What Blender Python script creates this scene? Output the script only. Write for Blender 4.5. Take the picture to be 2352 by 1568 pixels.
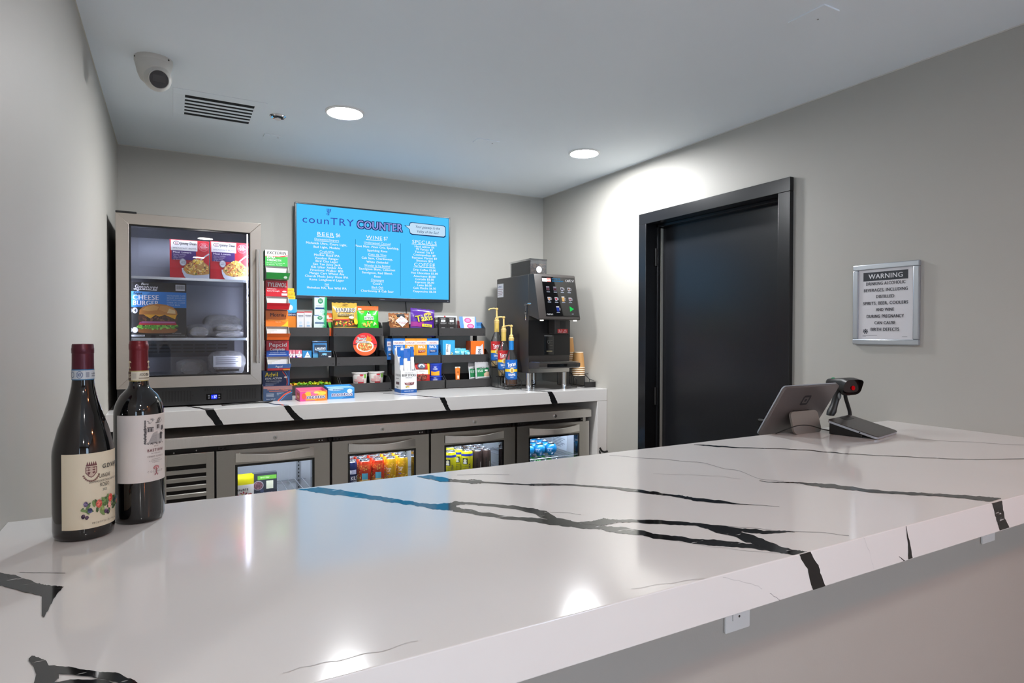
import bpy, bmesh, math, random
from mathutils import Vector, Matrix
scene = bpy.context.scene
COL = scene.collection
for o in list(bpy.data.objects): bpy.data.objects.remove(o)
rnd = random.Random(7)
R = math.radians

# ------------------------------------------------------------------ camera
FPX, YAW, PIT, ROL = 1407.942, 0.50490, -0.01330, 0.00210
CAMZ = 1.41
_cy, _sy = math.cos(YAW), math.sin(YAW)
_r = Vector((_cy, -_sy, 0)); _w = Vector((_sy, _cy, 0)); _u = Vector((0, 0, 1))
_w2 = _w*math.cos(PIT) + _u*math.sin(PIT); _u2 = -_w*math.sin(PIT) + _u*math.cos(PIT)
CR = _r*math.cos(ROL) + _u2*math.sin(ROL); CU = -_r*math.sin(ROL) + _u2*math.cos(ROL); CW = _w2
camd = bpy.data.cameras.new('camera'); camo = bpy.data.objects.new('camera', camd); COL.objects.link(camo)
camd.sensor_width = 36; camd.lens = FPX*36/2352; camd.clip_start = .02
mw = Matrix((CR, CU, -CW)).transposed().to_4x4(); mw.translation = (0, 0, CAMZ)
camo.matrix_world = mw
scene.camera = camo
# ------------------------------------------------------------------ world, exposure
wd = bpy.data.worlds.new('world'); scene.world = wd; wd.use_nodes = True
wd.node_tree.nodes['Background'].inputs[0].default_value = (.62, .80, 1.0, 1)
wd.node_tree.nodes['Background'].inputs[1].default_value = 7.0
vs = scene.view_settings
vs.view_transform = 'Standard'; vs.look = 'None'; vs.gamma = 1; vs.use_curve_mapping = False
vs.exposure = 0.0
BAR_LAMP = 520.0      # emission of the two downlights over the bar
LOBBY_LAMP = 370.0    # emission of the downlights in the lobby

# pixel -> place
def ray(x, y): return CW + CR*((x-1176)/FPX) - CU*((y-784)/FPX)
O = Vector((0, 0, CAMZ))
def gY(x, y, Y): d = ray(x, y); return O + d*(Y/d.y)
def gX(x, y, X): d = ray(x, y); return O + d*(X/d.x)
def gZ(x, y, Z): d = ray(x, y); return O + d*((Z-CAMZ)/d.z)

XL, XR, D, CE = -.2538, 2.386, 3.848, 2.4044
YB, YF, BT = 1.3506, .5909, 1.0806          # bar top: back edge, front edge, height
CT, YC = 1.0633, 3.078                      # back counter: height, front edge

# ------------------------------------------------------------------ materials
def lin(c):
    if max(c) <= 1.0 and not isinstance(c[0], int): return tuple(c)
    return tuple(((v/255)/12.92 if v/255 <= .04045 else ((v/255+.055)/1.055)**2.4) for v in c)
MATS = {}
def M(name, col=(200, 200, 200), rough=.5, metal=0., spec=.5, coat=0., emit=0., ecol=None, noise=0., nscale=40., bump=0., bscale=60., stretch=None, sss=0.):
    if name in MATS: return MATS[name]
    m = bpy.data.materials.new(name); m.use_nodes = True; nt = m.node_tree; b = nt.nodes['Principled BSDF']
    c = lin(col); b.inputs['Base Color'].default_value = (*c, 1); b.inputs['Roughness'].default_value = rough
    b.inputs['Metallic'].default_value = metal; b.inputs['Specular IOR Level'].default_value = spec
    b.inputs['Coat Weight'].default_value = coat; b.inputs['Coat Roughness'].default_value = .08
    if emit:
        b.inputs['Emission Color'].default_value = (*lin(ecol or col), 1); b.inputs['Emission Strength'].default_value = emit
    if noise or bump:
        tc = nt.nodes.new('ShaderNodeTexCoord'); mp = nt.nodes.new('ShaderNodeMapping')
        nt.links.new(tc.outputs['Object'], mp.inputs[0])
        if stretch: mp.inputs['Scale'].default_value = stretch
    if noise:
        n = nt.nodes.new('ShaderNodeTexNoise'); n.inputs['Scale'].default_value = nscale; n.inputs['Detail'].default_value = 4
        nt.links.new(mp.outputs[0], n.inputs['Vector'])
        mx = nt.nodes.new('ShaderNodeMix'); mx.data_type = 'RGBA'
        mx.inputs['A'].default_value = (*[v*(1-noise) for v in c], 1); mx.inputs['B'].default_value = (*[min(1, v*(1+noise)) for v in c], 1)
        nt.links.new(n.outputs['Fac'], mx.inputs['Factor']); nt.links.new(mx.outputs['Result'], b.inputs['Base Color'])
    if bump:
        n2 = nt.nodes.new('ShaderNodeTexNoise'); n2.inputs['Scale'].default_value = bscale; n2.inputs['Detail'].default_value = 3
        nt.links.new(mp.outputs[0], n2.inputs['Vector'])
        bp = nt.nodes.new('ShaderNodeBump'); bp.inputs['Strength'].default_value = bump; bp.inputs['Distance'].default_value = .002
        nt.links.new(n2.outputs['Fac'], bp.inputs['Height']); nt.links.new(bp.outputs[0], b.inputs['Normal'])
    MATS[name] = m; return m
def ink(col):
    k = 'ink_%s_%s_%s' % tuple(col); return M(k, tuple(col), rough=.42)
def glow(col, s):
    k = 'glow_%s_%s_%s_%g' % (*col, s)
    if k in MATS: return MATS[k]
    m = bpy.data.materials.new(k); m.use_nodes = True; nt = m.node_tree; nt.nodes.clear()
    e = nt.nodes.new('ShaderNodeEmission'); e.inputs[0].default_value = (*lin(col), 1); e.inputs[1].default_value = s
    o = nt.nodes.new('ShaderNodeOutputMaterial'); nt.links.new(e.outputs[0], o.inputs[0]); MATS[k] = m; return m
def glass(name, tint=(1., 1., 1.), refl=1.0, rough=.01, haze=0., bump=0., hcol=(.9, .92, .95)):
    """thin pane or film: clear, with a mirror sheen by the Fresnel law"""
    if name in MATS: return MATS[name]
    m = bpy.data.materials.new(name); m.use_nodes = True; nt = m.node_tree; nt.nodes.clear(); N = nt.nodes.new; L = nt.links.new
    t = N('ShaderNodeBsdfTransparent'); t.inputs[0].default_value = (*tint, 1)
    g = N('ShaderNodeBsdfGlossy'); g.inputs['Roughness'].default_value = rough
    f = N('ShaderNodeFresnel'); f.inputs[0].default_value = 1.45
    mul = N('ShaderNodeMath'); mul.operation = 'MULTIPLY'; mul.use_clamp = True; mul.inputs[1].default_value = refl
    L(f.outputs[0], mul.inputs[0])
    if bump:
        n = N('ShaderNodeTexNoise'); n.inputs['Scale'].default_value = 55; n.inputs['Detail'].default_value = 5
        bp = N('ShaderNodeBump'); bp.inputs['Strength'].default_value = bump; bp.inputs['Distance'].default_value = .01
        L(n.outputs['Fac'], bp.inputs['Height']); L(bp.outputs[0], g.inputs['Normal']); L(bp.outputs[0], f.inputs['Normal'])
    base = t.outputs[0]
    if haze:
        d = N('ShaderNodeBsdfDiffuse'); d.inputs[0].default_value = (*hcol, 1)
        mh = N('ShaderNodeMixShader'); mh.inputs[0].default_value = haze; L(t.outputs[0], mh.inputs[1]); L(d.outputs[0], mh.inputs[2]); base = mh.outputs[0]
    mx = N('ShaderNodeMixShader'); L(mul.outputs[0], mx.inputs[0]); L(base, mx.inputs[1]); L(g.outputs[0], mx.inputs[2])
    o = N('ShaderNodeOutputMaterial'); L(mx.outputs[0], o.inputs[0]); MATS[name] = m; return m

PAINT = M('wall_paint', (178, 175, 168), rough=.55, noise=.03, nscale=3, bump=.08, bscale=220)
CEILP = M('ceiling_paint', (236, 244, 250), rough=.6, noise=.02, nscale=2, bump=.06, bscale=200)
QUARTZ = M('white_quartz', (219, 217, 215), rough=.1, spec=.48, noise=.035, nscale=4)
VEIN = M('black_vein_quartz', (20, 19, 20), rough=.07, spec=.6, noise=.35, nscale=60)
def flecks(m):
    nt = m.node_tree; b = nt.nodes['Principled BSDF']; N = nt.nodes.new; L_ = nt.links.new
    tc = N('ShaderNodeTexCoord'); mp = N('ShaderNodeMapping'); mp.inputs['Rotation'].default_value = (0, 0, .5); mp.inputs['Scale'].default_value = (9, 55, 25)
    n = N('ShaderNodeTexNoise'); n.inputs['Scale'].default_value = 2.2; n.inputs['Detail'].default_value = 6; n.inputs['Roughness'].default_value = .62
    r = N('ShaderNodeValToRGB'); r.color_ramp.elements[0].position = .655; r.color_ramp.elements[0].color = (.008, .008, .009, 1); r.color_ramp.elements[1].position = .70; r.color_ramp.elements[1].color = (.55, .54, .53, 1)
    L_(tc.outputs['Object'], mp.inputs[0]); L_(mp.outputs[0], n.inputs['Vector']); L_(n.outputs['Fac'], r.inputs[0]); L_(r.outputs[0], b.inputs['Base Color'])
flecks(VEIN)
FAINT = M('grey_vein_quartz', (150, 149, 150), rough=.07, spec=.55)
FAINT2 = M('pale_vein_quartz', (196, 194, 193), rough=.07, spec=.55)
STEEL = M('brushed_steel', (200, 196, 190), rough=.28, metal=1, noise=.07, nscale=14, stretch=(2, 2, 90), bump=.03, bscale=30)
STEELH = M('brushed_steel_rail', (236, 232, 227), rough=.4, metal=1, noise=.08, nscale=12, stretch=(60, 2, 2))
STEELF = M('fridge_steel', (182, 173, 163), rough=.34, metal=1, noise=.07, nscale=14, stretch=(2, 2, 90))
CHROME = M('chrome', (225, 225, 228), rough=.08, metal=1)
INNER = M('cooler_lining', (206, 210, 216), rough=.3, metal=.35, noise=.1, nscale=10, stretch=(60, 2, 1))
BLACK = M('black_plastic', (18, 18, 19), rough=.4)
GLOSSB = M('gloss_black', (10, 10, 12), rough=.08, coat=.5)
SATIN = M('satin_black_metal', (34, 33, 33), rough=.42, spec=.4, noise=.08, nscale=50)
CHAR = M('charcoal_metal', (58, 57, 57), rough=.45, spec=.4, noise=.06, nscale=60)
RUBBER = M('black_rubber', (12, 12, 12), rough=.6)
DOORP = M('black_door_paint', (23, 24, 27), rough=.26, spec=.5, noise=.04, nscale=5)
WHITEP = M('white_plastic', (226, 226, 224), rough=.4)
PANE = glass('clear_glass', (.96, .97, .98))
PANE2 = glass('cooler_glass', (.94, .96, .97), refl=.8)
FILM = glass('cling_film', (.97, .97, .98), refl=3.0, rough=.08, haze=.25, bump=1.0, hcol=(.97, .97, .98))
CLEARP = glass('clear_plastic', (.96, .96, .97), refl=1.0, rough=.03, haze=.04)
WOODF = M('wood_floor', (146, 142, 138), rough=.4, noise=.25, nscale=6, stretch=(1, 9, 1))

# ------------------------------------------------------------------ objects
def tag(o, label=None, cat=None, group=None, kind=None):
    if label: o['label'] = label
    if cat: o['category'] = cat
    if group: o['group'] = group
    if kind: o['kind'] = kind
    return o
def thing(name, label, cat, loc=(0, 0, 0), rot=(0, 0, 0), group=None):
    o = bpy.data.objects.new(name, None); COL.objects.link(o); o.empty_display_size = .05
    o.location = loc; o.rotation_euler = rot
    return tag(o, label, cat, group)
def copy_tree(o, parent=None):
    c = o.copy(); COL.objects.link(c); c.parent = parent
    for ch in [x for x in o.children]: copy_tree(ch, c)
    return c

class MB:
    def __init__(s): s.v = []; s.f = []; s.m = []
    def add(s, vs, fs, m=0):
        n = len(s.v); s.v += [tuple(v) for v in vs]
        for f in fs: s.f.append(tuple(i+n for i in f)); s.m.append(m)
        return s
    def box(s, x0, x1, y0, y1, z0, z1, m=0):
        return s.add([(x0,y0,z0),(x1,y0,z0),(x1,y1,z0),(x0,y1,z0),(x0,y0,z1),(x1,y0,z1),(x1,y1,z1),(x0,y1,z1)],
                     [(0,3,2,1),(4,5,6,7),(0,1,5,4),(1,2,6,5),(2,3,7,6),(3,0,4,7)], m)
    def prism(s, pts, ax, a, b, m=0):
        def P(p, t): return (t, p[0], p[1]) if ax == 'x' else (p[0], t, p[1]) if ax == 'y' else (p[0], p[1], t)
        n = len(pts)
        return s.add([P(p, a) for p in pts] + [P(p, b) for p in pts],
                     [tuple(range(n))[::-1], tuple(range(n, 2*n))] + [(i, (i+1) % n, n+(i+1) % n, n+i) for i in range(n)], m)
    def cyl(s, p0, p1, r0, r1=None, n=16, caps=True, m=0):
        r1 = r0 if r1 is None else r1
        p0 = Vector(p0); p1 = Vector(p1); d = (p1-p0).normalized(); a = d.orthogonal().normalized(); b = d.cross(a)
        vs = []
        for p, r in ((p0, r0), (p1, r1)):
            for i in range(n):
                t = 2*math.pi*i/n; vs.append(p + (a*math.cos(t) + b*math.sin(t))*r)
        fs = [(i, (i+1) % n, n+(i+1) % n, n+i) for i in range(n)]
        if caps: fs += [tuple(range(n))[::-1], tuple(range(n, 2*n))]
        return s.add(vs, fs, m)
    def lathe(s, prof, n=28, c=(0, 0, 0), m=0, sx=1, sy=1, caps=True):
        vs = []; fs = []; k = len(prof)
        for r, z in prof:
            for i in range(n):
                t = 2*math.pi*i/n; vs.append((c[0]+r*sx*math.cos(t), c[1]+r*sy*math.sin(t), c[2]+z))
        for j in range(k-1):
            for i in range(n): fs.append((j*n+i, j*n+(i+1) % n, (j+1)*n+(i+1) % n, (j+1)*n+i))
        if caps and prof[0][0] > 1e-5: fs.append(tuple(range(n))[::-1])
        if caps and prof[-1][0] > 1e-5: fs.append(tuple(range((k-1)*n, k*n)))
        return s.add(vs, fs, m)
    def tube(s, pts, r, n=8, m=0):
        pts = [Vector(p) for p in pts]; vs = []; k = len(pts); fs = []
        nr = None
        for i, p in enumerate(pts):
            d = (pts[min(i+1, k-1)] - pts[max(i-1, 0)]).normalized()
            if nr is None: nr = d.orthogonal().normalized()
            nr = (nr - d*nr.dot(d)); nr = nr.normalized() if nr.length > 1e-6 else d.orthogonal().normalized()
            b = d.cross(nr)
            for j in range(n):
                t = 2*math.pi*j/n; vs.append(p + (nr*math.cos(t) + b*math.sin(t))*r)
        for i in range(k-1):
            for j in range(n): fs.append((i*n+j, i*n+(j+1) % n, (i+1)*n+(j+1) % n, (i+1)*n+j))
        fs += [tuple(range(n))[::-1], tuple(range((k-1)*n, k*n))]
        return s.add(vs, fs, m)
    def ell(s, c, rx, ry, rz, n=14, m=0, k=8, jit=0, rg=None):
        prof = []
        vs = []; fs = []
        for j in range(k+1):
            ph = -math.pi/2 + math.pi*j/k
            for i in range(n):
                t = 2*math.pi*i/n; q = 1 + (rg.uniform(-jit, jit) if jit and 0 < j < k else 0)
                vs.append((c[0]+rx*q*math.cos(ph)*math.cos(t), c[1]+ry*q*math.cos(ph)*math.sin(t), c[2]+rz*q*math.sin(ph)))
        for j in range(k):
            for i in range(n): fs.append((j*n+i, j*n+(i+1) % n, (j+1)*n+(i+1) % n, (j+1)*n+i))
        return s.add(vs, fs, m)
    def build(s, name, mats, parent=None, bevel=0, smooth=True, loc=None, seg=2, weld=False):
        me = bpy.data.meshes.new(name); me.from_pydata(s.v, [], s.f)
        mats = mats if isinstance(mats, (list, tuple)) else [mats]
        for m in mats: me.materials.append(m)
        for p, m in zip(me.polygons, s.m): p.material_index = m
        bm = bmesh.new(); bm.from_mesh(me)
        if weld: bmesh.ops.remove_doubles(bm, verts=bm.verts, dist=1e-5)
        bmesh.ops.recalc_face_normals(bm, faces=bm.faces)
        if bevel:
            es = [e for e in bm.edges if len(e.link_faces) == 2 and e.calc_face_angle(0) > R(30)]
            bmesh.ops.bevel(bm, geom=es, offset=bevel, segments=seg, profile=.5, affect='EDGES', clamp_overlap=True)
        bm.to_mesh(me); bm.free()
        if smooth:
            for p in me.polygons: p.use_smooth = True
            me.set_sharp_from_angle(angle=R(20 if bevel else 38))
        o = bpy.data.objects.new(name, me); COL.objects.link(o)
        if parent: o.parent = parent
        if loc: o.location = loc
        return o

# ------------------------------------------------------------------ lettering
GL = {}
def init_glyphs():
    chars = [chr(i) for i in range(33, 127)] + ['é', 'É']
    tmp = []
    for st, off in (('r', 0.),):
        for ch in chars:
            for s in (ch, ch+ch):
                cu = bpy.data.curves.new('t', 'FONT'); cu.body = s; cu.size = 1; cu.resolution_u = 3; cu.offset = off
                ob = bpy.data.objects.new('t', cu); COL.objects.link(ob); tmp.append((st, ch, s, ob, cu))
    dg = bpy.context.evaluated_depsgraph_get(); res = {}
    for st, ch, s, ob, cu in tmp:
        e = ob.evaluated_get(dg); me = e.to_mesh()
        vs = [(v.co.x, v.co.y) for v in me.vertices]; fs = [tuple(p.vertices) for p in me.polygons]
        e.to_mesh_clear()
        if s == ch: res[(st, ch)] = (vs, fs)
        else:
            a = max((v[0] for v in res[(st, ch)][0]), default=0); b = max((v[0] for v in vs), default=0)
            GL[(st, ch)] = (*res[(st, ch)], b-a)
    for st, ch, s, ob, cu in tmp: bpy.data.objects.remove(ob); bpy.data.curves.remove(cu)
init_glyphs()
CAPH = max(v[1] for v in GL[('r', 'H')][0])

class Dec:
    """flat print on a surface: mp(u, v, k) -> point; sx, sy = size of the unit square in metres; sub = steps for curved faces"""
    def __init__(s, mp, sx=1., sy=1., sub=0): s.mp = mp; s.sx = sx; s.sy = sy; s.sub = sub; s.k = 0; s.v = []; s.f = []; s.m = []; s.mats = []
    def mi(s, c):
        m = c if isinstance(c, bpy.types.Material) else ink(c)
        if m not in s.mats: s.mats.append(m)
        return s.mats.index(m)
    def put(s, pts, faces, c, k=None):
        k = s.k if k is None else k
        n = len(s.v); i = s.mi(c)
        s.v += [tuple(s.mp(u, v, k)) for u, v in pts]
        for f in faces: s.f.append(tuple(j+n for j in f)); s.m.append(i)
    def rect(s, x0, y0, x1, y1, c):
        s.k += 1; nx = max(1, int(math.ceil(abs(x1-x0)*s.sub))) if s.sub else 1; ny = max(1, int(math.ceil(abs(y1-y0)*s.sub))) if s.sub else 1
        pts = [(x0+(x1-x0)*i/nx, y0+(y1-y0)*j/ny) for j in range(ny+1) for i in range(nx+1)]
        s.put(pts, [(j*(nx+1)+i, j*(nx+1)+i+1, (j+1)*(nx+1)+i+1, (j+1)*(nx+1)+i) for j in range(ny) for i in range(nx)], c); return s
    def poly(s, pts, c, same=False):
        if not same: s.k += 1
        if s.sub:
            bm = bmesh.new(); bm.faces.new([bm.verts.new((p[0], p[1], 0)) for p in pts]); bmesh.ops.triangulate(bm, faces=bm.faces)
            for _ in range(5):
                es = [e for e in bm.edges if e.calc_length() > 1.3/s.sub]
                if not es: break
                bmesh.ops.subdivide_edges(bm, edges=es, cuts=1); bmesh.ops.triangulate(bm, faces=bm.faces)
            bm.verts.index_update(); s.put([(v.co.x, v.co.y) for v in bm.verts], [tuple(v.index for v in f.verts) for f in bm.faces], c); bm.free(); return s
        s.put(pts, [tuple(range(len(pts)))], c); return s
    def scrib(s, x0, y, x1, h, c, seed=1):
        """a line of print too small to read in the photograph"""
        g = random.Random(seed); s.k += 1; x = x0; st = h*s.sy/s.sx*.8
        while x < x1-st*.3:
            w = st*g.uniform(.5, .9)
            if g.random() > .14:
                t = g.uniform(.75, 1)
                s.put([(x, y), (x+w*.35, y), (x+w*.35, y+h*t), (x, y+h*t)], [(0, 1, 2, 3)], c)
                z = y+g.choice((0, .4, .7))*h; s.put([(x+w*.3, z), (min(x+w, x1), z), (min(x+w, x1), z+h*.28), (x+w*.3, z+h*.28)], [(0, 1, 2, 3)], c)
                if g.random() > .5: s.put([(x+w*.72, y), (x+w, y), (x+w, y+h*.9), (x+w*.72, y+h*.9)], [(0, 1, 2, 3)], c)
            x += w+st*.22
        return s
    def ell(s, cx, cy, rx, ry, c, n=20, a0=0, a1=360, same=False):
        if not same: s.k += 1
        rings = 3 if s.sub else 1
        full = a1-a0 >= 360; m = n if full else n+1
        pts = [(cx, cy)]
        for q in range(1, rings+1):
            for i in range(m):
                t = R(a0 + (a1-a0)*i/n); pts.append((cx+rx*q/rings*math.cos(t), cy+ry*q/rings*math.sin(t)))
        fs = []
        for i in range(n):
            j = (i+1) % m; fs.append((0, 1+i, 1+j))
            for q in range(1, rings): a = 1+(q-1)*m; b = 1+q*m; fs.append((a+i, b+i, b+j, a+j))
        s.put(pts, fs, c); return s
    def ring(s, cx, cy, rx, ry, t, c, n=24):
        s.k += 1; pts = []
        for i in range(n):
            a = 2*math.pi*i/n; pts += [(cx+rx*math.cos(a), cy+ry*math.sin(a)), (cx+rx*(1-t)*math.cos(a), cy+ry*(1-t)*math.sin(a))]
        s.put(pts, [(2*i, (2*i+2) % (2*n), (2*i+3) % (2*n), 2*i+1) for i in range(n)], c); return s
    def line(s, pts, w, c):
        """polyline with width w (in metres)"""
        s.k += 1
        for (x0, y0), (x1, y1) in zip(pts, pts[1:]):
            dx, dy = (x1-x0)*s.sx, (y1-y0)*s.sy; l = math.hypot(dx, dy) or 1; nx, ny = -dy/l*w/2/s.sx, dx/l*w/2/s.sy
            s.put([(x0-nx, y0-ny), (x1-nx, y1-ny), (x1+nx, y1+ny), (x0+nx, y0+ny)], [(0, 1, 2, 3)], c)
        return s
    def speck(s, cx, cy, rx, ry, n, cols, size, seed=1, ar=.6):
        g = random.Random(seed); s.k += 1
        for i in range(n):
            a = g.uniform(0, 6.283); q = math.sqrt(g.random()); x = cx+rx*q*math.cos(a); y = cy+ry*q*math.sin(a); b = g.uniform(0, 3.14); z = size*g.uniform(.6, 1.3)
            pts = []
            for j in range(6):
                t = 6.283*j/6; ex = z*math.cos(t); ey = z*ar*math.sin(t)
                pts.append((x+(ex*math.cos(b)-ey*math.sin(b))/s.sx, y+(ex*math.sin(b)+ey*math.cos(b))/s.sy))
            s.put(pts, [(0, 1, 2, 3, 4, 5)], g.choice(cols), s.k + i*.03)
        s.k += n*.03; return s
    def text(s, t, x, y, h, c, w=None, st='r', al='c', sl=0., rot=0, gap=0., arc=0., outline=None):
        """h = cap height as a share of sy; w = width to fit as a share of sx; y = baseline"""
        cx = 0.; out = []; bold = st == 'b'; st = 'r'
        if bold: gap += .035
        for ch in t:
            if ch == ' ' or (st, ch) not in GL: cx += .33+gap; continue
            vs, fs, ad = GL[(st, ch)]; out.append((cx, vs, fs)); cx += ad+gap
        if not out: return s
        wid = max(max(v[0] for v in vs)+x0 for x0, vs, fs in out)
        sc = h*s.sy/CAPH; fx = (w*s.sx/(wid*sc)) if w else 1.
        off = {'c': -wid/2, 'l': 0, 'r': -wid}[al]
        def go(col, dx, dy):
            for e in ((0, -1, 1) if bold else (0,)): put1(col, dx+e*h*s.sy*.03, dy, e == 0)
        def put1(col, dx, dy, up):
            s.k += 1 if up else .3; n = len(s.v); i = s.mi(col); cr, sr = math.cos(R(rot)), math.sin(R(rot))
            for x0, vs, fs in out:
                n = len(s.v)
                for vx, vy in vs:
                    px = (vx+x0+off)*sc*fx + vy*sc*sl + dx; py = vy*sc + dy - arc*((vx+x0+off)/wid*2)**2*sc
                    qx = px*cr-py*sr; qy = px*sr+py*cr
                    s.v.append(tuple(s.mp(x+qx/s.sx, y+qy/s.sy, s.k)))
                for f in fs: s.f.append(tuple(j+n for j in f)); s.m.append(i)
        if outline:
            e = h*s.sy*.09
            for dx, dy in ((e, e), (-e, e), (e, -e), (-e, -e), (0, e), (0, -e), (e, 0), (-e, 0)): go(outline, dx, dy); s.k -= .9
            s.k += 1
        go(c, 0, 0); return s
    def build(s, name='print', parent=None):
        me = bpy.data.meshes.new(name); me.from_pydata(s.v, [], s.f)
        for m in s.mats: me.materials.append(m)
        me.polygons.foreach_set('material_index', s.m)
        if s.sub:
            for p in me.polygons: p.use_smooth = True
        o = bpy.data.objects.new(name, me); COL.objects.link(o)
        if parent: o.parent = parent
        return o
EPS, STEP = .0004, .00012
def face_map(w, h, x0=None, y=0., z0=0., eps=EPS, step=STEP):
    x0 = -w/2 if x0 is None else x0
    return lambda u, v, k: (x0+u*w, y-eps-k*step, z0+v*h)
def side_map(dep, h, x, z0=0., eps=EPS, step=STEP):
    """the face towards -x; u runs from the back to the front"""
    return lambda u, v, k: (x-eps-k*step, dep*(1-u), z0+v*h)
def cyl_map(r, z0, z1, a0, arc, eps=EPS, step=STEP):
    """a0 = direction (radians) of the middle of the print, seen from above; u runs left to right"""
    rf = r if callable(r) else (lambda z: r)
    def f(u, v, k):
        a = a0+(u-.5)*arc; z = z0+v*(z1-z0); q = rf(z)+eps+k*step
        return (q*math.cos(a), q*math.sin(a), z)
    return f
# ================================================================== the setting
def struct(mb, name, mat, **k): return tag(mb.build(name, mat, **k), kind='structure')
LX, LY = -3.2, -4.2          # lobby extents
struct(MB().box(LX-.1, XR+.3, LY-.1, D+.1, -.1, 0), 'floor', WOODF, smooth=False)
struct(MB().box(LX-.1, XR+.3, LY-.1, D+.1, CE, CE+.1), 'ceiling', CEILP, smooth=False)
struct(MB().box(XL, XR, D, D+.1, 0, CE), 'wall_back', PAINT, smooth=False)
struct(MB().box(XL-.1, XL, .42, D+.1, 0, CE), 'wall_left', PAINT, smooth=False)
struct(MB().box(LX, XL-.1, .42, .52, 0, CE), 'wall_lobby_return', PAINT, smooth=False)
struct(MB().box(LX-.1, LX, LY, .52, 0, CE), 'wall_lobby_left', PAINT, smooth=False)
wx = ((LX+.15, -.85), (1.35, XR-.06))  # unseen lobby windows, added to let in cool fill daylight
struct(MB().box(LX, XR, LY-.1, LY, 0, .2).box(LX, XR, LY-.1, LY, 2.3, CE).box(LX, wx[0][0], LY-.1, LY, .2, 2.3).box(wx[0][1], wx[1][0], LY-.1, LY, .2, 2.3).box(wx[1][1], XR, LY-.1, LY, .2, 2.3), 'wall_front', PAINT, smooth=False)
for k, (w0, w1) in enumerate(wx):
    wn = tag(thing('window_%d' % (k+1), None, None, ((w0+w1)/2, LY-.05, .2)), kind='structure'); wh = (w1-w0)/2; np_ = 2-k
    m = MB().box(-wh, wh, -.03, .03, 0, .05).box(-wh, wh, -.03, .03, 2.05, 2.1)
    for i in range(np_+1): m.box(-wh+(2*wh-.05)*i/np_, -wh+(2*wh-.05)*i/np_+.05, -.03, .03, .05, 2.05)
    m.build('window_frame', SATIN, wn)
    for i in range(np_): MB().box(-wh+(2*wh-.05)*i/np_+.05, -wh+(2*wh-.05)*(i+1)/np_, -.004, .004, .05, 2.05).build('window_pane', PANE, wn)
DY0, DY1, DZ = 1.765, 2.762, 2.098        # outer edges of the door frame
FW = .062
struct(MB().box(XR, XR+.14, LY-.1, DY0+FW-.01, 0, CE).box(XR, XR+.14, DY1-FW+.01, D+.1, 0, CE).box(XR, XR+.14, DY0+FW-.01, DY1-FW+.01, DZ-FW+.01, CE), 'wall_right', PAINT, smooth=False)
# door with steel frame in the right-hand wall
dr = tag(thing('door_1', None, None, (XR, (DY0+DY1)/2, 0)), kind='structure'); hy = (DY1-DY0)/2
fr = MB()
px = -.022
for a, b in ((-hy, -hy+FW), (hy-FW, hy)): fr.box(px, .15, a, b, .0, DZ-FW)
fr.box(px, .15, -hy, hy, DZ-FW, DZ)
fr.box(.055, .09, -hy+FW, -hy+FW+.016, 0, DZ-FW).box(.055, .09, hy-FW-.016, hy-FW, 0, DZ-FW).box(.055, .09, -hy+FW, hy-FW, DZ-FW-.016, DZ-FW)
fr.build('door_frame', DOORP, dr, bevel=.002)
MB().box(.094, .138, -hy+FW+.004, hy-FW-.004, .008, DZ-FW-.004).build('door_leaf', DOORP, dr, bevel=.002)
MB().box(.075, .0925, hy-FW-.019, hy-FW-.0165, .01, DZ-FW-.02).build('weather_strip', M('pale_seal', (170, 168, 160), rough=.5), dr)  # pale strip painted for the line of light in the hinge-side gap
for z in (.25, 1.05, 1.85): MB().cyl((.05, hy-FW-.005, z-.05), (.05, hy-FW-.005, z+.05), .007, n=10).build('hinge', SATIN, dr)
MB().cyl((.094, -hy+FW+.07, 1.0), (.05, -hy+FW+.07, 1.0), .012, n=14).tube([(.05, -hy+FW+.07, 1.0), (.05, -hy+FW+.15, 1.0)], .008).build('door_handle', RUBBER, dr)
# half wall under the bar
WBY = .845
struct(MB().box(XL, XR, WBY, WBY+.13, 0, BT-.0612), 'wall_bar', PAINT, smooth=False)
struct(MB().box(XL, XR, WBY-.012, WBY, 0, .1), 'baseboard_bar', SATIN, bevel=.002)
struct(MB().box(XR-.012, XR, LY, WBY-.013, 0, .1), 'baseboard_right', SATIN, bevel=.002)
# thin caulk line where ceiling meets walls
CAULK = M('caulk', (205, 203, 196), rough=.5)
struct(MB().box(XL+.003, XR-.003, D-.003, D, CE-.004, CE), 'trim_1', CAULK)
struct(MB().box(XL, XL+.003, .5, D-.003, CE-.004, CE), 'trim_2', CAULK)
struct(MB().box(XR-.003, XR, LY, D-.003, CE-.004, CE), 'trim_3', CAULK)

# ================================================================== ceiling fittings
def downlight(x, y, r, s, label, group=None, col=(248, 250, 252)):
    t = thing('downlight', label, 'ceiling light', (x, y, CE), group=group)
    MB().lathe([(r, 0), (r+.012, 0), (r+.0115, -.004), (r+.004, -.008), (r, -.006)], 40, caps=False).build('trim_ring', WHITEP, t)
    MB().lathe([(0, -.0052), (r*.7, -.0052), (r, -.0045), (r, -.001), (0, -.001)], 40).build('lens', glow(col, s), t)
    return t
downlight(.682, 2.795, .074, BAR_LAMP, 'round recessed downlight beside the sprinkler head')
downlight(1.985, 2.775, .074, BAR_LAMP, 'round recessed downlight close to the wall with the black door')
for i, (x, y) in enumerate(((.3, -.75), (-1.4, -.75), (.3, -2.6), (-1.4, -2.6))):
    downlight(x, y, .07, LOBBY_LAMP, 'round recessed downlight over the lobby floor', 'lobby downlights', (252, 248, 246))
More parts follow.
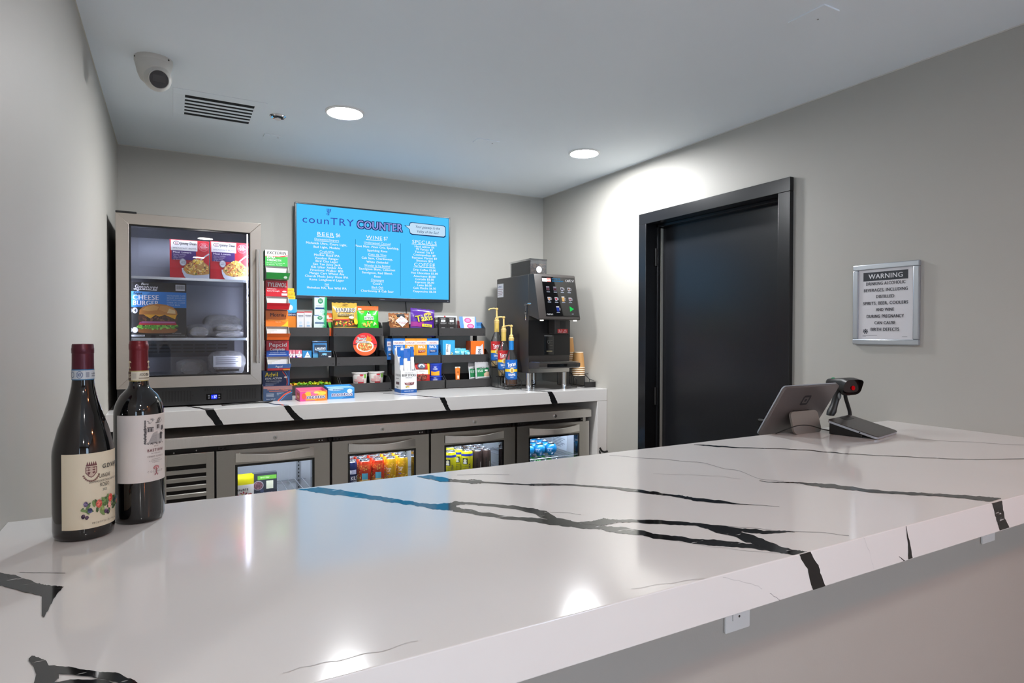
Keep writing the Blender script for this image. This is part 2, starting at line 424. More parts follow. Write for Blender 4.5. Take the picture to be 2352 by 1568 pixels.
for x, y in ((2.05, -.9), (1.75, -2.7)):
    downlight(x, y, .07, LOBBY_LAMP*.7, 'warm toned recessed downlight over the lobby beside the side wall', 'warm lobby downlights', (255, 150, 92))
# dome camera
p = gZ(350, 136, CE)
t = thing('dome_camera', 'white turret security camera on the ceiling by the vent', 'camera', (p.x+.004, p.y, CE))
cw = M('camera_white', (205, 203, 198), rough=.45)
MB().lathe([(0, 0), (.062, 0), (.062, -.014), (.0605, -.0165)], 36).build('base_ring', cw, t)
MB().lathe([(.0605, -.0165), (.06, -.02), (.052, -.055), (.044, -.075), (.03, -.088), (0, -.09)], 36).build('housing', cw, t)
d = (Vector((.12, -1.0, -.42))).normalized(); c0 = Vector((.012, -.018, -.072))
eb = MB(); eb.ell(c0, .046, .046, .046, n=28, k=16); eye = eb.build('eyeball', cw, t)
MB().cyl(c0+d*.036, c0+d*.050, .0335, .0325, n=32).build('lens_bezel', cw, eye)
MB().cyl(c0+d*.045, c0+d*.0508, .030, n=32).build('lens_glass', GLOSSB, eye)
a = d.orthogonal().normalized(); sx = d.cross(Vector((0, 0, 1))).normalized(); sz = sx.cross(d)
q = c0+d*.0512
g = [q+sx*x+sz*z for x, z in ((-.02, -.009), (.02, -.009), (.02, .014), (-.02, .014))]
MB().add(g + [v+d*.0012 for v in g], [(0,1,2,3), (4,5,6,7), (0,1,5,4), (1,2,6,5), (2,3,7,6), (3,0,4,7)]).build('sensor_window', M('lens_grey', (70, 68, 68), rough=.2), eye)
for an in (200, 320): MB().cyl((.0615*math.cos(R(an)), .0615*math.sin(R(an)), -.008), (.0635*math.cos(R(an)), .0635*math.sin(R(an)), -.008), .003, n=10).build('screw', BLACK, t)
# ceiling vent
v0, v1 = gZ(398, 200, CE), gZ(592, 296, CE)
vx0, vx1, vy0, vy1 = .004, .362, 2.85, 3.235
t = thing('ceiling_vent', 'white slotted air vent grille in the ceiling', 'vent', ((vx0+vx1)/2, (vy0+vy1)/2, CE))
hw, hd = (vx1-vx0)/2, (vy1-vy0)/2; sl0, sl1 = -.135, .135
MB().box(-hw, hw, -hd, -.132, -.0026, 0).box(-hw, hw, .132, hd, -.0026, 0).box(-hw, sl0, -.132, .132, -.0026, 0).box(sl1, hw, -.132, .132, -.0026, 0).build('frame', CEILP, t, bevel=.0008)
MB().box(sl0, sl1, -.132, .132, -.001, 0).build('dark_duct', M('duct_dark', (20, 20, 21), rough=.9), t)
for i in range(5): y = -.132+.264*(i+1)/6; MB().box(sl0, sl1, y-.0105+.001, y+.0105+.001, -.0022, -.0014).build('slat', CEILP, t)
# sprinkler
p = gZ(638, 266, CE)
t = thing('sprinkler', 'chrome recessed fire sprinkler head beside the vent', 'sprinkler', (p.x, p.y, CE))
MB().lathe([(.022, -.001), (.036, 0), (.036, -.003), (.03, -.008), (.022, -.004)], 32, caps=False).build('escutcheon', CHROME, t)
MB().lathe([(0, -.0005), (.022, -.0005), (.022, -.002), (0, -.002)], 24).build('cup', BLACK, t)
MB().cyl((0, 0, -.002), (0, 0, -.014), .006, n=12).cyl((0, 0, -.014), (0, 0, -.016), .015, n=20).build('deflector', CHROME, t)
# cover plates
for (x, y), (w, dd), lb in (((.445, 3.31), (.085, .05), 'small flat white cover plate on the ceiling next to the sprinkler'), ((1.425, 2.86), (.12, .075), 'flat white cover plate on the ceiling between the two downlights'), ((1.757, 1.235), (.075, .125), 'flat white cover plate on the ceiling above the bar end')):
    t = thing('cover_plate', lb, 'cover plate', (x, y, CE))
    MB().box(-w/2, w/2, -dd/2, dd/2, -.005, 0).build('plate', CEILP, t, bevel=.001)
    MB().cyl((w*.3, 0, -.005), (w*.3, 0, -.0062), .003, n=10).build('screw', M('screw_grey', (150, 150, 150), rough=.4), t)
MB_ = None

# ================================================================== bar countertop
bar = thing('bar_countertop', 'thick white quartz bar top with bold black veins', 'countertop', (0, 0, 0))
MB().box(XL, XR, YF, YB, BT-.061, BT).build('slab', QUARTZ, bar, bevel=.0015)
MB().box(XL+.0, XR, YF+.02, YF+.04, BT-.0615, BT-.061).build('mitre_joint', FAINT, bar)
def smooth_noise(seed):
    g = random.Random(seed); return [g.uniform(-1, 1) for _ in range(200)]
def band(rows, plane, seed=1, n=6, jit=.8):
    """rows of (x, y_top, y_bottom) in picture pixels -> ragged strip on a plane of the stone"""
    g = random.Random(seed); top = []; bot = []
    for (x0, t0, b0), (x1, t1, b1) in zip(rows, rows[1:]):
        for i in range(n):
            q = i/n; e = q*q*(3-2*q); wd = (b0+(b1-b0)*e)-(t0+(t1-t0)*e); j = min(jit, wd*.12)
            top.append((x0+(x1-x0)*q, t0+(t1-t0)*e+g.uniform(-j, j))); bot.append((x0+(x1-x0)*q, b0+(b1-b0)*e+g.uniform(-j, j)))
    top.append(rows[-1][:2]); bot.append((rows[-1][0], rows[-1][2]))
    P3 = [plane(*p) for p in top]+[plane(*p) for p in bot]; m = len(top)
    return P3, [(i, i+1, m+i+1, m+i) for i in range(m-1)]
topP = lambda x, y: (lambda p: (min(max(p.x, XL+.001), XR-.001), min(max(p.y, YF+.0008), YB-.0008), BT+.0003))(gZ(x, y, BT))
frontP = lambda x, y: (lambda p: (p.x, YF-.0003, min(max(p.z, BT-.0605), BT-.0006)))(gY(x, y, YF))
VT = [
 [(680,1124,1124.5),(700,1122,1126),(731,1118.5,1132),(775,1124,1137),(820,1131,1142),(862,1138,1148),(900,1144,1154),(940,1150,1159),(964,1155,1162.5),(1000,1157,1170),(1030,1155,1172),(1048,1153,1173)],
 [(1030,1156,1166),(1045,1151,1160),(1070,1152.7,1158),(1113,1156,1161.6),(1177,1161,1168.6),(1220,1166.5,1178),(1250,1173,1191),(1285,1190,1196),(1312,1195,1198)],
 [(1040,1163,1174),(1070,1168.6,1178),(1113,1177,1185.6),(1177,1186.7,1193),(1220,1189,1198),(1262,1192,1204.7),(1305,1196,1209),(1347,1203.7,1214),(1376,1206,1215),(1400,1209.4,1221),(1430,1210.5,1225),(1475,1218,1229.6),(1505,1226,1237),(1550,1230.6,1241),(1600,1238,1248.7),(1640,1239,1253),(1680,1243.4,1256),(1720,1248.7,1259),(1750,1254,1263),(1790,1262,1269),(1815,1264,1272)],
 [(1325,1199.4,1201),(1357,1197,1205),(1376,1193,1206),(1387,1190,1206),(1400,1192.4,1204),(1420,1193.5,1200),(1450,1193,1199),(1500,1193.5,1203),(1560,1197.7,1205.8),(1600,1201,1207),(1650,1206,1212),(1700,1213.6,1221),(1735,1215,1225),(1755,1219,1226),(1790,1218.5,1224),(1810,1219,1222),(1826,1221.7,1222.2)],
 [(1595,1206,1207),(1620,1207,1213.6),(1650,1207,1225),(1680,1216,1230.6),(1720,1226,1246.6),(1745,1235,1254),(1770,1245.5,1265.7),(1800,1258,1271),(1830,1263.6,1275),(1846,1266,1273),(1864,1267,1268.5)],
 [(958,1094,1095),(985,1091.7,1100),(1015,1096,1106),(1040,1100.6,1106),(1070,1102.5,1108),(1085,1101,1110.8),(1100,1102,1109.7),(1113,1106.3,1109.3),(1177,1110,1112.7),(1210,1112,1114),(1225,1111,1115.5),(1262,1110.6,1115),(1305,1112,1114.4),(1350,1114.4,1117.5),(1400,1117.5,1121.6),(1450,1122,1128.6),(1500,1128.6,1135),(1530,1134.4,1138),(1560,1136.5,1142.4),(1575,1140,1145.6),(1600,1143.5,1151),(1650,1148.8,1156),(1700,1157,1158.4),(1745,1160,1160.6),(1790,1163.3,1163.7)],
 [(1744,1104,1104.5),(1765,1106.6,1107.8),(1790,1106.8,1108.4),(1815,1107,1109),(1835,1108,1110),(1860,1109.5,1115),(1900,1111,1120),(1950,1117,1125),(2000,1124.5,1131),(2050,1128.5,1134),(2100,1131,1137),(2150,1134,1139.5),(2200,1136,1143.5),(2250,1140,1149.5),(2276,1142,1151.5),(2299,1144,1145.5)],
 [(1594,1021,1021.6),(1620,1021.5,1023.5),(1650,1023.5,1026.5),(1700,1027.5,1029),(1780,1029.6,1030.8),(1850,1032.6,1034.3),(1900,1037.5,1039),(1950,1041.8,1043.2),(2030,1046,1047),(2070,1047.5,1048.8),(2130,1051,1052),(2200,1053.8,1054.8),(2250,1054.6,1055.6),(2352,1053,1054.2)],
 [(-20,1312,1339),(0,1316,1345),(30,1321,1353),(60,1330,1361),(88,1340,1367),(104,1344,1372),(124,1346,1374),(137,1347,1358),(146,1348,1349)],
 [(96,1368,1415),(101,1352,1418),(108,1348,1406),(118,1347,1388),(124,1347,1375)],
 [(66,1513,1519),(74,1507,1528),(86,1510,1553),(95,1514,1568),(105,1518,1563),(112,1529,1549),(150,1532,1549),(200,1540,1554),(230,1545,1560),(265,1546,1567),(300,1560,1590),(330,1577,1600),(352,1592,1602)],
 [(74,1580,1625),(86,1545,1612),(97,1540,1588),(118,1546,1572),(135,1545,1560)],
 [(120,1568,1600),(170,1562,1585),(230,1562,1580),(290,1578,1592),(330,1590,1606)],
]
for i, rows in enumerate(VT): MB().add(*band(rows, (lambda x, y, i=i: topP(x, y)[:2]+(BT+.0002+i*.00007,)), seed=i+3)).build('vein', VEIN, bar)
def vpoly(left, right, pl, mat=VEIN, parent=bar, seed=1):
    g = random.Random(seed); L = []; Rr = []
    def res(a):
        o = []
        for (x0, y0), (x1, y1) in zip(a, a[1:]):
            for i in range(5): o.append((x0+(x1-x0)*i/5+g.uniform(-1, 1)*.8, y0+(y1-y0)*i/5))
        o.append(a[-1]); return o
    L, Rr = res(left), res(right); m = len(L)
    n = min(m, len(Rr))
    L = [left and L[int(i*(m-1)/(n-1))] for i in range(n)]; Rr = [Rr[int(i*(len(Rr)-1)/(n-1))] for i in range(n)]
    return MB().add([pl(*p) for p in L]+[pl(*p) for p in Rr], [(i, i+1, n+i+1, n+i) for i in range(n-1)]).build('vein', mat, parent)
vpoly([(1835,1273),(1847,1296),(1855,1306),(1862,1343),(1869,1357)], [(1862,1266),(1870,1285),(1880,1297),(1884,1315),(1896,1349)], frontP, seed=2)
vpoly([(2277,1151),(2285,1180),(2290,1200),(2296,1218)], [(2300,1144),(2303,1165),(2308,1190),(2318,1211)], frontP, seed=3)
vpoly([(2081,1208),(2084,1240),(2086,1284)], [(2081.5,1208),(2088,1240),(2096,1281)], frontP, seed=4)
vpoly([(2064,1278),(2070,1283),(2075,1288)], [(2065,1277),(2072,1282),(2078,1287)], frontP, seed=5)
def thin(pts, pl, w, mat):
    rows = [(x, y-w/2, y+w/2) for x, y in pts]; MB().add(*band(rows, pl, seed=int(pts[0][0])+9, jit=.25)).build('vein', mat, bar)
thin([(1400,1046),(1500,1053),(1600,1061),(1680,1078),(1760,1102),(1800,1105)], topP, .8, FAINT)
thin([(1500,1088),(1570,1090),(1650,1093),(1700,1100)], topP, .7, FAINT2)
thin([(1050,1091),(1110,1088.5),(1170,1090)], topP, .7, FAINT)
thin([(1250,1176),(1300,1177),(1335,1182)], topP, .7, FAINT)
thin([(1640,1206),(1720,1212),(1800,1220),(1880,1222),(1950,1230)], topP, .9, FAINT)
thin([(1560,1244),(1650,1257),(1730,1266),(1790,1270)], topP, 1.0, FAINT2)
thin([(45,1314),(90,1315),(150,1316)], topP, 1.4, FAINT)
thin([(650,1545),(700,1531),(760,1519),(860,1498),(960,1472)], topP, 1.4, FAINT2)
thin([(1450,1352),(1530,1340),(1600,1330),(1625,1329)], topP, 1.2, FAINT2)
thin([(2100,1008),(2200,1014),(2352,1022)], topP, .7, FAINT)
thin([(1660,1325),(1690,1332),(1720,1339),(1740,1345),(1750,1352)], frontP, 1.6, FAINT2)
thin([(1768,1362),(1780,1370),(1792,1378)], frontP, 1.6, FAINT)
thin([(1983,1234),(1995,1262),(2004,1295),(2007,1306)], lambda x, y: frontP(x, y), 1.6, FAINT2)
# outlets on the half wall
def outlet(x, z, lb):
    t = thing('wall_outlet', lb, 'outlet', (x, WBY, z))
    MB().box(-.035, .035, -.006, 0, -.057, .057).build('cover_plate', WHITEP, t, bevel=.003)
    MB().box(-.017, .017, -.0085, -.006, -.034, .034).build('receptacle', WHITEP, t, bevel=.001)
    for zz in (-.019, .019):
        for xx, hh in ((-.0065, .0045), (.0065, .0036)): MB().box(xx-.001, xx+.001, -.0089, -.0084, zz+.003-hh, zz+.003+hh).build('slot', BLACK, t)
        MB().cyl((0, -.0084, zz-.008), (0, -.0089, zz-.008), .0025, n=10).build('ground_hole', BLACK, t)
    MB().cyl((0, -.006, -.0), (0, -.0092, 0), .0028, n=10).build('screw', CHROME, t)
a, b = gY(1660, 1455, WBY), gY(1719, 1437, WBY)
outlet((a.x+b.x)/2, a.z+.057, 'white wall outlet under the bar top by the black-veined edge')
a, b = gY(2250, 1249, WBY), gY(2282, 1240, WBY)
outlet((a.x+b.x)/2, (a.z+b.z)/2+.057, 'white wall outlet under the bar top close to the side wall')

# ================================================================== back counter
bc = thing('back_counter', 'white quartz back counter with waterfall end and black veins', 'countertop', (0, 0, 0))
MB().prism([(YC, CT-.0735), (YC+.02, CT-.0735), (YC+.02, CT-.04), (D-.002, CT-.04), (D-.002, CT), (YC, CT)], 'x', XL+.002, XR-.002).build('slab', QUARTZ, bc, bevel=.0015)
MB().box(XR-.077, XR-.002, YC+.0005, D-.002, 0, CT-.0737).build('waterfall_panel', QUARTZ, bc, bevel=.0015)
MB().box(XL+.002, XL+.02, YC+.12, D-.002, 0, CT-.0737).build('end_panel', SATIN, bc)
bf = lambda x, y: (lambda p: (p.x, YC-.0003, min(max(p.z, CT-.073), CT-.0006)))(gY(x, y, YC))
bt = lambda x, y: (lambda p: (p.x, min(max(p.y, YC+.001), D-.002), CT+.0003))(gZ(x, y, CT))
vpoly([(470,940),(478,955),(485,962),(497,980)], [(491,938),(500,955),(508,966),(516,978)], bf, parent=bc, seed=6)
vpoly([(651,931),(660,945),(668,955),(679,968)], [(664,930),(675,944),(688,956),(702,967)], bf, parent=bc, seed=7)
vpoly([(1009,912),(1016,925),(1021,935),(1027,946)], [(1022,911),(1027,925),(1031,935),(1037,945)], bf, parent=bc, seed=8)
vpoly([(1257,898),(1262,910),(1265,920),(1268,929)], [(1268,898),(1273,908),(1278,918),(1282,928)], bf, parent=bc, seed=9)
for rows in ([(430,932.5,934),(455,935,937.5),(472,938,941.5),(492,938.5,940.5)], [(575,921.5,922.3),(610,924,925.5),(640,928,930.5),(664,930,932)],
             [(880,902.5,903.3),(920,905,906),(960,908,909),(985,910,911.5),(1008,911.5,914),(1022,912,913)], [(1130,893,893.6),(1190,894.5,895.5),(1240,897,898.5),(1268,898.5,900)]):
    MB().add(*band(rows, bt, seed=len(rows)+3, jit=.2)).build('vein', VEIN, bc)
# warning sign on the right wall
p0, p1 = gX(1964, 611, XR), gX(2114, 793.5, XR)
yc, zc = (p0.y+p1.y)/2, (1.681+1.369)/2; w, h = abs(p0.y-p1.y), 1.681-1.369
sg = thing('warning_sign', 'silver framed alcohol and pregnancy warning notice on the wall', 'sign', (XR, yc, zc))
sil = M('satin_aluminium', (190, 196, 204), rough=.3, metal=.85)
fb = MB()
for y0, y1, z0, z1 in ((-w/2, w/2, h/2-.021, h/2), (-w/2, w/2, -h/2, -h/2+.021), (-w/2, -w/2+.021, -h/2+.021, h/2-.021), (w/2-.021, w/2, -h/2+.021, h/2-.021)): fb.box(-.014, 0, y0, y1, z0, z1)
fb.build('frame', sil, sg, bevel=.003)
pw, ph = w-.042, h-.042
MB().box(-.008, -.001, -pw/2, pw/2, -ph/2, ph/2).build('paper', M('notice_paper', (212, 210, 214), rough=.35), sg)
dc = Dec(lambda u, v, k: (-.0084-k*.0001, pw/2-u*pw, -ph/2+v*ph), pw, ph)
nv = (36, 40, 50)
dc.rect(.09, .838, .905, .962, nv).text('WARNING', .5, .868, .065, (214, 214, 218), w=.62, st='b')
for i, (s, ww) in enumerate((('DRINKING ALCOHOLIC', .72), ('BEVERAGES, INCLUDING', .80), ('DISTILLED', .33), ('SPIRITS, BEER, COOLERS', .82), ('AND WINE', .325), ('DURING PREGNANCY', .68), ('CAN CAUSE', .38))):
    dc.text(s, .5, .775-i*.0935, .044, nv, w=ww, st='b')
dc.text('BIRTH DEFECTS', .5, .775-7*.0935, .044, nv, w=.52, st='b')
dc.build('lettering', sg); dc = Dec(dc.mp, pw, ph)
st = []
for i in range(14): a = R(90+i*360/14); r_ = .055 if i % 2 == 0 else .034; st.append((.14+r_*math.cos(a), .113+r_*math.sin(a)*pw/ph))
dc.poly(st, nv).ring(.14, .113, .026, .021, .25, (190, 190, 196))
dc.build('badge_emblem', sg); dc = Dec(dc.mp, pw, ph)
dc.rect(.085, .052, .36, .056, (120, 120, 126)).rect(.085, .04, .15, .044, (120, 120, 126))
dc.build('fine_print', sg); dc = Dec(dc.mp, pw, ph); dc.rect(.81, .037, .90, .042, (120, 120, 126)).build('form_number', sg)
# ================================================================== menu screen
tx0, tx1, tz0, tz1, TY = .628, 1.612, 1.612, 2.179, 3.768
tw, th = tx1-tx0, tz1-tz0
tv = thing('menu_screen', 'flat wall mounted screen showing a bright blue drinks menu', 'screen', ((tx0+tx1)/2, TY, tz0))
bez = M('screen_bezel', (34, 38, 46), rough=.3)
bb = MB(); B1 = .009
bb.box(-tw/2, tw/2, 0, .03, th-B1, th).box(-tw/2, tw/2, 0, .03, 0, .02).box(-tw/2, -tw/2+B1, 0, .03, .02, th-B1).box(tw/2-B1, tw/2, 0, .03, .02, th-B1)
bb.build('bezel', bez, tv, bevel=.0015)
MB().box(-tw/2+.004, tw/2-.004, .012, .03, .004, th-.004).box(-tw/2+.12, tw/2-.12, .03, .058, .05, th-.1).build('back_shell', BLACK, tv)
MB().box(-.2, .2, .058, D-TY-.001, .12, .36).build('wall_bracket', SATIN, tv)
TVS = 1.15
MB().box(-tw/2+B1, tw/2-B1, .004, .012, .02, th-B1).build('display_panel', glow((74, 186, 246), TVS), tv)
pw, ph = tw-2*B1, th-B1-.02
dc = Dec(lambda u, v, k: (-pw/2+u*pw, .0037-k*.00012, .02+v*ph), pw, ph)
W_ = glow((255, 255, 255), 1.0); NV = glow((62, 84, 190), .9); LAV = glow((150, 160, 236), 1.0); INKB = glow((28, 60, 110), .8); PALE = glow((196, 226, 250), 1.0); TEAL = glow((20, 110, 160), .9)
dc.text('counTRY', .19, .80, .078, NV, w=.317, gap=.06)
dc.text('COUNTER', .518, .787, .088, LAV, w=.30, st='b', outline=INKB)
for x in (.187, .193, .199): dc.line([(x, .935), (x, .975)], .003, NV)
dc.ring(.185, .915, .007, .012, .35, NV).line([(.181, .975), (.182, .945), (.188, .93), (.2, .94), (.205, .975)], .003, NV).line([(.194, .93), (.193, .9)], .003, NV)
dc.poly([(.68, .868), (.715, .868), (.72, .905), (.735, .912), (.965, .905), (.977, .89), (.977, .775), (.965, .758), (.735, .762), (.72, .775), (.716, .825)], INKB)
dc.poly([(.69, .864), (.719, .864), (.724, .898), (.738, .905), (.962, .898), (.973, .885), (.973, .788), (.962, .772), (.738, .774), (.724, .785), (.72, .825)], PALE)
dc.text('Your gateway to the', .845, .85, .03, INKB, w=.175, sl=.25).text('Valley of the Sun!', .845, .795, .03, INKB, w=.155, sl=.25)
def lst(cx, rows):
    for s, y, ww, ul in rows:
        dc.text(s, cx, y, .0235, W_, w=ww, st='r' if ul else 'b')
        if ul: dc.rect(cx-ww/2, y-.011, cx+ww/2, y-.007, W_)
dc.text('BEER', .172, .667, .04, W_, w=.105, gap=.08).rect(.119, .655, .225, .661, W_).text('$6', .248, .667, .04, W_, w=.028)
lst(.179, [('Domestic/Import', .616, .15, 1), ('Michelob Ultra, Coors Light,', .57, .25, 0), ('Bud Light, Modelo', .53, .161, 0), ('Craft/IPA', .481, .09, 1), ('Mother Road IPA', .442, .155, 0), ('Voodoo Ranger', .407, .146, 0), ('Bird City Lager', .374, .137, 0), ('San Tan Juicy Jack', .34, .168, 0), ('Kilt Lifter Amber Ale', .306, .19, 0), ('Firestone Walker 805', .272, .2, 0), ('Mango Cart Wheat Ale', .239, .211, 0), ('Church Music Juicy Haze IPA', .204, .263, 0), ('Kona Longboard Lager', .168, .211, 0), ('NA', .118, .026, 1), ('Heineken NA, Run Wild IPA', .078, .242, 0)])
dc.text('WINE', .478, .671, .04, W_, w=.104, gap=.08).rect(.425, .659, .531, .665, W_).text('$7', .554, .671, .04, W_, w=.028)
lst(.498, [('Underwood Canned', .618, .175, 1), ('Pinot Noir, Pinot Gris, Sparkling,', .572, .288, 0), ('Sparkling Rose', .53, .132, 0), ('Casa de Vino', .485, .12, 1), ('Cab Sauv, Chardonnay,', .44, .205, 0), ('White Zinfandel', .398, .142, 0), ('Wonder & Ivy Bottled', .356, .17, 1), ('Sauvignon Blanc, Cabernet', .315, .238, 0), ('Sauvignon, Red Blend,', .273, .2, 0), ('Rose', .232, .043, 0), ('Champagne', .191, .087, 1), ('Cook\'s', .148, .061, 0), ('Black Oak', .106, .078, 1), ('Chardonnay & Cab Sauv', .062, .215, 0)])
dc.text('SPECIALS', .82, .66, .04, W_, w=.175, gap=.06).rect(.73, .648, .91, .654, W_)
lst(.82, [('Hard seltzer $6', .615, .14, 0), ('99 Variety $7', .582, .12, 0), ('Twisted Tea $7', .549, .136, 0), ('Cosmopolitan $9', .515, .156, 0), ('Espresso Martini $9', .48, .177, 0), ('Shooters $10', .446, .118, 0)])
dc.text('COFFEE', .82, .388, .042, W_, w=.15, gap=.06).rect(.743, .376, .897, .382, W_)
lst(.82, [('Drip Coffee $3.00', .336, .161, 0), ('Hot Chocolate $5.00', .298, .19, 0), ('Americano $5.00', .26, .154, 0), ('Cortado $5.00', .224, .13, 0), ('Espresso $6.00', .188, .136, 0), ('Latte $6.00', .152, .102, 0), ('Cafe Mocha $6.50', .117, .161, 0), ('Cappuccino $6.50', .078, .164, 0)])
dc.line([(.355, .655), (.355, .03)], .0022, TEAL).line([(.652, .645), (.652, .03)], .0022, TEAL)
dc.build('menu_lettering', tv)
d2 = Dec(face_map(tw, .02), tw, .02); d2.text('Hisense', .53, .35, .3, (150, 155, 165), w=.032); d2.build('maker_name', tv)
d2 = Dec(face_map(tw, .02), tw, .02); d2.rect(.98, .4, .986, .6, (170, 175, 185)); d2.build('power_light', tv)
def spline(pts, n=8):
    pts = [Vector(p) for p in pts]; out = []
    for i in range(len(pts)-1):
        p0, p1, p2, p3 = pts[max(i-1, 0)], pts[i], pts[i+1], pts[min(i+2, len(pts)-1)]
        for j in range(n):
            t = j/n; out.append(.5*((2*p1)+(p2-p0)*t+(2*p0-5*p1+4*p2-p3)*t*t+(3*p1-p0-3*p2+p3)*t**3))
    out.append(pts[-1]); return out
def cord(name, label, pts, r, mat=RUBBER, cat='cord'):
    return tag(MB().tube(spline(pts), r, 8).build(name, mat), label, cat)
a, b = gY(847, 694, D-.02), gY(853, 706, D-.02)
cord('screen_cord', 'short black cord curling below the blue menu screen behind the gummy bag', [a+Vector((-.01, 0, .03)), a, b, b+Vector((.006, 0, -.1)), b+Vector((.006, 0, -.3))], .003)
a = gY(932, 695, D-.02)
cord('screen_cord', 'black cord hanging straight down from the menu screen beside the pretzels', [a+Vector((0, 0, .03)), a, a+Vector((.003, 0, -.07)), a+Vector((.001, 0, -.3))], .003)

# ================================================================== display fridge on the counter
FX, FY = .0786, 3.22
fr = thing('display_fridge', 'stainless glass-door countertop fridge with lit shelves of food', 'fridge', (FX, FY, CT+.001))
hw = .2995
blk = M('fridge_black', (22, 22, 23), rough=.45)
lining = M('fridge_lining', (112, 114, 124), rough=.3, metal=.5, noise=.06, nscale=8)
for q in ((-hw, hw, .045, .565, .845, .876), (-hw, -hw+.03, .045, .565, .015, .845), (hw-.03, hw, .045, .565, .015, .845), (-hw+.03, hw-.03, .535, .565, .015, .845), (-hw+.03, hw-.03, .045, .535, .1, .135), (-hw+.03, hw-.03, .065, .535, .015, .1)): MB().box(*q).build('cabinet_panel', blk, fr, bevel=.0015)

IX, IZ0, IZ1 = hw-.03, .135, .845
for q in ((-IX, IX, .533, .535, IZ0, IZ1), (-IX, -IX+.002, .05, .533, IZ0, IZ1), (IX-.002, IX, .05, .533, IZ0, IZ1), (-IX+.002, IX-.002, .05, .533, IZ1-.002, IZ1), (-IX+.002, IX-.002, .05, .533, IZ0, IZ0+.002)): MB().box(*q).build('lining', lining, fr)
for x in (-hw+.06, hw-.06): MB().cyl((x, .12, 0), (x, .12, .0155), .018, n=16).build('foot', BLACK, fr)
for x in (-hw+.06, hw-.06): MB().cyl((x, .5, 0), (x, .5, .0155), .018, n=16).build('foot', BLACK, fr)
MB().box(-hw, -hw+.08, -.004, .05, .876, .885).build('top_hinge', BLACK, fr, bevel=.002)
dz0, dz1, bw = .0935, .879, .05
dd = MB()
def mitre(m, x0, x1, z0, z1, w, y0, y1):
    o = [(x0, z0), (x1, z0), (x1, z1), (x0, z1)]; i = [(x0+w, z0+w), (x1-w, z0+w), (x1-w, z1-w), (x0+w, z1-w)]
    for k in range(4): j = (k+1) % 4; m.prism([o[k], o[j], i[j], i[k]], 'y', y0, y1)
mitre(dd, -hw, hw, dz0, dz1, bw, 0, .04)
door = dd.build('door_frame', STEELF, fr, bevel=.0012)
g = MB(); mitre(g, -hw+bw, hw-bw, dz0+bw, dz1-bw, .007, .006, .042); g.build('gasket', GLOSSB, door)
MB().box(-hw+bw+.006, hw-bw-.006, .016, .02, dz0+bw+.006, dz1-bw-.006).build('glass', PANE, door)
hd = MB().cyl((hw-.022, -.045, .2), (hw-.022, -.045, .745), .0085, n=16); hnd = hd.build('handle', STEEL, door)
for z in (.235, .71): MB().cyl((hw-.022, 0, z), (hw-.022, -.04, z), .006, n=12).build('handle_post', STEEL, hnd)
LEDW = glow((226, 232, 255), 60.0)
for x, wd_ in ((-IX+.012, .004), (IX-.026, .0055)): MB().box(x-wd_/2, x+wd_/2, .052, .058, IZ0+.02, IZ1-.02).build('led_strip', LEDW if x > 0 else glow((226, 232, 255), 30.0), fr)
MB().box(-IX+.03, IX-.04, .06, .064, IZ1-.012, IZ1-.006).build('led_strip', glow((226, 232, 255), 60.0), fr)
def zAt(px_, py_, Y): return gY(px_, py_, Y).z-CT
shelf_z = [zAt(440, 639, 3.29), zAt(440, 776, 3.29)]
wire = M('shelf_metal', (190, 194, 202), rough=.22, metal=1)
for z in shelf_z:
    m = MB().box(-IX+.006, IX-.006, .065, .069, z-.012, z)
    m.box(-IX+.006, IX-.006, .069, .50, z-.004, z-.001)
    m.build('shelf', [wire], fr)
MB().box(-IX+.02, IX-.05, .515, .533, shelf_z[1]-.105, shelf_z[1]-.02).build('fan_duct', M('duct_grey', (70, 72, 78), rough=.4, metal=.3), fr)
for j in range(3):
    for i in range(7): MB().box(-.2+i*.056, -.2+i*.056+.047, .5125, .515, shelf_z[1]-.045-j*.018, shelf_z[1]-.038-j*.018).build('vent_slot', BLACK, fr)
# grille below the door
MB().box(-hw, hw, .03, .065, .006, .0925).build('base_panel', blk, fr, bevel=.002)
for x0, n_ in ((-.125, 10), (.145, 11)):
    for i in range(n_): x = x0+i*.0125; MB().box(x, x+.0065, .0288, .031, .024, .074).build('vent_slot', RUBBER, fr)
for i in range(8): x = .05+i*.0105; MB().box(x, x+.006, .0288, .031, .068, .08).build('vent_slot', RUBBER, fr)
MB().cyl((-.0, .031, .05), (-.0, .0285, .05), .004, n=12).build('lock', RUBBER, fr)
dp = MB().box(.058, .122, .0275, .0305, .026, .054).build('control_panel', GLOSSB, fr)
d3 = Dec(face_map(.064, .028, .058, .0275, .026), .064, .028)
d3.rect(.32, .14, .72, .86, glow((40, 60, 235), 1.4)).text('17', .58, .26, .46, glow((220, 230, 255), 2.0), w=.2, st='b').rect(.36, .45, .42, .53, glow((220, 230, 255), 2.0))
for y in (.2, .58): d3.rect(.1, y, .24, y+.26, (60, 62, 70)).rect(.78, y, .93, y+.26, (60, 62, 70)).rect(.13, y+.06, .21, y+.2, (150, 155, 165)).rect(.82, y+.06, .9, y+.2, (150, 155, 165))
d3.build('display_digits', dp)
cord('fridge_cord', 'black power cord lying on the back counter below the fridge', [(.2, 3.2, CT+.004), (.3, 3.24, CT+.004), (.40, 3.24, CT+.004), (.44, 3.3, CT+.004)], .003)

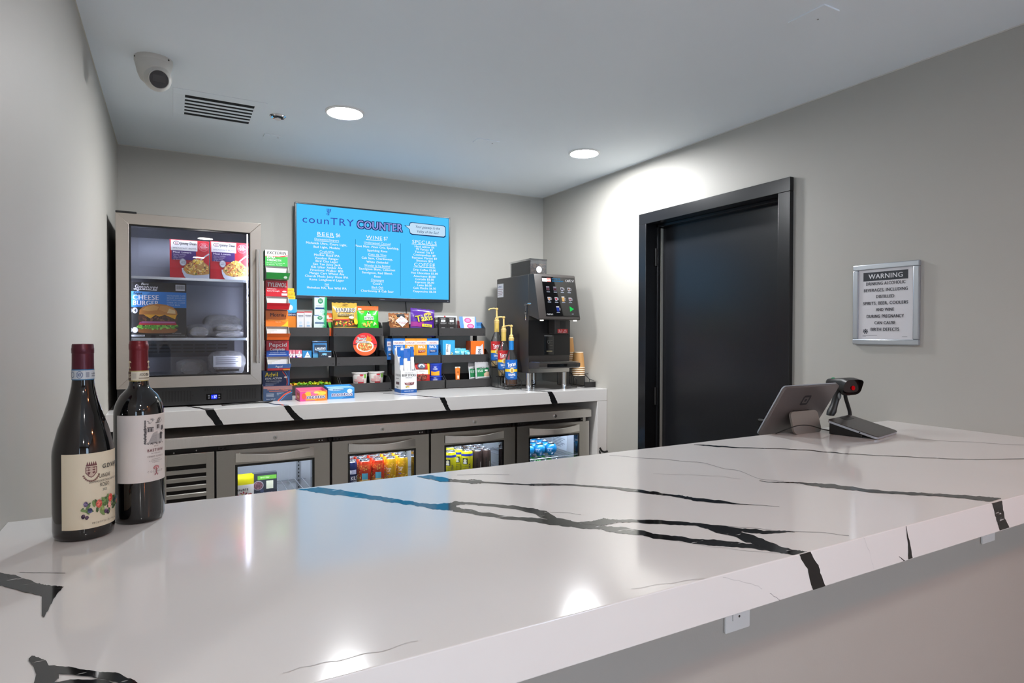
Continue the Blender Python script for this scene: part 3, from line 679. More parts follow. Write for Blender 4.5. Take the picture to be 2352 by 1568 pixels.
# --- boxes in the fridge
RACK = []          # (bin floor, bin front Y) of the rack bins: a bin's front panel covers the foot of what stands in it
def shown_from(zb, h, Y):
    for z, yf in RACK:
        if abs(zb-z) < .002 and h > .06: return max(0, (.05-.003-(Y-yf)*(CAMZ-z-.05)/Y))/h
    return 0
def pack(name, label, cat, x0, x1, yt, Y, zb, dep, mat, group=None, lean=0, h=None, rz=0, bevel=.0012, yb=None):
    """a carton whose front covers the pixels x0..x1 with its top at yt, standing at depth Y on height zb"""
    xm = (x0+x1)/2; a, b = gY(x0, yt, Y), gY(x1, yt, Y); w = b.x-a.x; zt = gY(xm, yt, Y).z
    if yb is not None: zb = gY(xm, yb, Y).z
    h = h or zt-zb
    t = thing(name, label, cat, ((a.x+b.x)/2, Y, zb), (R(-lean), 0, R(rz)), group)
    MB().box(-w/2, w/2, 0, dep, 0, h).build('carton', mat, t, bevel=bevel)
    v0 = shown_from(zb, h, Y); hv = h*(1-v0)
    return t, w, h, Dec(face_map(w, hv, None, 0, h*v0), w, hv), Dec(side_map(dep, h, -w/2), dep, h)
def card(name, col): return M(name, col, rough=.38)
RED_JD = card('carton_red', (196, 30, 44))
for i, (x0, x1, yt, lb) in enumerate(((389.5, 480, 551.5, 'red breakfast bowl carton next to its twin, farther from the fridge handle'), (482.6, 567.5, 556, 'red breakfast bowl carton at the lit side of the fridge beside the handle'))):
    t, w, h, f, s = pack('breakfast_bowl_carton', lb, 'food box', x0, x1, yt, FY+.10+i*.002, CT+shelf_z[0], .06, RED_JD, group='breakfast bowl cartons')
    f.rect(.03, .72, .70, .985, (228, 226, 222)).ell(.17, .91, .085, .05, (60, 40, 40)).ell(.17, .91, .07, .038, (236, 234, 230)).text('JD', .17, .885, .05, (170, 30, 40), w=.07, st='b')
    f.text('Jimmy Dean', .47, .875, .07, (36, 36, 44), w=.40, st='b').text('BREAKFAST BOWL', .38, .765, .035, (110, 110, 120), w=.60)
    f.rect(.05, .48, .66, .72, (66, 36, 106)).text('Meat Lovers', .31, .655, .045, (240, 236, 240), w=.46, st='b')
    for j, s_ in enumerate(('Bacon, Sausage,', 'Eggs, Potatoes,', 'Cheddar Cheese', '& Bacon')): f.text(s_, .09, .605-j*.042, .024, (206, 196, 220), w=.33-.04*j, al='l')
    f.ell(.86, .84, .13, .115, (214, 120, 128)).ell(.86, .84, .115, .10, (206, 40, 56)).text('22g', .86, .875, .05, (240, 210, 214), w=.12, st='b').text('PROTEIN', .86, .82, .036, (240, 220, 224), w=.19, st='b').text('PER BOWL', .86, .785, .022, (240, 210, 214), w=.14)
    f.ell(.33, .42, .085, .095, (214, 216, 222)).ring(.33, .42, .08, .09, .1, (90, 92, 110)).text('CAGE', .33, .43, .03, (80, 80, 100), w=.1, st='b').text('FREE', .33, .385, .03, (80, 80, 100), w=.1, st='b')
    bl = [(1.0, 0.0), (.42, 0.0), (.36, .06), (.31, .17), (.30, .27), (1.0, .27)]
    f.poly(bl, (206, 212, 224)).ell(.70, .27, .40, .085, (150, 106, 60), n=24) if False else f.poly(bl, (206, 212, 224))
    f.poly([(.33, .24), (.38, .33), (.46, .4), (.55, .46), (.68, .53), (.8, .5), (.9, .42), (1.0, .34), (1.0, .14), (.85, .11), (.6, .09), (.42, .13)], (196, 150, 84))
    f.speck(.68, .28, .30, .17, 90, [(236, 190, 70), (222, 160, 60), (120, 62, 40), (240, 214, 130), (190, 70, 50), (246, 226, 160), (110, 130, 60)], .0048, seed=5+i)
    f.speck(.70, .45, .13, .06, 26, [(248, 214, 90), (250, 230, 150), (236, 180, 60)], .0052, seed=9+i)
    f.line([(.78, .5), (.9, .6), (1.0, .67)], .006, (190, 196, 206))
    f.build('front_print', t)
t, w, h, f, s = pack('burger_carton', 'large black carton with a cheeseburger picture and blue band', 'food box', 300.5, 427.8, 648.5, FY+.075, CT+shelf_z[1], .12, card('carton_black', (24, 24, 27)))
BLU = (38, 128, 214)
f.rect(0, .55, 1, .83, BLU).poly([(.0, .55), (.35, .83), (.0, .83)], (76, 156, 228))
f.text('Pierre', .24, .945, .04, (236, 236, 238), w=.13, sl=.35, st='b').text('Signatures', .25, .865, .085, (240, 240, 242), w=.42, sl=.4).line([(.05, .865), (.46, .855)], .002, (240, 240, 242))
f.text('Angus', .03, .775, .05, (20, 30, 56), w=.16, al='l', st='b', sl=.2)
f.text('CHEESE', .03, .685, .082, (244, 246, 250), w=.46, al='l', st='b').text('BURGER', .03, .585, .082, (244, 246, 250), w=.46, al='l', st='b')
for j in range(5): f.text(('PASTEURIZED FLAME', 'BROILED ANGUS BEEF', 'PATTY WITH AMERICAN', 'CHEESE ON A KAISER', 'STYLE BUN')[j], .64, .755-j*.042, .024, (190, 220, 246), w=.34-.02*(j == 4)*5, al='l')
f.rect(.80, .86, .975, .97, (214, 216, 222))
for j in range(14): f.rect(.815+j*.011, .885, .815+j*.011+(.006 if j % 3 else .003), .96, (60, 60, 66))
# burger
f.poly([(.10, .14), (.14, .10), (.3, .085), (.6, .085), (.78, .10), (.84, .15), (.8, .18), (.14, .18)], (156, 96, 40))
f.speck(.47, .215, .385, .045, 80, [(96, 170, 46), (130, 200, 70), (70, 140, 40), (160, 216, 96)], .008, seed=3)
f.poly([(.13, .235), (.82, .235), (.8, .29), (.15, .29)], (196, 40, 48)).poly([(.14, .265), (.80, .265), (.79, .305), (.2, .305)], (166, 70, 140)).rect(.2, .28, .78, .29, (214, 150, 190))
f.poly([(.14, .30), (.82, .30), (.84, .35), (.82, .42), (.14, .42), (.12, .36)], (74, 40, 26)).speck(.48, .355, .33, .04, 60, [(54, 28, 20), (100, 58, 36), (40, 22, 18), (130, 80, 52)], .007, seed=4)
f.poly([(.22, .42), (.44, .42), (.34, .35)], (242, 176, 40)).poly([(.60, .42), (.82, .42), (.79, .34)], (242, 176, 40)).poly([(.42, .42), (.6, .42), (.5, .385)], (236, 164, 36))
f.poly([(.14, .42), (.15, .50), (.22, .56), (.34, .60), (.48, .615), (.62, .60), (.75, .56), (.82, .49), (.835, .42)], (196, 128, 52)).poly([(.2, .5), (.26, .555), (.4, .59), (.5, .56), (.46, .50), (.3, .48)], (222, 164, 86)).poly([(.52, .58), (.64, .58), (.76, .53), (.8, .46), (.6, .47), (.5, .51)], (214, 152, 74)).poly([(.64, .45), (.80, .44), (.79, .5), (.68, .53)], (238, 206, 150))
f.ell(.07, .49, .05, .052, (214, 216, 220)).text('4', .07, .465, .05, (24, 24, 28), st='b').ell(.07, .145, .052, .05, (226, 228, 232)).rect(.02, .03, .24, .06, (214, 216, 222)).text('SANDWICHES', .13, .037, .018, (30, 30, 34), w=.19, st='b')
f.text('4-4.8 OZ (136g) SANDWICHES NET WT 19.2 OZ', .5, .04, .016, (190, 192, 198), w=.47, al='l').text('FULLY COOKED KEEP FROZEN', .82, .075, .016, (190, 192, 198), w=.16)
f.build('front_print', t)
# --- film wrapped sandwiches
def wrapped(x0, x1, y0, y1, Y, zb, label, dep=.09, seed=1, food=(206, 190, 160), tagp=False):
    a, b = gY(x0, y1, Y), gY(x1, y1, Y); w = b.x-a.x; zt = gY((x0+x1)/2, y0, Y).z; h = zt-zb
    t = thing('wrapped_sandwich', label, 'sandwich', ((a.x+b.x)/2, Y+dep/2, zb), group='film wrapped sandwiches')
    g = random.Random(seed)
    MB().ell((0, 0, h*.42), w*.36, dep*.36, h*.38, n=16, k=8, jit=.08, rg=g).build('bread', M('bread_%d' % (sum(food)), food, rough=.7, noise=.25, nscale=60), t)
    m = MB(); n = 22; k = 12; vs_ = []; fs_ = []
    for j in range(k+1):
        ph = -math.pi/2+math.pi*j/k
        for i in range(n):
            an = 2*math.pi*i/n; q = 1+g.uniform(-.1, .1); cx, sx_ = math.cos(an), math.sin(an)
            ex = .6; e2 = abs(math.cos(ph))**.6
            X = w/2*math.copysign(abs(cx)**ex, cx)*e2*q; Yv = dep/2*math.copysign(abs(sx_)**ex, sx_)*e2*q
            Z = h/2+h/2*math.copysign(abs(math.sin(ph))**.8, math.sin(ph))*(1+g.uniform(-.06, .06))
            vs_.append((max(-w/2, min(w/2, X)), max(-dep/2, min(dep/2, Yv)), max(0.0005, min(h, Z))))
    for j in range(k):
        for i in range(n): fs_.append((j*n+i, j*n+(i+1) % n, (j+1)*n+(i+1) % n, (j+1)*n+i))
    m.add(vs_, fs_); m.build('film', FILM, t, smooth=False)
    if tagp:
        MB().box(-w*.36, w*.36, -dep/2-.004, -dep/2-.003, h*.35, h*.8).build('paper_label', M('label_white', (206, 208, 216), rough=.5), t)
        dd_ = Dec(face_map(w*.72, h*.45, None, -dep/2-.004, h*.35), w*.72, h*.45)
        for j in range(4): dd_.rect(.08, .8-j*.18, .9-.1*(j % 2), .86-j*.18, (110, 112, 124))
        dd_.build('label_print', t)
        MB().box(-w*.3, w*.3, -dep/2-.004, -dep/2-.003, h*.17, h*.26).build('date_strip', BLACK, t)
wrapped(427, 489, 744, 774, FY+.10, CT+shelf_z[1], 'film wrapped roll beside the burger carton', seed=2)
wrapped(487, 563, 759, 775, FY+.09, CT+shelf_z[1], 'film wrapped long sandwich at the bottom of a pair on the fridge shelf', seed=3, food=(226, 216, 196))
wrapped(484, 558, 744, 758, FY+.10, CT+shelf_z[1]+.034, 'film wrapped long sandwich lying on top of another on the fridge shelf', seed=4, food=(226, 216, 196))
wrapped(466, 556, 722, 772, FY+.22, CT+shelf_z[1], 'dark film wrapped pack at the back of the fridge shelf', seed=5, food=(66, 62, 62))
wrapped(405, 477, 825, 857, FY+.12, CT+IZ0+.002, 'crumpled film wrapped roll on the fridge floor', seed=6, food=(216, 206, 190))
wrapped(477, 566, 806, 856, FY+.09, CT+IZ0+.002, 'film wrapped sandwich with paper label and black date strip on the fridge floor', seed=7, food=(222, 218, 214), tagp=True)
# ================================================================== back bar cooler
KY = 3.13; KX0, KX1 = XL+.03, 2.288
ck = thing('back_bar_cooler', 'long stainless back bar cooler with four glass doors under the counter', 'cooler', ((KX0+KX1)/2, KY, 0))
ox = (KX0+KX1)/2
def L(x): return x-ox
KT = .932
KD = .60
doors = [(.172, .685), (.6975, 1.2143), (1.227, 1.7516), (1.766, 2.2845)]
body = MB().box(L(KX0), L(KX1), .03, KD, .885, KT-.002).box(L(KX0), L(KX1), .05, KD, .1, .16).box(L(KX0), L(KX1), KD-.03, KD, .16, .885)
for a, b in ((KX0, KX0+.03), (.155, .185), (2.26, KX1)): body.box(L(a), L(b), .05, KD-.03, .16, .885)
body.box(L(KX0+.03), L(.155), .08, KD-.03, .16, .885).box(L(KX0+.02), L(KX1-.02), .1, KD, .005, .1)
body.box(L(KX0), L(KX1), .046, .058, .846, .885)  # black lip added to block the led strips in the gap above the doors
body.build('cabinet_body', BLACK, ck)
MB().box(L(.185), L(2.26), KD-.034, KD-.03, .16, .885).box(L(.185), L(2.26), .06, KD-.034, .16, .163).box(L(.185), L(.187), .06, KD-.034, .163, .885).box(L(2.258), L(2.26), .06, KD-.034, .163, .885).box(L(.187), L(2.258), .06, KD-.034, .882, .885).build('cooler_lining', INNER, ck)
MB().box(L(.95)-.004, L(.95)+.004, .4, .57, .163, .882) if False else None
MB().box(L(KX0), L(KX1)+.006, -.012, .028, .8885, KT+.003).build('top_rail', STEELH, ck, bevel=.002)
MB().box(L(KX0), L(KX1), -.004, KD, KT+.003, KT+.006).build('top_sheet', STEELH, ck)
MB().box(L(KX1)-.05, L(KX1)-.03, .0, .03, .86, .888).build('hinge_post', STEEL, ck)
for px_, py_ in ((632, 1004), (878, 985), (1091, 969), (1275, 955)):
    p = gY(px_, py_, KY-.014); x = L(p.x)
    lk = MB().cyl((x, -.012, p.z), (x, -.02, p.z), .0105, .0095, n=20).build('lock', CHROME, ck)
    MB().cyl((x, -.0195, p.z), (x, -.0212, p.z), .006, n=14).build('keyhole_plug', STEEL, lk)
    MB().box(x-.0006, x+.0006, -.0216, -.021, p.z-.004, p.z+.004).build('key_slot', BLACK, lk)
# louvred compressor panel
px0, px1, pz1 = KX0+.002, .163, .862
pn = MB().box(L(px0), L(-.03), 0, .02, .12, pz1).box(L(.13), L(px1), 0, .02, .12, pz1).box(L(-.03), L(.13), 0, .02, .81, pz1).build('louvre_panel', STEEL, ck, bevel=.001)
for i in range(12):
    z = .797-i*.036
    MB().prism([(0, z-.026), (0, z-.010), (.003, z-.007), (.016, z-.020), (.018, z-.024)], 'x', L(-.0305), L(.1305)).build('louvre', STEEL, pn)
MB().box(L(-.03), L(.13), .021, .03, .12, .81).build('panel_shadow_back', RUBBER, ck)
for x, z in ((.0, .870), (.09, .874)): MB().cyl((L(x), .002, z), (L(x), -.001, z), .003, n=10).build('screw', STEEL, ck)
DT = .862
LEDC = glow((232, 240, 255), 110.0)
for i, (a, b) in enumerate(doors):
    m = MB(); wa, wb = a+.0785, b-.0735; wz0, wz1 = .25, .792
    m.box(L(a), L(wa), 0, .045, .11, DT).box(L(wb), L(b), 0, .045, .11, DT).box(L(wa), L(wb), 0, .045, wz1, DT).box(L(wa), L(wb), 0, .045, .11, wz0)
    d_ = m.build('door', STEEL, ck, weld=True)
    g = MB(); mitre(g, L(wa), L(wb), wz0, wz1, .011, .002, .046); g.build('gasket', GLOSSB, d_)
    MB().box(L(wa)+.010, L(wb)-.010, .012, .016, wz0+.010, wz1-.010).build('glass', PANE2, d_)
    # bowed pull handle
    hx0, hx1 = L(wa)+.002, L(wb)-.004; n = 14; vs_ = []; fs_ = []
    for j in range(n+1):
        q = j/n; x = hx0+(hx1-hx0)*q; bow = math.sin(math.pi*q); zt = .846-.013*bow; y = -.006-.034*bow
        vs_ += [(x, y, .804-.006*bow*0), (x, y, zt), (x, y+.006, zt+.002), (x, y+.006, .806)]
    for j in range(n):
        o4 = j*4
        for k in range(4): fs_.append((o4+k, o4+(k+1) % 4, o4+4+(k+1) % 4, o4+4+k))
    fs_ += [(0, 1, 2, 3), (n*4, n*4+1, n*4+2, n*4+3)]
    hm = MB().add(vs_, fs_); hm.box(hx0, hx0+.02, -.006, 0, .804, .846).box(hx1-.02, hx1, -.006, 0, .804, .846)
    hm.build('handle', STEELH, d_)
    for x in (L(a)+.02, L(a)+.036, L(b)-.05, L(b)-.036): MB().cyl((x, .012, .874), (x, .006, .874), .003, n=8).build('hinge_screw', CHROME, d_)
    MB().box(L(a)+.008, L(a)+.055, .006, .03, .866, .883).build('hinge', RUBBER, d_)
    MB().box(L(wa), L(wb), .062, .07, .832, .84).build('led_strip', LEDC, ck)
for i, x in enumerate((.691, 1.22, 1.7585)): MB().box(L(x)-.006, L(x)+.006, .03, .06, .11, .885).build('mullion', RUBBER, ck)
# shelf standards and shelves
std = M('shelf_standard', (176, 180, 186), rough=.35, metal=.8)
for x in [gY(q, 1090, KY+KD-.04).x for q in (686, 889, 931, 1068, 1107, 1240, 1290)]:
    pi = MB().box(L(x)-.011, L(x)+.011, KD-.04, KD-.0345, .17, .86).build('shelf_standard', std, ck)
    sl_ = MB()
    for k in range(30): sl_.box(L(x)-.0035, L(x)+.0035, KD-.0408, KD-.0402, .2+k*.021, .209+k*.021)
    tag(sl_.build('slots', BLACK, pi), kind='stuff')
SZ = .575
for i, (a, b) in enumerate(doors):
    m = MB(); z = SZ if i != 3 else .64
    for k in range(12): m.tube([(L(a+.04+(b-a-.08)*k/11), .085, z), (L(a+.04+(b-a-.08)*k/11), .55, z)], .002, 6)
    m.tube([(L(a+.02), .085, z-.003), (L(b-.02), .085, z-.003)], .003, 6).tube([(L(a+.02), .53, z-.003), (L(b-.02), .53, z-.003)], .003, 6)
    m.build('wire_shelf', std, ck)
cord('cooler_cord', 'thick black power cord looping down beside the cooler end', [gY(1353, 978, 3.17), gY(1363, 1000, 3.14), gY(1372, 1022, 3.10), gY(1380, 1045, 3.07), gY(1386, 1062, 3.06)], .0055)
cord('cord_end', 'short bent black cord hooked around the waterfall panel edge', [gY(1378, 1028, 3.07), gY(1382, 1035, 3.068), gY(1388, 1037.5, 3.066), gY(1395, 1036, 3.066)], .006)

# ---- drinks
def can_proto(name, label, r, h, body, group, cat='can', lid=None):
    t = thing(name, label, cat, (0, 0, 0), group=group)
    rt = r*.8
    MB().lathe([(0, .004), (r*.72, .004), (r*.76, 0), (r*.82, .002), (r, .012), (r, h-.022), (rt+.002, h-.007)], 24).build('can_body', body, t)
    MB().lathe([(rt+.002, h-.007), (rt, h-.004), (rt+.0015, h), (rt-.003, h), (rt-.004, h-.006), (0, h-.006)], 24).build('lid', lid or M('can_aluminium', (214, 216, 220), rough=.2, metal=1), t)
    MB().box(-.004, .004, -.016, .003, h-.006, h-.0045).build('pull_tab', M('can_aluminium', (214, 216, 220), rough=.2, metal=1), t)
    return t
def can_dec(r, h, a0=-1.9, arc=2.6): return Dec(cyl_map(r, .012, h-.022, a0, arc), arc*r, h-.034, sub=10)
CH = .157
def yc_can(px0, px1, yt, Y, h=CH):
    p = gY((px0+px1)/2, yt, Y); return p
def put(proto, x, Y, z, lab=None, used={}):
    k = proto.name
    o = proto if k not in used else copy_tree(proto)
    used[k] = 1; o.location = (x, Y, z)
    o.rotation_euler = (0, 0, math.atan2(x, Y)*-1 + rnd.uniform(-.12, .12))
    if lab: o['label'] = lab
    return o
zc = SZ+.0025
YC1 = KY+.125
# amber ale cans (blue-red)
cb = can_proto('beer_can', 'tall dark blue and red beer can behind the cooler glass, beside fruit-print cans', .033, CH, M('can_navy', (30, 44, 96), rough=.25, metal=.5), 'navy beer cans')
f = can_dec(.033, CH); f.rect(0, .62, 1, .80, (188, 190, 214)).ell(.45, .72, .25, .1, (236, 238, 246)).rect(0, 0, 1, .22, (110, 26, 40)).text('KILT', .88, .36, .17, (240, 240, 244), w=.5, st='b').text('LIFTER', .86, .26, .06, (220, 224, 236), w=.42).text('AMBER ALE', .55, .12, .03, (226, 190, 196), w=.35); f.build('can_print', cb)
p = gY(806, 1046, YC1)
for dx, dy in ((0, 0), (.0, .072), (0, .144)): put(cb, p.x+dx, YC1+dy, zc)
co = can_proto('fruit_can', 'tall red orange fruit print can in the cooler', .033, CH, M('can_orange_red', (216, 62, 30), rough=.25, metal=.4), 'red orange fruit print cans')
f = can_dec(.033, CH); f.rect(0, 0, 1, .34, (214, 150, 40)).rect(0, .78, 1, 1, (222, 84, 36)).rect(.5, .34, .86, .62, (90, 186, 214)).rect(.5, .30, .86, .36, (238, 214, 150)).scrib(.2, .20, .8, .08, (60, 34, 20), 2).scrib(.3, .09, .72, .07, (60, 34, 20), 3).speck(.25, .6, .2, .3, 40, [(190, 40, 30), (240, 160, 50), (90, 120, 50), (250, 210, 110)], .004, seed=2).speck(.6, .85, .3, .1, 24, [(240, 120, 40), (206, 40, 34), (250, 200, 90)], .004, seed=3)
f.build('can_print', co)
for (a, b, yt) in ((822, 853, 1054), (854, 883, 1051)):
    p = gY((a+b)/2, yt+3, YC1-.01)
    for k in range(3): put(co, p.x+.004*k, YC1-.01+.072*k, zc)
cy_ = can_proto('wheat_ale_can', 'tall yellow mango print can in the cooler', .0295, CH, M('can_yellow', (240, 186, 26), rough=.25, metal=.4), 'yellow mango print cans')
f = can_dec(.0295, CH); f.text('Mango', .45, .66, .10, (250, 240, 214), w=.42, st='b').text('Cart', .45, .55, .10, (250, 240, 214), w=.3, st='b').rect(0, 0, 1, .08, (70, 180, 170)).speck(.5, .3, .45, .25, 46, [(250, 210, 60), (226, 150, 30), (214, 120, 30), (110, 170, 80), (120, 90, 170)], .0045, seed=4).speck(.5, .85, .45, .1, 30, [(250, 214, 70), (230, 160, 36)], .004, seed=5)
f.build('can_print', cy_)
for (a, b, yt) in ((884, 911, 1049), (911, 938, 1046)):
    p = gY((a+b)/2, yt+3, YC1-.01)
    for k in range(3): put(cy_, p.x+.004*k, YC1-.01+.072*k, zc)
ct_ = can_proto('tea_can', 'tall bright yellow tea can with blue shoulder in the cooler', .034, CH, M('can_lemon', (232, 226, 30), rough=.25, metal=.3), 'bright yellow tea cans', lid=None)
f = can_dec(.034, CH); f.rect(-.4, .90, 1.4, 1, (36, 56, 170)).rect(.32, .52, .66, .80, (28, 40, 40)).ell(.49, .69, .11, .08, (240, 236, 200)).rect(.37, .54, .6, .62, (240, 240, 236)).text('TWISTED TEA', .86, .12, .09, (30, 34, 60), rot=90, st='b').rect(.16, .04, .32, .2, (240, 242, 240)).scrib(.3, .4, .68, .04, (90, 96, 40), 3).scrib(.34, .3, .62, .04, (90, 96, 40), 6)
for j in range(6): f.rect(.175+j*.022, .06, .187+j*.022, .18, (40, 40, 44))
f.build('can_print', ct_)
for (xm, dy) in ((1034, 0), (1072.5, -.01), (1053, .062), (1034, .135)):
    p = gY(xm, 1036, YC1+dy); put(ct_, p.x, YC1+dy, zc)
cs = can_proto('slim_can', 'slim brown cocktail can with silver top in the cooler', .0275, .15, M('can_brown', (84, 66, 62), rough=.3, metal=.4), 'slim brown cans')
f = can_dec(.0275, .15); [f.rect(.58, .14+j*.055, .70, .14+j*.055+(.03 if j % 3 else .045), (30, 24, 24)) for j in range(12)]; [f.rect(.88, .2+j*.04, .93, .225+j*.04, (206, 196, 190)) for j in range(10)]; f.build('can_print', cs)
for (a, b, yt) in ((1086, 1106, 1042), (1107, 1127, 1041)):
    p = gY((a+b)/2, yt+2, YC1-.012)
    for k in range(4): put(cs, p.x+.003*k, YC1-.012+.062*k, zc+.002)
# round cocktail cans
def ball_proto(name, label, col, group):
    t = thing(name, label, 'drink', (0, 0, 0), group=group); r = .0375
    prof = [(0, .0), (.018, 0)] + [(r*math.cos(a), r+.003+r*math.sin(a)*1.02) for a in [R(x) for x in (-58, -40, -20, 0, 20, 40, 56)]] + [(.022, .0725)]
    MB().lathe(prof, 24).build('ball_body', M('ball_%s_%s_%s' % col, col, rough=.2, spec=.6), t)
    MB().lathe([(.022, .0725), (.0245, .074), (.0245, .077), (.021, .077), (.02, .074), (0, .074)], 24).build('lid', M('can_aluminium', (214, 216, 220), rough=.2, metal=1), t)
    MB().box(-.003, .003, -.012, .002, .074, .0755).build('pull_tab', M('can_aluminium', (214, 216, 220), rough=.2, metal=1), t)
    f = Dec(cyl_map(lambda z: math.sqrt(max(1e-6, r*r-(z-r-.003)**2))*1.0+.0003, .018, .06, -1.85, 1.6), 1.6*r, .042, sub=10)
    f.scrib(.2, .55, .8, .16, (226, 240, 248), 4).scrib(.3, .32, .7, .16, (226, 240, 248), 5).rect(.25, .2, .75, .23, (226, 240, 248)); f.build('ball_print', t)
    return t
bb_ = ball_proto('round_cocktail', 'blue ball shaped cocktail can in the cooler', (20, 120, 176), 'blue ball cocktails')
gb_ = ball_proto('round_cocktail', 'green ball shaped cocktail can on the lower cooler shelf', (30, 170, 50), 'green ball cocktails')
zb4 = .6425
p = gY(1238, 1040, YC1+.03)
BX0 = p.x
for j in range(4):
    for i in range(3):
        x = BX0-.076+i*.079; put(bb_, x+.004*j, YC1+.03+j*.078-.012*(i == 2), zb4)
zl = .545
for j in range(3):
    for i in range(3): put(gb_, BX0-.07+i*.079, YC1-.02+j*.078, zl)
m4 = MB()
a, b = doors[3]
for k in range(12): m4.tube([(L(a+.04+(b-a-.08)*k/11), .085, zl-.0025), (L(a+.04+(b-a-.08)*k/11), .55, zl-.0025)], .002, 6)
m4.tube([(L(a+.02), .085, zl-.0055), (L(b-.02), .085, zl-.0055)], .003, 6); m4.build('wire_shelf', std, ck)
t = thing('price_card', 'white printed data card on the cooler side wall behind the blue ball drinks', 'card', (2.2575, KY+.3, .70))
MB().box(-.001, 0, -.09, .09, -.06, .075).build('card_sheet', M('card_white', (214, 222, 230), rough=.4), t)
f = Dec(lambda u, v, k: (-.0014-k*.0001, .09-u*.18, -.06+v*.135), .18, .135)
f.rect(.06, .82, .94, .94, (60, 66, 80))
for j in range(9): f.rect(.08, .74-j*.075, .9-.12*(j % 3), .77-j*.075, (130, 140, 152))
f.build('card_print', t)
# ---- snack packs behind the first door
zc1 = SZ+.0025
for k in range(4):
    Y = KY+.11+k*.018; a, b = gY(536-k*.5, 1094, Y), gY(583, 1094, Y)
    t = thing('mustard_snack_bag', 'shiny yellow topped snack bag standing in a row in the cooler', 'snack bag', ((a.x+b.x)/2-.003*k, Y, zc1), group='yellow topped snack bags')
    w = b.x-a.x; h = gY(560, 1091-2*k*0, Y).z-zc1+.002*k; m = MB(); nx, ny = 10, 12; vs_ = []; g = random.Random(40+k)
    for j in range(ny+1):
        for i in range(nx+1):
            u, v = i/nx, j/ny; q = .011*(1-abs(2*u-1)**3)*(1-abs(2*v-1)**4)
            vs_.append((-w/2+u*w, -q*.8+g.uniform(-.0008, .0008), v*h))
    fs_ = [(j*(nx+1)+i, j*(nx+1)+i+1, (j+1)*(nx+1)+i+1, (j+1)*(nx+1)+i) for j in range(ny) for i in range(nx)]
    n0 = len(vs_); vs_ += [(x, -y+.003, z) for x, y, z in vs_]; fs_ += [tuple(n0+q for q in f_[::-1]) for f_ in fs_]
    m.add(vs_, fs_); m.m = [0 if (i // nx) % ny > 7 else 1 for i in range(len(fs_))]
    m.build('pouch', [M('pouch_yellow', (226, 214, 20), rough=.28, coat=.4), M('pouch_pale', (232, 226, 220), rough=.3, coat=.4)], t)
    f = Dec(lambda u, v, k_: (-w/2+u*w, -.0108*(1-abs(2*u-1)**3)*(1-abs(2*v-1)**4)*.8-.0015-k_*.0001, v*h), w, h, sub=8)
    f.scrib(.15, .46, .7, .08, (30, 30, 34), k).speck(.5, .25, .4, .16, 30, [(222, 190, 40), (180, 60, 70), (40, 36, 36), (150, 50, 60)], .005, seed=k); f.build('pouch_print', t)
t, w, h, f, s = pack('snack_kit_pack', 'dark snack kit tray with green band and white cheese in the cooler', 'food pack', 574, 636, 1086, KY+.17, zc1, .035, card('kit_dark', (46, 50, 58)))
f.rect(.28, .74, .98, .90, (96, 160, 56)).scrib(.38, .79, .74, .06, (206, 230, 180), 3).ell(.30, .52, .20, .19, (150, 150, 156)).ell(.30, .52, .17, .16, (112, 74, 84)).speck(.30, .52, .15, .14, 40, [(80, 46, 56), (150, 110, 116), (96, 60, 66)], .004, seed=8)
f.rect(.60, .36, .86, .68, (222, 222, 196)).rect(.0, .0, 1, .30, (30, 36, 52)).ell(.44, .3, .07, .07, (60, 70, 96)).text('HILLSHIRE', .5, .15, .08, (190, 196, 206), w=.66)
f.build('front_print', t)
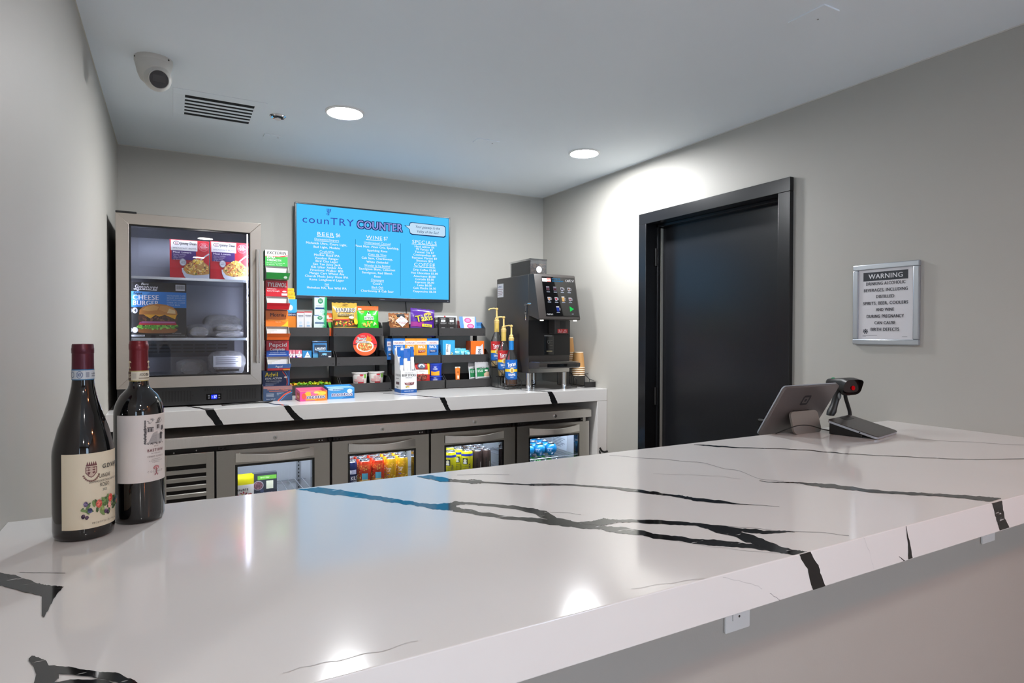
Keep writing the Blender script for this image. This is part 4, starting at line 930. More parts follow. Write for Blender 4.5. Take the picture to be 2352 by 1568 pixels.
# ================================================================== snack racks
def bag(name, label, x0, x1, yt, Y, zb, mat, cat='snack bag', dep=.035, lean=8, group=None, h=None, tilt=0, seed=1, seal=.09, sealmat=None):
    xm = (x0+x1)/2; a, b = gY(x0, yt, Y), gY(x1, yt, Y); w = b.x-a.x
    h = h or (gY(xm, yt, Y).z-zb)/math.cos(R(lean))
    t = thing(name, label, cat, ((a.x+b.x)/2, Y, zb), (R(-lean), R(tilt), 0), group)
    g = random.Random(seed); nx, ny = 16, 20; wr = [[g.uniform(-1, 1) for _ in range(nx+1)] for _ in range(ny+1)]
    def th(u, v):
        if v > 1-seal or v < .03: return .0008
        q = (v-.03)/(1-seal-.03); return dep/2*(max(0, 1-abs(2*u-1)**2.6))**.8*max(0, (1-abs(2*q-1)**3.2))+.0008
    def shape(u, v):
        pin = 1-.035*math.sin(math.pi*v)**2 - (.0 if v > .1 else 0)
        return (u-.5)*w*pin, v*h
    vs_ = []
    for sgn in (-1, 1):
        for j in range(ny+1):
            for i in range(nx+1):
                u, v = i/nx, j/ny; x, z = shape(u, v); q = th(u, v)
                if 0 < i < nx and 0 < j < ny: q += wr[j][i]*.0012*(q > .002)
                z += (.0025*math.sin(i*2.1+seed) if j == ny else 0)
                vs_.append((x, sgn*q+dep/2, z))
    n0 = (nx+1)*(ny+1)
    fs_ = [(j*(nx+1)+i, j*(nx+1)+i+1, (j+1)*(nx+1)+i+1, (j+1)*(nx+1)+i) for j in range(ny) for i in range(nx)]
    fs_ += [tuple(n0+q for q in f_[::-1]) for f_ in fs_]
    for i in range(nx): fs_ += [(i, i+1, n0+i+1, n0+i), (n0-1-i, n0-2-i, 2*n0-2-i, 2*n0-1-i)]
    for j in range(ny): fs_ += [(j*(nx+1), (j+1)*(nx+1), n0+(j+1)*(nx+1), n0+j*(nx+1)), (j*(nx+1)+nx, (j+1)*(nx+1)+nx, n0+(j+1)*(nx+1)+nx, n0+j*(nx+1)+nx)]
    MB().add(vs_, fs_).build('pouch', mat, t)
    def mp(u, v, k):
        v = v0+v*(1-v0); x, z = shape(u, v); return (x, dep/2-th(u, v)-.0022-k*.0004, z)
    v0 = shown_from(zb, h, Y)
    return t, w, h, Dec(mp, w, h*(1-v0), sub=14)
FOIL = lambda n, c: M(n, c, rough=.3, coat=.35, bump=.25, bscale=26)

# rack geometry: tiers (front Y, pixel rows of the front panel)
TIERS = [(3.63, 'top'), (3.59, 'mid'), (3.55, 'low')]
PH = .05
def rack(name, label, xs, zs, back):
    """xs: (x0, x1) of the two bins per tier in metres at each tier; zs: bin floor heights"""
    cx = (xs[2][0][0]+xs[2][1][1])/2
    t = thing(name, label, 'display rack', (cx, 3.55, CT+.0005))
    for (Y, nm), bx, z in zip(TIERS, xs, zs):
        y0 = Y-3.55; z0 = z-CT-.0005; dp = 3.79-Y if nm != 'low' else .2
        for (a, b) in bx:
            a -= cx; b -= cx; m = MB()
            m.box(a, b, y0, y0+.0025, z0, z0+PH)                                   # front panel
            m.box(a+.0025, b-.0025, y0+.0025, y0+dp, z0, z0+.0025)                 # floor
            m.box(a+.0025, b-.0025, y0+dp-.0025, y0+dp, z0+.0025, z0+.075)         # back
            for x in (a, b-.0025): m.prism([(y0+.0025, z0), (y0+.0025, z0+PH), (y0+.05, z0+PH+.034), (y0+dp, z0+PH+.034), (y0+dp, z0)], 'x', x, x+.0025)
            bn = m.build('bin', CHAR, t)
            for x in (a+.012, b-.012): MB().cyl((x, y0-.001, z0+.012), (x, y0+.0, z0+.012), .0028, n=10).build('screw', RUBBER, bn)
    x0, x1 = xs[2][0][0]-cx, xs[2][1][1]-cx; xm = 0.
    for x in (x0+.02, xm, x1-.02):
        MB().box(x-.012, x+.012, .215, .232, 0, zs[0]-CT+.09).build('upright', SATIN, t)
        if True: MB().box(x-.012, x+.012, .02, .215, -.0, .004).build('foot', SATIN, t)
    for z in zs[:2]:
        z_ = z-CT
        MB().box(x0+.01, x1-.01, .205, .215, z_+.02, z_+.05).build('cross_bar', SATIN, t)
    return t
def xr(px0, px1, Y): return (gY(px0, 800, Y).x, gY(px1, 800, Y).x)
Rt = [[xr(896, 1005, 3.63), xr(1009, 1115, 3.63)], [xr(905, 1012, 3.59), xr(1014.5, 1124, 3.59)], [xr(914, 1021.5, 3.55), xr(1025, 1131, 3.55)]]
zt = gY(1060, 771, 3.63).z; zm = gY(1060, 832, 3.59).z; zl_ = CT+.004
ZS = [zt, zm, zl_]
rack('snack_rack', 'charcoal three-tier snack rack beside the syrup bottles', Rt, ZS, 0)
Lr = [xr(766, 880, 3.63), xr(773.5, 889, 3.59), xr(783, 899, 3.55)]
Lt = [[(r_[0]-.012-(r_[1]-r_[0]), r_[0]-.012-.008), r_] for r_ in Lr]
for bx, (pxr, Y) in zip(Lt, ((757, 3.63), (770, 3.59), (780, 3.55))):
    b = gY(pxr, 800, Y).x; bx[0] = (b-(bx[1][1]-bx[1][0]), b)
zt2 = gY(820, 772, 3.63).z; zm2 = gY(820, 839, 3.59).z
ZL = [zt2, zm2, zl_]
rack('snack_rack', 'charcoal three-tier snack rack beside the medicine stack', Lt, ZL, 0)
fT, fM, fB = ZS[0]+.003, ZS[1]+.003, ZS[2]+.003
gT, gM, gB = ZL[0]+.003, ZL[1]+.003, ZL[2]+.003
RACK += [(fT, 3.63), (fM, 3.59), (fB, 3.55), (gT, 3.63), (gM, 3.59), (gB, 3.55)]
YT, YM, YL = 3.63+.006, 3.59+.006, 3.55+.006

# ---- left rack, top tier
t, w, h, f, s = pack('cold_medicine_box', 'blue and orange cold medicine dispenser box under three yellow packs', 'medicine box', 655, 682, 687, YT+.03, gT, .05, card('cold_blue', (60, 170, 220)))
f.rect(0, 0, 1, .40, (240, 140, 30)).rect(0, .40, 1, .52, (24, 40, 90)).text('COLD & FLU', .6, .43, .06, (240, 240, 244), w=.75, st='b').ell(.45, .7, .2, .1, (220, 240, 250)); f.build('front_print', t)
m = MB(); m.box(-w/2, w/2+.008, -.026, -.0245, .0, .03).box(-w/2, w/2+.008, -.0245, 0, .0, .0015); m.prism([(-.0245, 0), (-.0245, .03), (-.001, .07), (-.001, 0)], 'x', w/2+.007, w/2+.008); m.build('dispensing_tray', card('tray_orange', (236, 130, 40)), t)
top = gT+h
for k in range(3):
    q = gY(661, 677.5-8.3*k, YT+.035); x0 = gY(659-1*k, 680, YT+.035).x; x1 = gY(678.5-1.5*k, 680, YT+.035).x
    tt = thing('yellow_pack', 'flat yellow medicine pack in a pile on the cold medicine box', 'medicine pack', ((x0+x1)/2, YT+.035, top+.0005+k*.0208), group='yellow medicine packs')
    ww = x1-x0
    MB().box(-ww/2, ww/2, 0, .045, 0, .0202).build('carton', card('pack_yellow', (244, 200, 30)), tt, bevel=.001)
    f = Dec(face_map(ww, .0202), ww, .0202); f.scrib(.1, .3, .8, .3, (190, 120, 20), k).rect(.02, .1, .98, .16, (250, 226, 120)); f.build('front_print', tt)
for k, (x0, x1) in enumerate(((682, 698.6), (699.2, 716))):
    t, w, h, f, s = pack('eye_drop_box', 'small white eye drop carton with red lid edge, ' + ('beside the orange tray' if k == 0 else 'beside the green dental boxes'), 'medicine box', x0, x1, 715.5-k*.5, YT+.004, gT, .03, card('drops_white', (214, 214, 216)), group='eye drop cartons')
    f.rect(0, .93, 1, 1, (190, 40, 50)).text('VISINE', .5, .7, .085, (50, 56, 90), w=.78, st='b').rect(.2, .66, .8, .675, (120, 130, 150)).ell(.5, .3, .2, .08, (190, 206, 222)).rect(.3, .06, .75, .16, (150, 180, 210)); f.build('front_print', t)
hb = 0
for k, (x0, x1, yt, yb_, lb) in enumerate(((721, 750, 723.5, None, 'white and green dental care box standing in the rack'), (722, 751, 682, None, 'white and green dental care box stacked on its twin in front of the screen'))):
    zb = gT if k == 0 else gT+hb+.0005
    t, w, h, f, s = pack('dental_care_box', lb, 'medicine box', x0, x1, yt, YT+.004, zb, .05, card('dental_white', (206, 222, 218)), group='dental care boxes')
    hb = h
    f.poly([(.72, 0), (1, 0), (1, 1), (.86, 1)], (30, 150, 90)).poly([(.62, 0), (.74, 0), (.87, 1), (.78, 1)], (150, 206, 182)).ell(.48, .78, .2, .16*w/h if False else .15, (20, 130, 86)).scrib(.37, .8, .6, .05, (226, 240, 234), 3).text('FREE', .48, .72, .05, (226, 240, 234), w=.22, st='b')
    f.rect(.08, .33, .78, .42, (16, 70, 120)).scrib(.12, .5, .66, .035, (110, 140, 150), 4).rect(0, .97, .4, 1, (60, 120, 200)).ring(.55, .2, .1, .06, .3, (150, 190, 200)).ring(.75, .2, .1, .06, .3, (190, 220, 220)); f.build('front_print', t)
    s.rect(0, 0, 1, 1, (150, 180, 168)).rect(0, 0, 1, .35, (40, 110, 84)); s.build('side_print', t)
t, w, h, f = bag('candy_pouch', 'small orange and green candy pouch half hidden behind the gold gummy bag', 750.5, 770, 718, YT+.05, gT, FOIL('pouch_orange', (226, 96, 44)), dep=.02)
f.rect(0, .0, 1, .35, (70, 190, 50)).rect(0, .6, 1, .68, (240, 210, 190)).rect(0, .42, 1, .46, (240, 200, 170)); f.build('pouch_print', t)
t, w, h, f = bag('gummy_bag', 'gold bag of gummy sweets with black lettering', 766, 824, 693.5, YT, gT, FOIL('pouch_gold', (206, 166, 62)), dep=.04)
f.rect(0, .05, 1, .30, (70, 60, 24)).speck(.5, .17, .42, .11, 60, [(206, 40, 40), (230, 120, 30), (90, 140, 40), (240, 210, 60), (190, 30, 60), (120, 30, 30)], .006, seed=11)
f.rect(.06, .29, .66, .335, (206, 40, 40)).text('HARIBO', .52, .62, .155, (24, 22, 22), w=.78, st='b', outline=(236, 232, 224)).text('Goldbears', .5, .47, .09, (40, 30, 20), w=.66, st='b', outline=(232, 214, 160)).ell(.72, .4, .11, .05, (236, 234, 226)).ell(.92, .25, .09, .12, (244, 206, 40)).ell(.52, .93, .12, .02, (120, 90, 24)); f.build('pouch_print', t)
t, w, h, f = bag('sour_candy_bag', 'bright green sour candy bag with orange top', 823.5, 873, 701.5, YT+.005, gT, FOIL('pouch_green', (40, 196, 36)), dep=.035, seed=4)
f.rect(0, .80, 1, 1, (232, 96, 30)).rect(.05, .82, .2, .9, (244, 240, 236)).rect(.14, .69, .3, .75, (240, 150, 40)).poly([(.5, .78), (.62, .55), (.38, .55)], (214, 240, 220)).poly([(.45, .7), (.5, .74), (.56, .66), (.5, .62)], (30, 60, 44)).rect(.28, .36, .72, .52, (214, 236, 214)).scrib(.3, .38, .71, .11, (96, 110, 120), 6).speck(.5, .18, .36, .13, 40, [(190, 244, 180), (240, 200, 70), (230, 110, 60), (120, 220, 100)], .006, seed=12); f.build('pouch_print', t)
# ---- left rack, middle tier
for k in range(3):
    t, w, h, f, s = pack('gum_pack', 'pink striped chewing gum pack in the middle rack bin', 'gum pack', 664+k*7.5, 671+k*7.5+(8 if k == 2 else 0), 803+k*.2, YM+.006-k*.001, gM, .025, card('gum_pink', (214, 110, 130)), group='pink gum packs', lean=4)
    f.rect(0, .2, 1, .5, (236, 226, 232)).rect(0, .0, .45, .3, (60, 50, 130)).poly([(.2, .1), (.9, .1), (.6, .95)], (240, 236, 240)).scrib(.4, .3, .7, .14, (30, 26, 40), k).scrib(.42, .5, .7, .14, (30, 26, 40), k+4); f.build('front_print', t)
t, w, h, f, s = pack('gum_pack', 'blue chewing gum pack beside the pink packs', 'gum pack', 695, 716, 805, YM+.006, gM, .025, card('gum_blue', (40, 130, 190)), lean=4)
f.poly([(.2, .02), (.9, .02), (.55, .9)], (230, 238, 244)).scrib(.4, .25, .7, .16, (60, 90, 60), 9); f.build('front_print', t)
t, w, h, f, s = pack('wipes_box', 'glossy blue carton with dark label and white lettering', 'carton', 719, 752, 783, YM+.03, gM, .04, M('carton_gloss_blue', (40, 120, 176), rough=.2, coat=.5), lean=6)
f.rect(.0, .88, 1, .97, (20, 50, 80)).poly([(.1, .3), (.95, .3), (.9, .78), (.12, .78)], (40, 62, 86)).scrib(.16, .48, .88, .15, (224, 236, 244), 12).rect(.2, .42, .85, .45, (150, 180, 200)).rect(0, 0, 1, .2, (90, 170, 214)); f.build('front_print', t)
t, w, h, f, s = pack('mint_tin_pack', 'flat black and blue mint pack leaning before the glossy blue carton', 'mint pack', 733, 762.5, 805, YM, gM, .018, card('mint_black', (24, 40, 56)), lean=12)
f.rect(0, .85, 1, 1, (70, 150, 206)).ell(.45, .52, .2, .14, (120, 190, 226)).scrib(.2, .3, .7, .1, (190, 190, 200), 5).rect(.75, .05, .95, .2, (226, 230, 234)); f.build('front_print', t)
# noodle bowl leaning on its side
bc_ = gY(838.5, 790.5, YM+.014); RB = .069
t = thing('noodle_bowl', 'round red instant noodle bowl tilted on its side in the rack', 'noodle bowl', (bc_.x, YM+.014, bc_.z), (R(82), 0, R(-14)))
MB().lathe([(0, -.075), (.048, -.075), (.05, -.072), (RB-.004, -.004), (RB-.004, 0)], 36).build('bowl', M('noodle_red', (190, 30, 36), rough=.35), t)
MB().lathe([(RB-.004, -.001), (RB, -.001), (RB, .002), (0, .0025)], 36).build('lid', M('noodle_lid', (206, 28, 32), rough=.3, coat=.3), t)
f = Dec(lambda u, v, k: ((u-.5)*2*RB, (v-.5)*2*RB, .0028+k*.00012), 2*RB, 2*RB)
f.ell(.5, .5, .49, .49, (206, 26, 30), n=36)
f.poly([(.5+.49*math.cos(R(a)), .5+.49*math.sin(R(a))) for a in range(185, 356, 9)], (222, 90, 34)).rect(.02, .475, .98, .505, (40, 30, 20)).text('HOT & SPICY CHICKEN', .55, .48, .02, (226, 200, 80), w=.5)
f.poly([(.5+.36*math.cos(R(a)), .42+.25*math.sin(R(a))) for a in range(0, 360, 15)], (240, 236, 230)).poly([(.5+.31*math.cos(R(a)), .41+.2*math.sin(R(a))) for a in range(0, 360, 15)], (222, 130, 60)).speck(.5, .41, .28, .17, 90, [(240, 190, 100), (222, 110, 50), (190, 60, 40), (250, 220, 150), (110, 130, 60), (206, 90, 50)], .0055, seed=21)
f.poly([(.55, .62), (.5, .72), (.58, .78), (.6, .9), (.68, .8), (.75, .84), (.74, .74), (.82, .7), (.74, .62)], (236, 130, 30)).text('Bowl', .35, .69, .11, (30, 24, 30), w=.36, st='b', outline=(244, 240, 236)).text('Noodles', .38, .56, .10, (30, 24, 30), w=.52, st='b', outline=(244, 240, 236)).text('NISSIN', .4, .84, .03, (240, 220, 220), w=.18, st='b')
f.build('lid_print', t)
# ---- left rack, bottom tier
g = random.Random(3)
cw_ = [M('candy_%d' % i, c, rough=.3, coat=.4) for i, c in enumerate(((206, 206, 40), (150, 196, 50), (220, 80, 70), (230, 170, 50), (110, 170, 50)))]
protos = []
def candy(i, x, Y, z, rz):
    t = thing('wrapped_candy', 'small twist wrapped candy heaped in the lower rack bin', 'candy', (x, Y, z), (g.uniform(-.4, .4), g.uniform(-.3, .3), rz), group='twist wrapped candies')
    if len(protos) <= i: 
        m = MB().ell((0, 0, .007), .013, .008, .007, n=10, k=6).build('sweet', cw_[i], t)
        a_ = MB().cyl((.011, 0, .007), (.024, 0, .008), .002, .009, n=8, caps=False).build('wrapper_twist', cw_[i], t)
        b_ = MB().cyl((-.011, 0, .007), (-.024, 0, .008), .002, .009, n=8, caps=False).build('wrapper_twist', cw_[i], t)
        protos.append((m, a_, b_))
    else:
        for q in protos[i]: c = q.copy(); COL.objects.link(c); c.parent = t
    return t
bx0, bx1 = Lt[2][0]
n_ = 0
for row in range(5):
    for col in range(8):
        x = bx0+.03+(bx1-bx0-.06)*(col+.5*(row % 2))/8.0; Y = 3.572+row*.026
        for lay in range(2 if row > 0 else 1):
            candy(n_ % 5 if n_ < 5 else g.choice((0, 0, 1, 1, 2, 3, 4)), x+g.uniform(-.004, .004), Y, gB+.016*(lay)+.024*(row > 1)+.0, g.uniform(0, 3)); n_ += 1
for k, (x0, x1, lb) in enumerate(((807, 845, 'white and red instant noodle cup beside the gum boxes'), (845, 883, 'white and red instant noodle cup at the end of the rack bin'))):
    a, b = gY(x0, 853, YL+.05), gY(x1, 853, YL+.05); r1 = (b.x-a.x)/2*.93; zt_ = gY((x0+x1)/2, 853+2*(k == 0), YL+.05).z; h = zt_-gB
    t = thing('noodle_cup', lb, 'noodle cup', ((a.x+b.x)/2, YL+.05, gB), group='instant noodle cups')
    r0 = r1*.76
    MB().lathe([(0, .002), (r0-.003, .002), (r0, 0), (r1-.003, h-.004), (r1-.003, h-.003)], 32).build('cup', M('cup_white', (226, 222, 216), rough=.5), t)
    MB().lathe([(r1-.003, h-.006), (r1, h-.005), (r1+.0015, h-.002), (r1, h), (0, h)], 32).build('lid', M('cup_lid', (230, 226, 222), rough=.35), t)
    f = Dec(cyl_map(lambda z: r0+(r1-.003-r0)*z/h, .036, h-.006, -1.9, 2.2), 2.2*(r0+r1)/2, h-.042, sub=12)
    RD = (196, 40, 52)
    f.rect(0, .0, 1, .13, RD).text('CUP', .55, .55, .2, (240, 236, 232), w=.36, st='b', outline=RD).text('NOODLES', .5, .28, .2, (240, 236, 232), w=.66, st='b', outline=RD).rect(.82, .6, .98, .95, (120, 180, 60)).ell(.65, .88, .12, .07, RD).rect(.42, .14, .8, .24, RD); f.build('cup_print', t)
# ---- medicine dispenser stack
MS = [('pain relief dispenser box in white and green at the top of the stack', 609, 660.5, 574.5, 644, ((226, 228, 226), (40, 130, 56)), 'EXCEDRIN'),
      ('red pain relief dispenser box with white lettering in the stack', 610.5, 660.5, 644, 713, ((190, 24, 40), (190, 24, 40)), 'TYLENOL'),
      ('orange pain relief dispenser box in the medicine stack', 610.5, 661.5, 713, 782, ((232, 120, 30), (206, 90, 26)), 'Motrin'),
      ('red and blue antacid dispenser box in the medicine stack', 612, 663, 782, 851, ((186, 30, 48), (170, 26, 40)), 'Pepcid')]
SY = 3.36
zb = None
stack = []
adv_t = gY(635, 851.5, SY).z
for lb, x0, x1, yt, yb_, (c1, c2), nm in MS[::-1]:
    z0 = adv_t+.0005 if zb is None else zb+.0005
    a, b = gY(x0, yt, SY), gY(x1, yt, SY); w = b.x-a.x; h = gY((x0+x1)/2, yt, SY).z-z0; zb = z0+h; dep = .075
    t = thing('medicine_dispenser', lb, 'medicine box', ((a.x+b.x)/2, SY, z0), group='stacked medicine dispensers')
    cm = card('disp_'+nm, c2)
    MB().box(-w/2, w/2, .012, dep, 0, h).build('carton', cm, t, bevel=.001)
    fz = h*.47
    MB().box(-w/2, w/2, 0, .0118, fz, h).build('front_panel', card('dispf_'+nm, c1), t)
    # open tray: floor, lip and wings in pale board inside
    pale = card('board_pale', (206, 204, 200)); lipc = card('lip_'+nm, c2 if nm != 'Pepcid' else (60, 110, 180))
    m = MB(); m.box(-w/2, w/2, -.034, .012, .004, .006, 1)
    m.add([(-w/2, -.034, .004), (w/2, -.034, .004), (w/2+.006, -.046, h*.235), (-w/2-.0, -.046, h*.235), (-w/2, -.0325, .004), (w/2, -.0325, .004), (w/2+.006, -.0445, h*.235), (-w/2, -.0445, h*.235)], [(0, 1, 2, 3), (7, 6, 5, 4), (0, 4, 5, 1), (3, 2, 6, 7), (0, 3, 7, 4), (1, 5, 6, 2)], 0)
    for x in (-w/2, w/2-.001): m.prism([(-.034, .004), (-.046, h*.235), (-.02, h*.44), (.011, h*.47), (.011, .004)], 'x', x, x+.001, 1)
    m.box(-w/2+.002, w/2-.002, .0075, .0117, .006, fz, 1)
    m.build('dispensing_tray', [lipc, pale], t)
    for q in range(4): MB().box(-w*.3+q*w*.14, -w*.3+q*w*.14+w*.26, -.02+q*.004, -.018+q*.004, .006, h*.3+.004*q).build('sachet', card('sachet_white', (224, 222, 224)), t)
    f = Dec(face_map(w, h-fz, None, 0, fz), w, h-fz)
    if nm == 'EXCEDRIN':
        f.rect(0, 0, 1, .62, (52, 160, 66)).poly([(.0, .62), (.62, .62), (1, .72), (1, .66), (.7, .58), (0, .58)], (206, 40, 40)).rect(0, .0, 1, .58, (52, 160, 66)).text('EXCEDRIN', .5, .74, .18, (28, 28, 32), w=.84, st='b', sl=.12).text('EXTRA', .08, .47, .13, (232, 244, 232), w=.36, al='l', st='b').text('STRENGTH', .08, .30, .13, (232, 244, 232), w=.62, al='l', st='b').text('Pain Reliever/Pain Reliever Aid', .06, .17, .06, (214, 236, 214), w=.8, al='l').text('For Headache   Pain Relief', .06, .06, .06, (214, 236, 214), w=.7, al='l')
    elif nm == 'TYLENOL':
        f.text('TYLENOL', .5, .60, .26, (238, 234, 234), w=.88, st='b', sl=.1).text('Acetaminophen', .06, .44, .07, (240, 214, 216), w=.42, al='l', st='b').text('Extra Strength', .06, .30, .08, (240, 226, 226), w=.56, al='l', st='b').rect(.72, .06, .98, .2, (236, 220, 220)).ell(.85, .32, .1, .05, (232, 220, 214)); 
    elif nm == 'Motrin':
        f.text('Motrin', .5, .62, .22, (70, 24, 24), w=.62, st='b').text('IB', .88, .62, .08, (70, 24, 24), w=.06).poly([(.1, .45), (.6, .4), (1, .5), (1, .2), (.6, .36), (.1, .38)], (244, 150, 40)).poly([(.66, 0), (1, 0), (1, .36), (.8, .1)], (246, 196, 40)).text('Ibuprofen', .55, .26, .06, (250, 220, 170), w=.24)
    else:
        f.poly([(0, 0), (1, 0), (1, .36), (.6, .44), (0, .38)], (30, 76, 160)).text('Pepcid', .5, .62, .24, (240, 236, 238), w=.8, st='b').text('Complete', .48, .38, .17, (240, 240, 246), w=.66, st='b', sl=.1).text('ACID REDUCER + ANTACID', .5, .22, .05, (206, 216, 236), w=.7).rect(.1, .12, .9, .15, (190, 206, 236)).text('DUAL ACTION', .5, .89, .05, (244, 200, 200), w=.3)
    f.build('front_print', t)
    s = Dec(side_map(dep-.012, h, -w/2), dep, h)
    s2 = Dec(lambda u, v, k: (-w/2-.0004-k*.0001, dep-(dep-.012)*u, v*h), dep, h)
    s2.rect(.05, .05, .95, .95, c2)
    for j in range(4): s2.text(nm[:4], .6, .82-.05*j, .08, (230, 226, 226), w=.5, st='b') if j == 0 else s2.rect(.2, .7-j*.09, .8, .73-j*.09, (222, 200, 200))
    s2.build('side_print', t)
    lp = Dec(lambda u, v, k: (-w/2+u*w, -.034-.012*v-.0006-k*.0001, .004+v*(h*.235-.004)), w, h*.23)
    if nm == 'TYLENOL': lp.rect(0, .0, 1, .55, (206, 30, 44))
    if nm == 'Pepcid': lp.rect(0, 0, 1, .35, (196, 40, 50)).text('Pepcid', .5, .45, .3, (230, 236, 246), w=.3, st='b').rect(.7, .0, 1, .2, (244, 170, 40))
    if nm == 'Motrin': lp.rect(0, 0, 1, .4, (244, 110, 30))
    if nm == 'EXCEDRIN': lp.ell(.85, .3, .08, .2, (206, 220, 206))
    if lp.v: lp.build('lip_print', t)
# bottom box: dual action
a, b = gY(603, 852, SY), gY(666, 852, SY); w = b.x-a.x; h = adv_t-CT-.001
t = thing('medicine_dispenser', 'navy blue pain relief dispenser with yellow lettering standing on the counter', 'medicine box', ((a.x+b.x)/2, SY, CT+.001), group='stacked medicine dispensers')
MB().box(-w/2, w/2, .0, .09, 0, h).build('carton', card('adv_navy', (26, 46, 90)), t, bevel=.001)
m = MB().box(-w/2-.003, w/2+.003, -.05, -.048, 0, h*.50, 0).box(-w/2-.003, w/2+.003, -.048, 0, 0, .002, 0)
for x in (-w/2-.003, w/2+.002): m.prism([(-.048, 0), (-.048, h*.5), (-.0005, h*.54), (-.0005, 0)], 'x', x, x+.001, 1)
m.build('dispensing_tray', [card('adv_slate', (60, 82, 116)), card('board_pale', (206, 204, 200))], t)
f = Dec(face_map(w, h*.5, None, 0, h*.5), w, h*.5)
f.text('Advil', .09, .62, .28, (240, 216, 40), w=.46, al='l', st='b').text('DUAL ACTION', .09, .42, .13, (236, 238, 244), w=.6, al='l', st='b', sl=.15).text('With Acetaminophen', .12, .26, .1, (220, 226, 240), w=.56, al='l', sl=.15)
for j in range(3): f.rect(.1, .16-j*.07, .6-.1*j, .18-j*.07, (170, 184, 210))
f.line([(.72, .95), (.86, .6), (.9, .2), (.88, 0)], .004, (206, 70, 60)).line([(.8, .98), (.92, .6), (.95, .2), (.94, 0)], .003, (70, 130, 190)).ell(.84, .55, .06, .06, (232, 226, 226)); f.build('front_print', t)
f = Dec(face_map(w+.006, h*.5, None, -.05, 0), w+.006, h*.5)
f.poly([(.0, .7), (1, .5), (1, 1), (0, 1)], (150, 110, 110)).poly([(0, 0), (1, 0), (1, .72), (.0, .84)], (50, 72, 104)).text('Acetaminophen + Ibuprofen', .5, .74, .07, (240, 130, 60), w=.72, st='b').rect(.2, .64, .85, .67, (230, 110, 60)).line([(.5, .0), (.72, .4), (.95, .62)], .006, (214, 80, 50)).line([(.58, 0), (.8, .4), (1, .55)], .003, (90, 150, 206))
for j in range(4): f.rect(.1, .48-j*.06, .36, .5-j*.06, (190, 200, 214)).rect(.46, .52-j*.06, .7-.08*j, .535-j*.06, (190, 200, 214))
f.text('See label', .1, .1, .07, (206, 214, 226), w=.3, al='l'); f.build('tray_print', t)
# ---- mint roll boxes on the counter
for k, (x0, x1, xs_, yt0, lb, c0, c1) in enumerate(((689, 751.5, 673, 896, 'colourful fruit chewy mint display box on the counter', (230, 110, 160), (240, 140, 40)), (753.5, 814, 745, 889, 'light blue chewy mint display box on the counter', (60, 150, 214), (60, 150, 214)))):
    Yb = 3.22 if k == 0 else 3.26
    a, b = gY(x0, 905, Yb), gY(x1, 905, Yb); w = b.x-a.x; h = gY((x0+x1)/2, yt0+2, Yb).z-CT; dep = .13 if k == 0 else .10
    t = thing('mint_display_box', lb, 'candy box', ((a.x+b.x)/2, Yb, CT+.0005))
    bm = card('mint_box_%d' % k, c0); m = MB()
    m.box(-w/2, w/2, 0, .0015, 0, h).box(-w/2, w/2, dep-.0015, dep, 0, h*1.18).box(-w/2, w/2, .0015, dep-.0015, 0, .0015)
    for x in (-w/2, w/2-.0015): m.prism([(.0015, .0015), (.0015, h), (dep-.0015, h*1.18), (dep-.0015, .0015)], 'x', x, x+.0015)
    m.build('tray', bm, t)
    if k == 0:
        for q in range(5): MB().cyl((-w/2+.004, .016+q*.024, h*.62), (w/2-.004, .016+q*.024, h*.62), .0108, n=14).build('mint_roll', M('roll_%d' % (q % 3), ((214, 190, 200), (230, 170, 90), (220, 206, 150))[q % 3], rough=.4), t)
    else:
        MB().box(-w/2+.002, w/2-.002, .004, dep-.004, h*.8, h*1.02).build('inner_tray', card('mint_pale', (150, 196, 230)), t)
    f = Dec(face_map(w, h), w, h)
    if k == 0:
        f.rect(.55, 0, 1, 1, (240, 140, 40)).rect(0, 0, .2, 1, (226, 70, 150)).ell(.3, .72, .13, .22, (246, 190, 60)).ell(.52, .78, .14, .2, (240, 110, 160)).ell(.14, .5, .08, .3, (236, 90, 60)).ell(.8, .75, .16, .2, (250, 210, 80)).ell(.6, .85, .1, .12, (250, 220, 120)).rect(.2, .08, .6, .2, (250, 170, 60))
    else: f.poly([(.5, 0), (1, 0), (1, .7)], (36, 120, 190)).ell(.82, .7, .1, .2, (214, 234, 246)).ell(.3, .9, .3, .14, (170, 210, 240)).text('mentos', .38, .8, .17, (40, 60, 130), w=.4, st='b')
    f.text('mentos', .58 if k == 0 else .52, .26, .34, (30, 36, 110), w=.66 if k == 0 else .78, st='b', outline=(240, 240, 244)); f.build('front_print', t)
    s = Dec(side_map(dep, h, -w/2), dep, h); s.rect(.3, .1, .95, .8, (200, 90, 60) if k == 0 else (50, 130, 196)).rect(.4, .3, .8, .5, (230, 180, 120) if k == 0 else (150, 200, 236)); s.build('side_print', t)
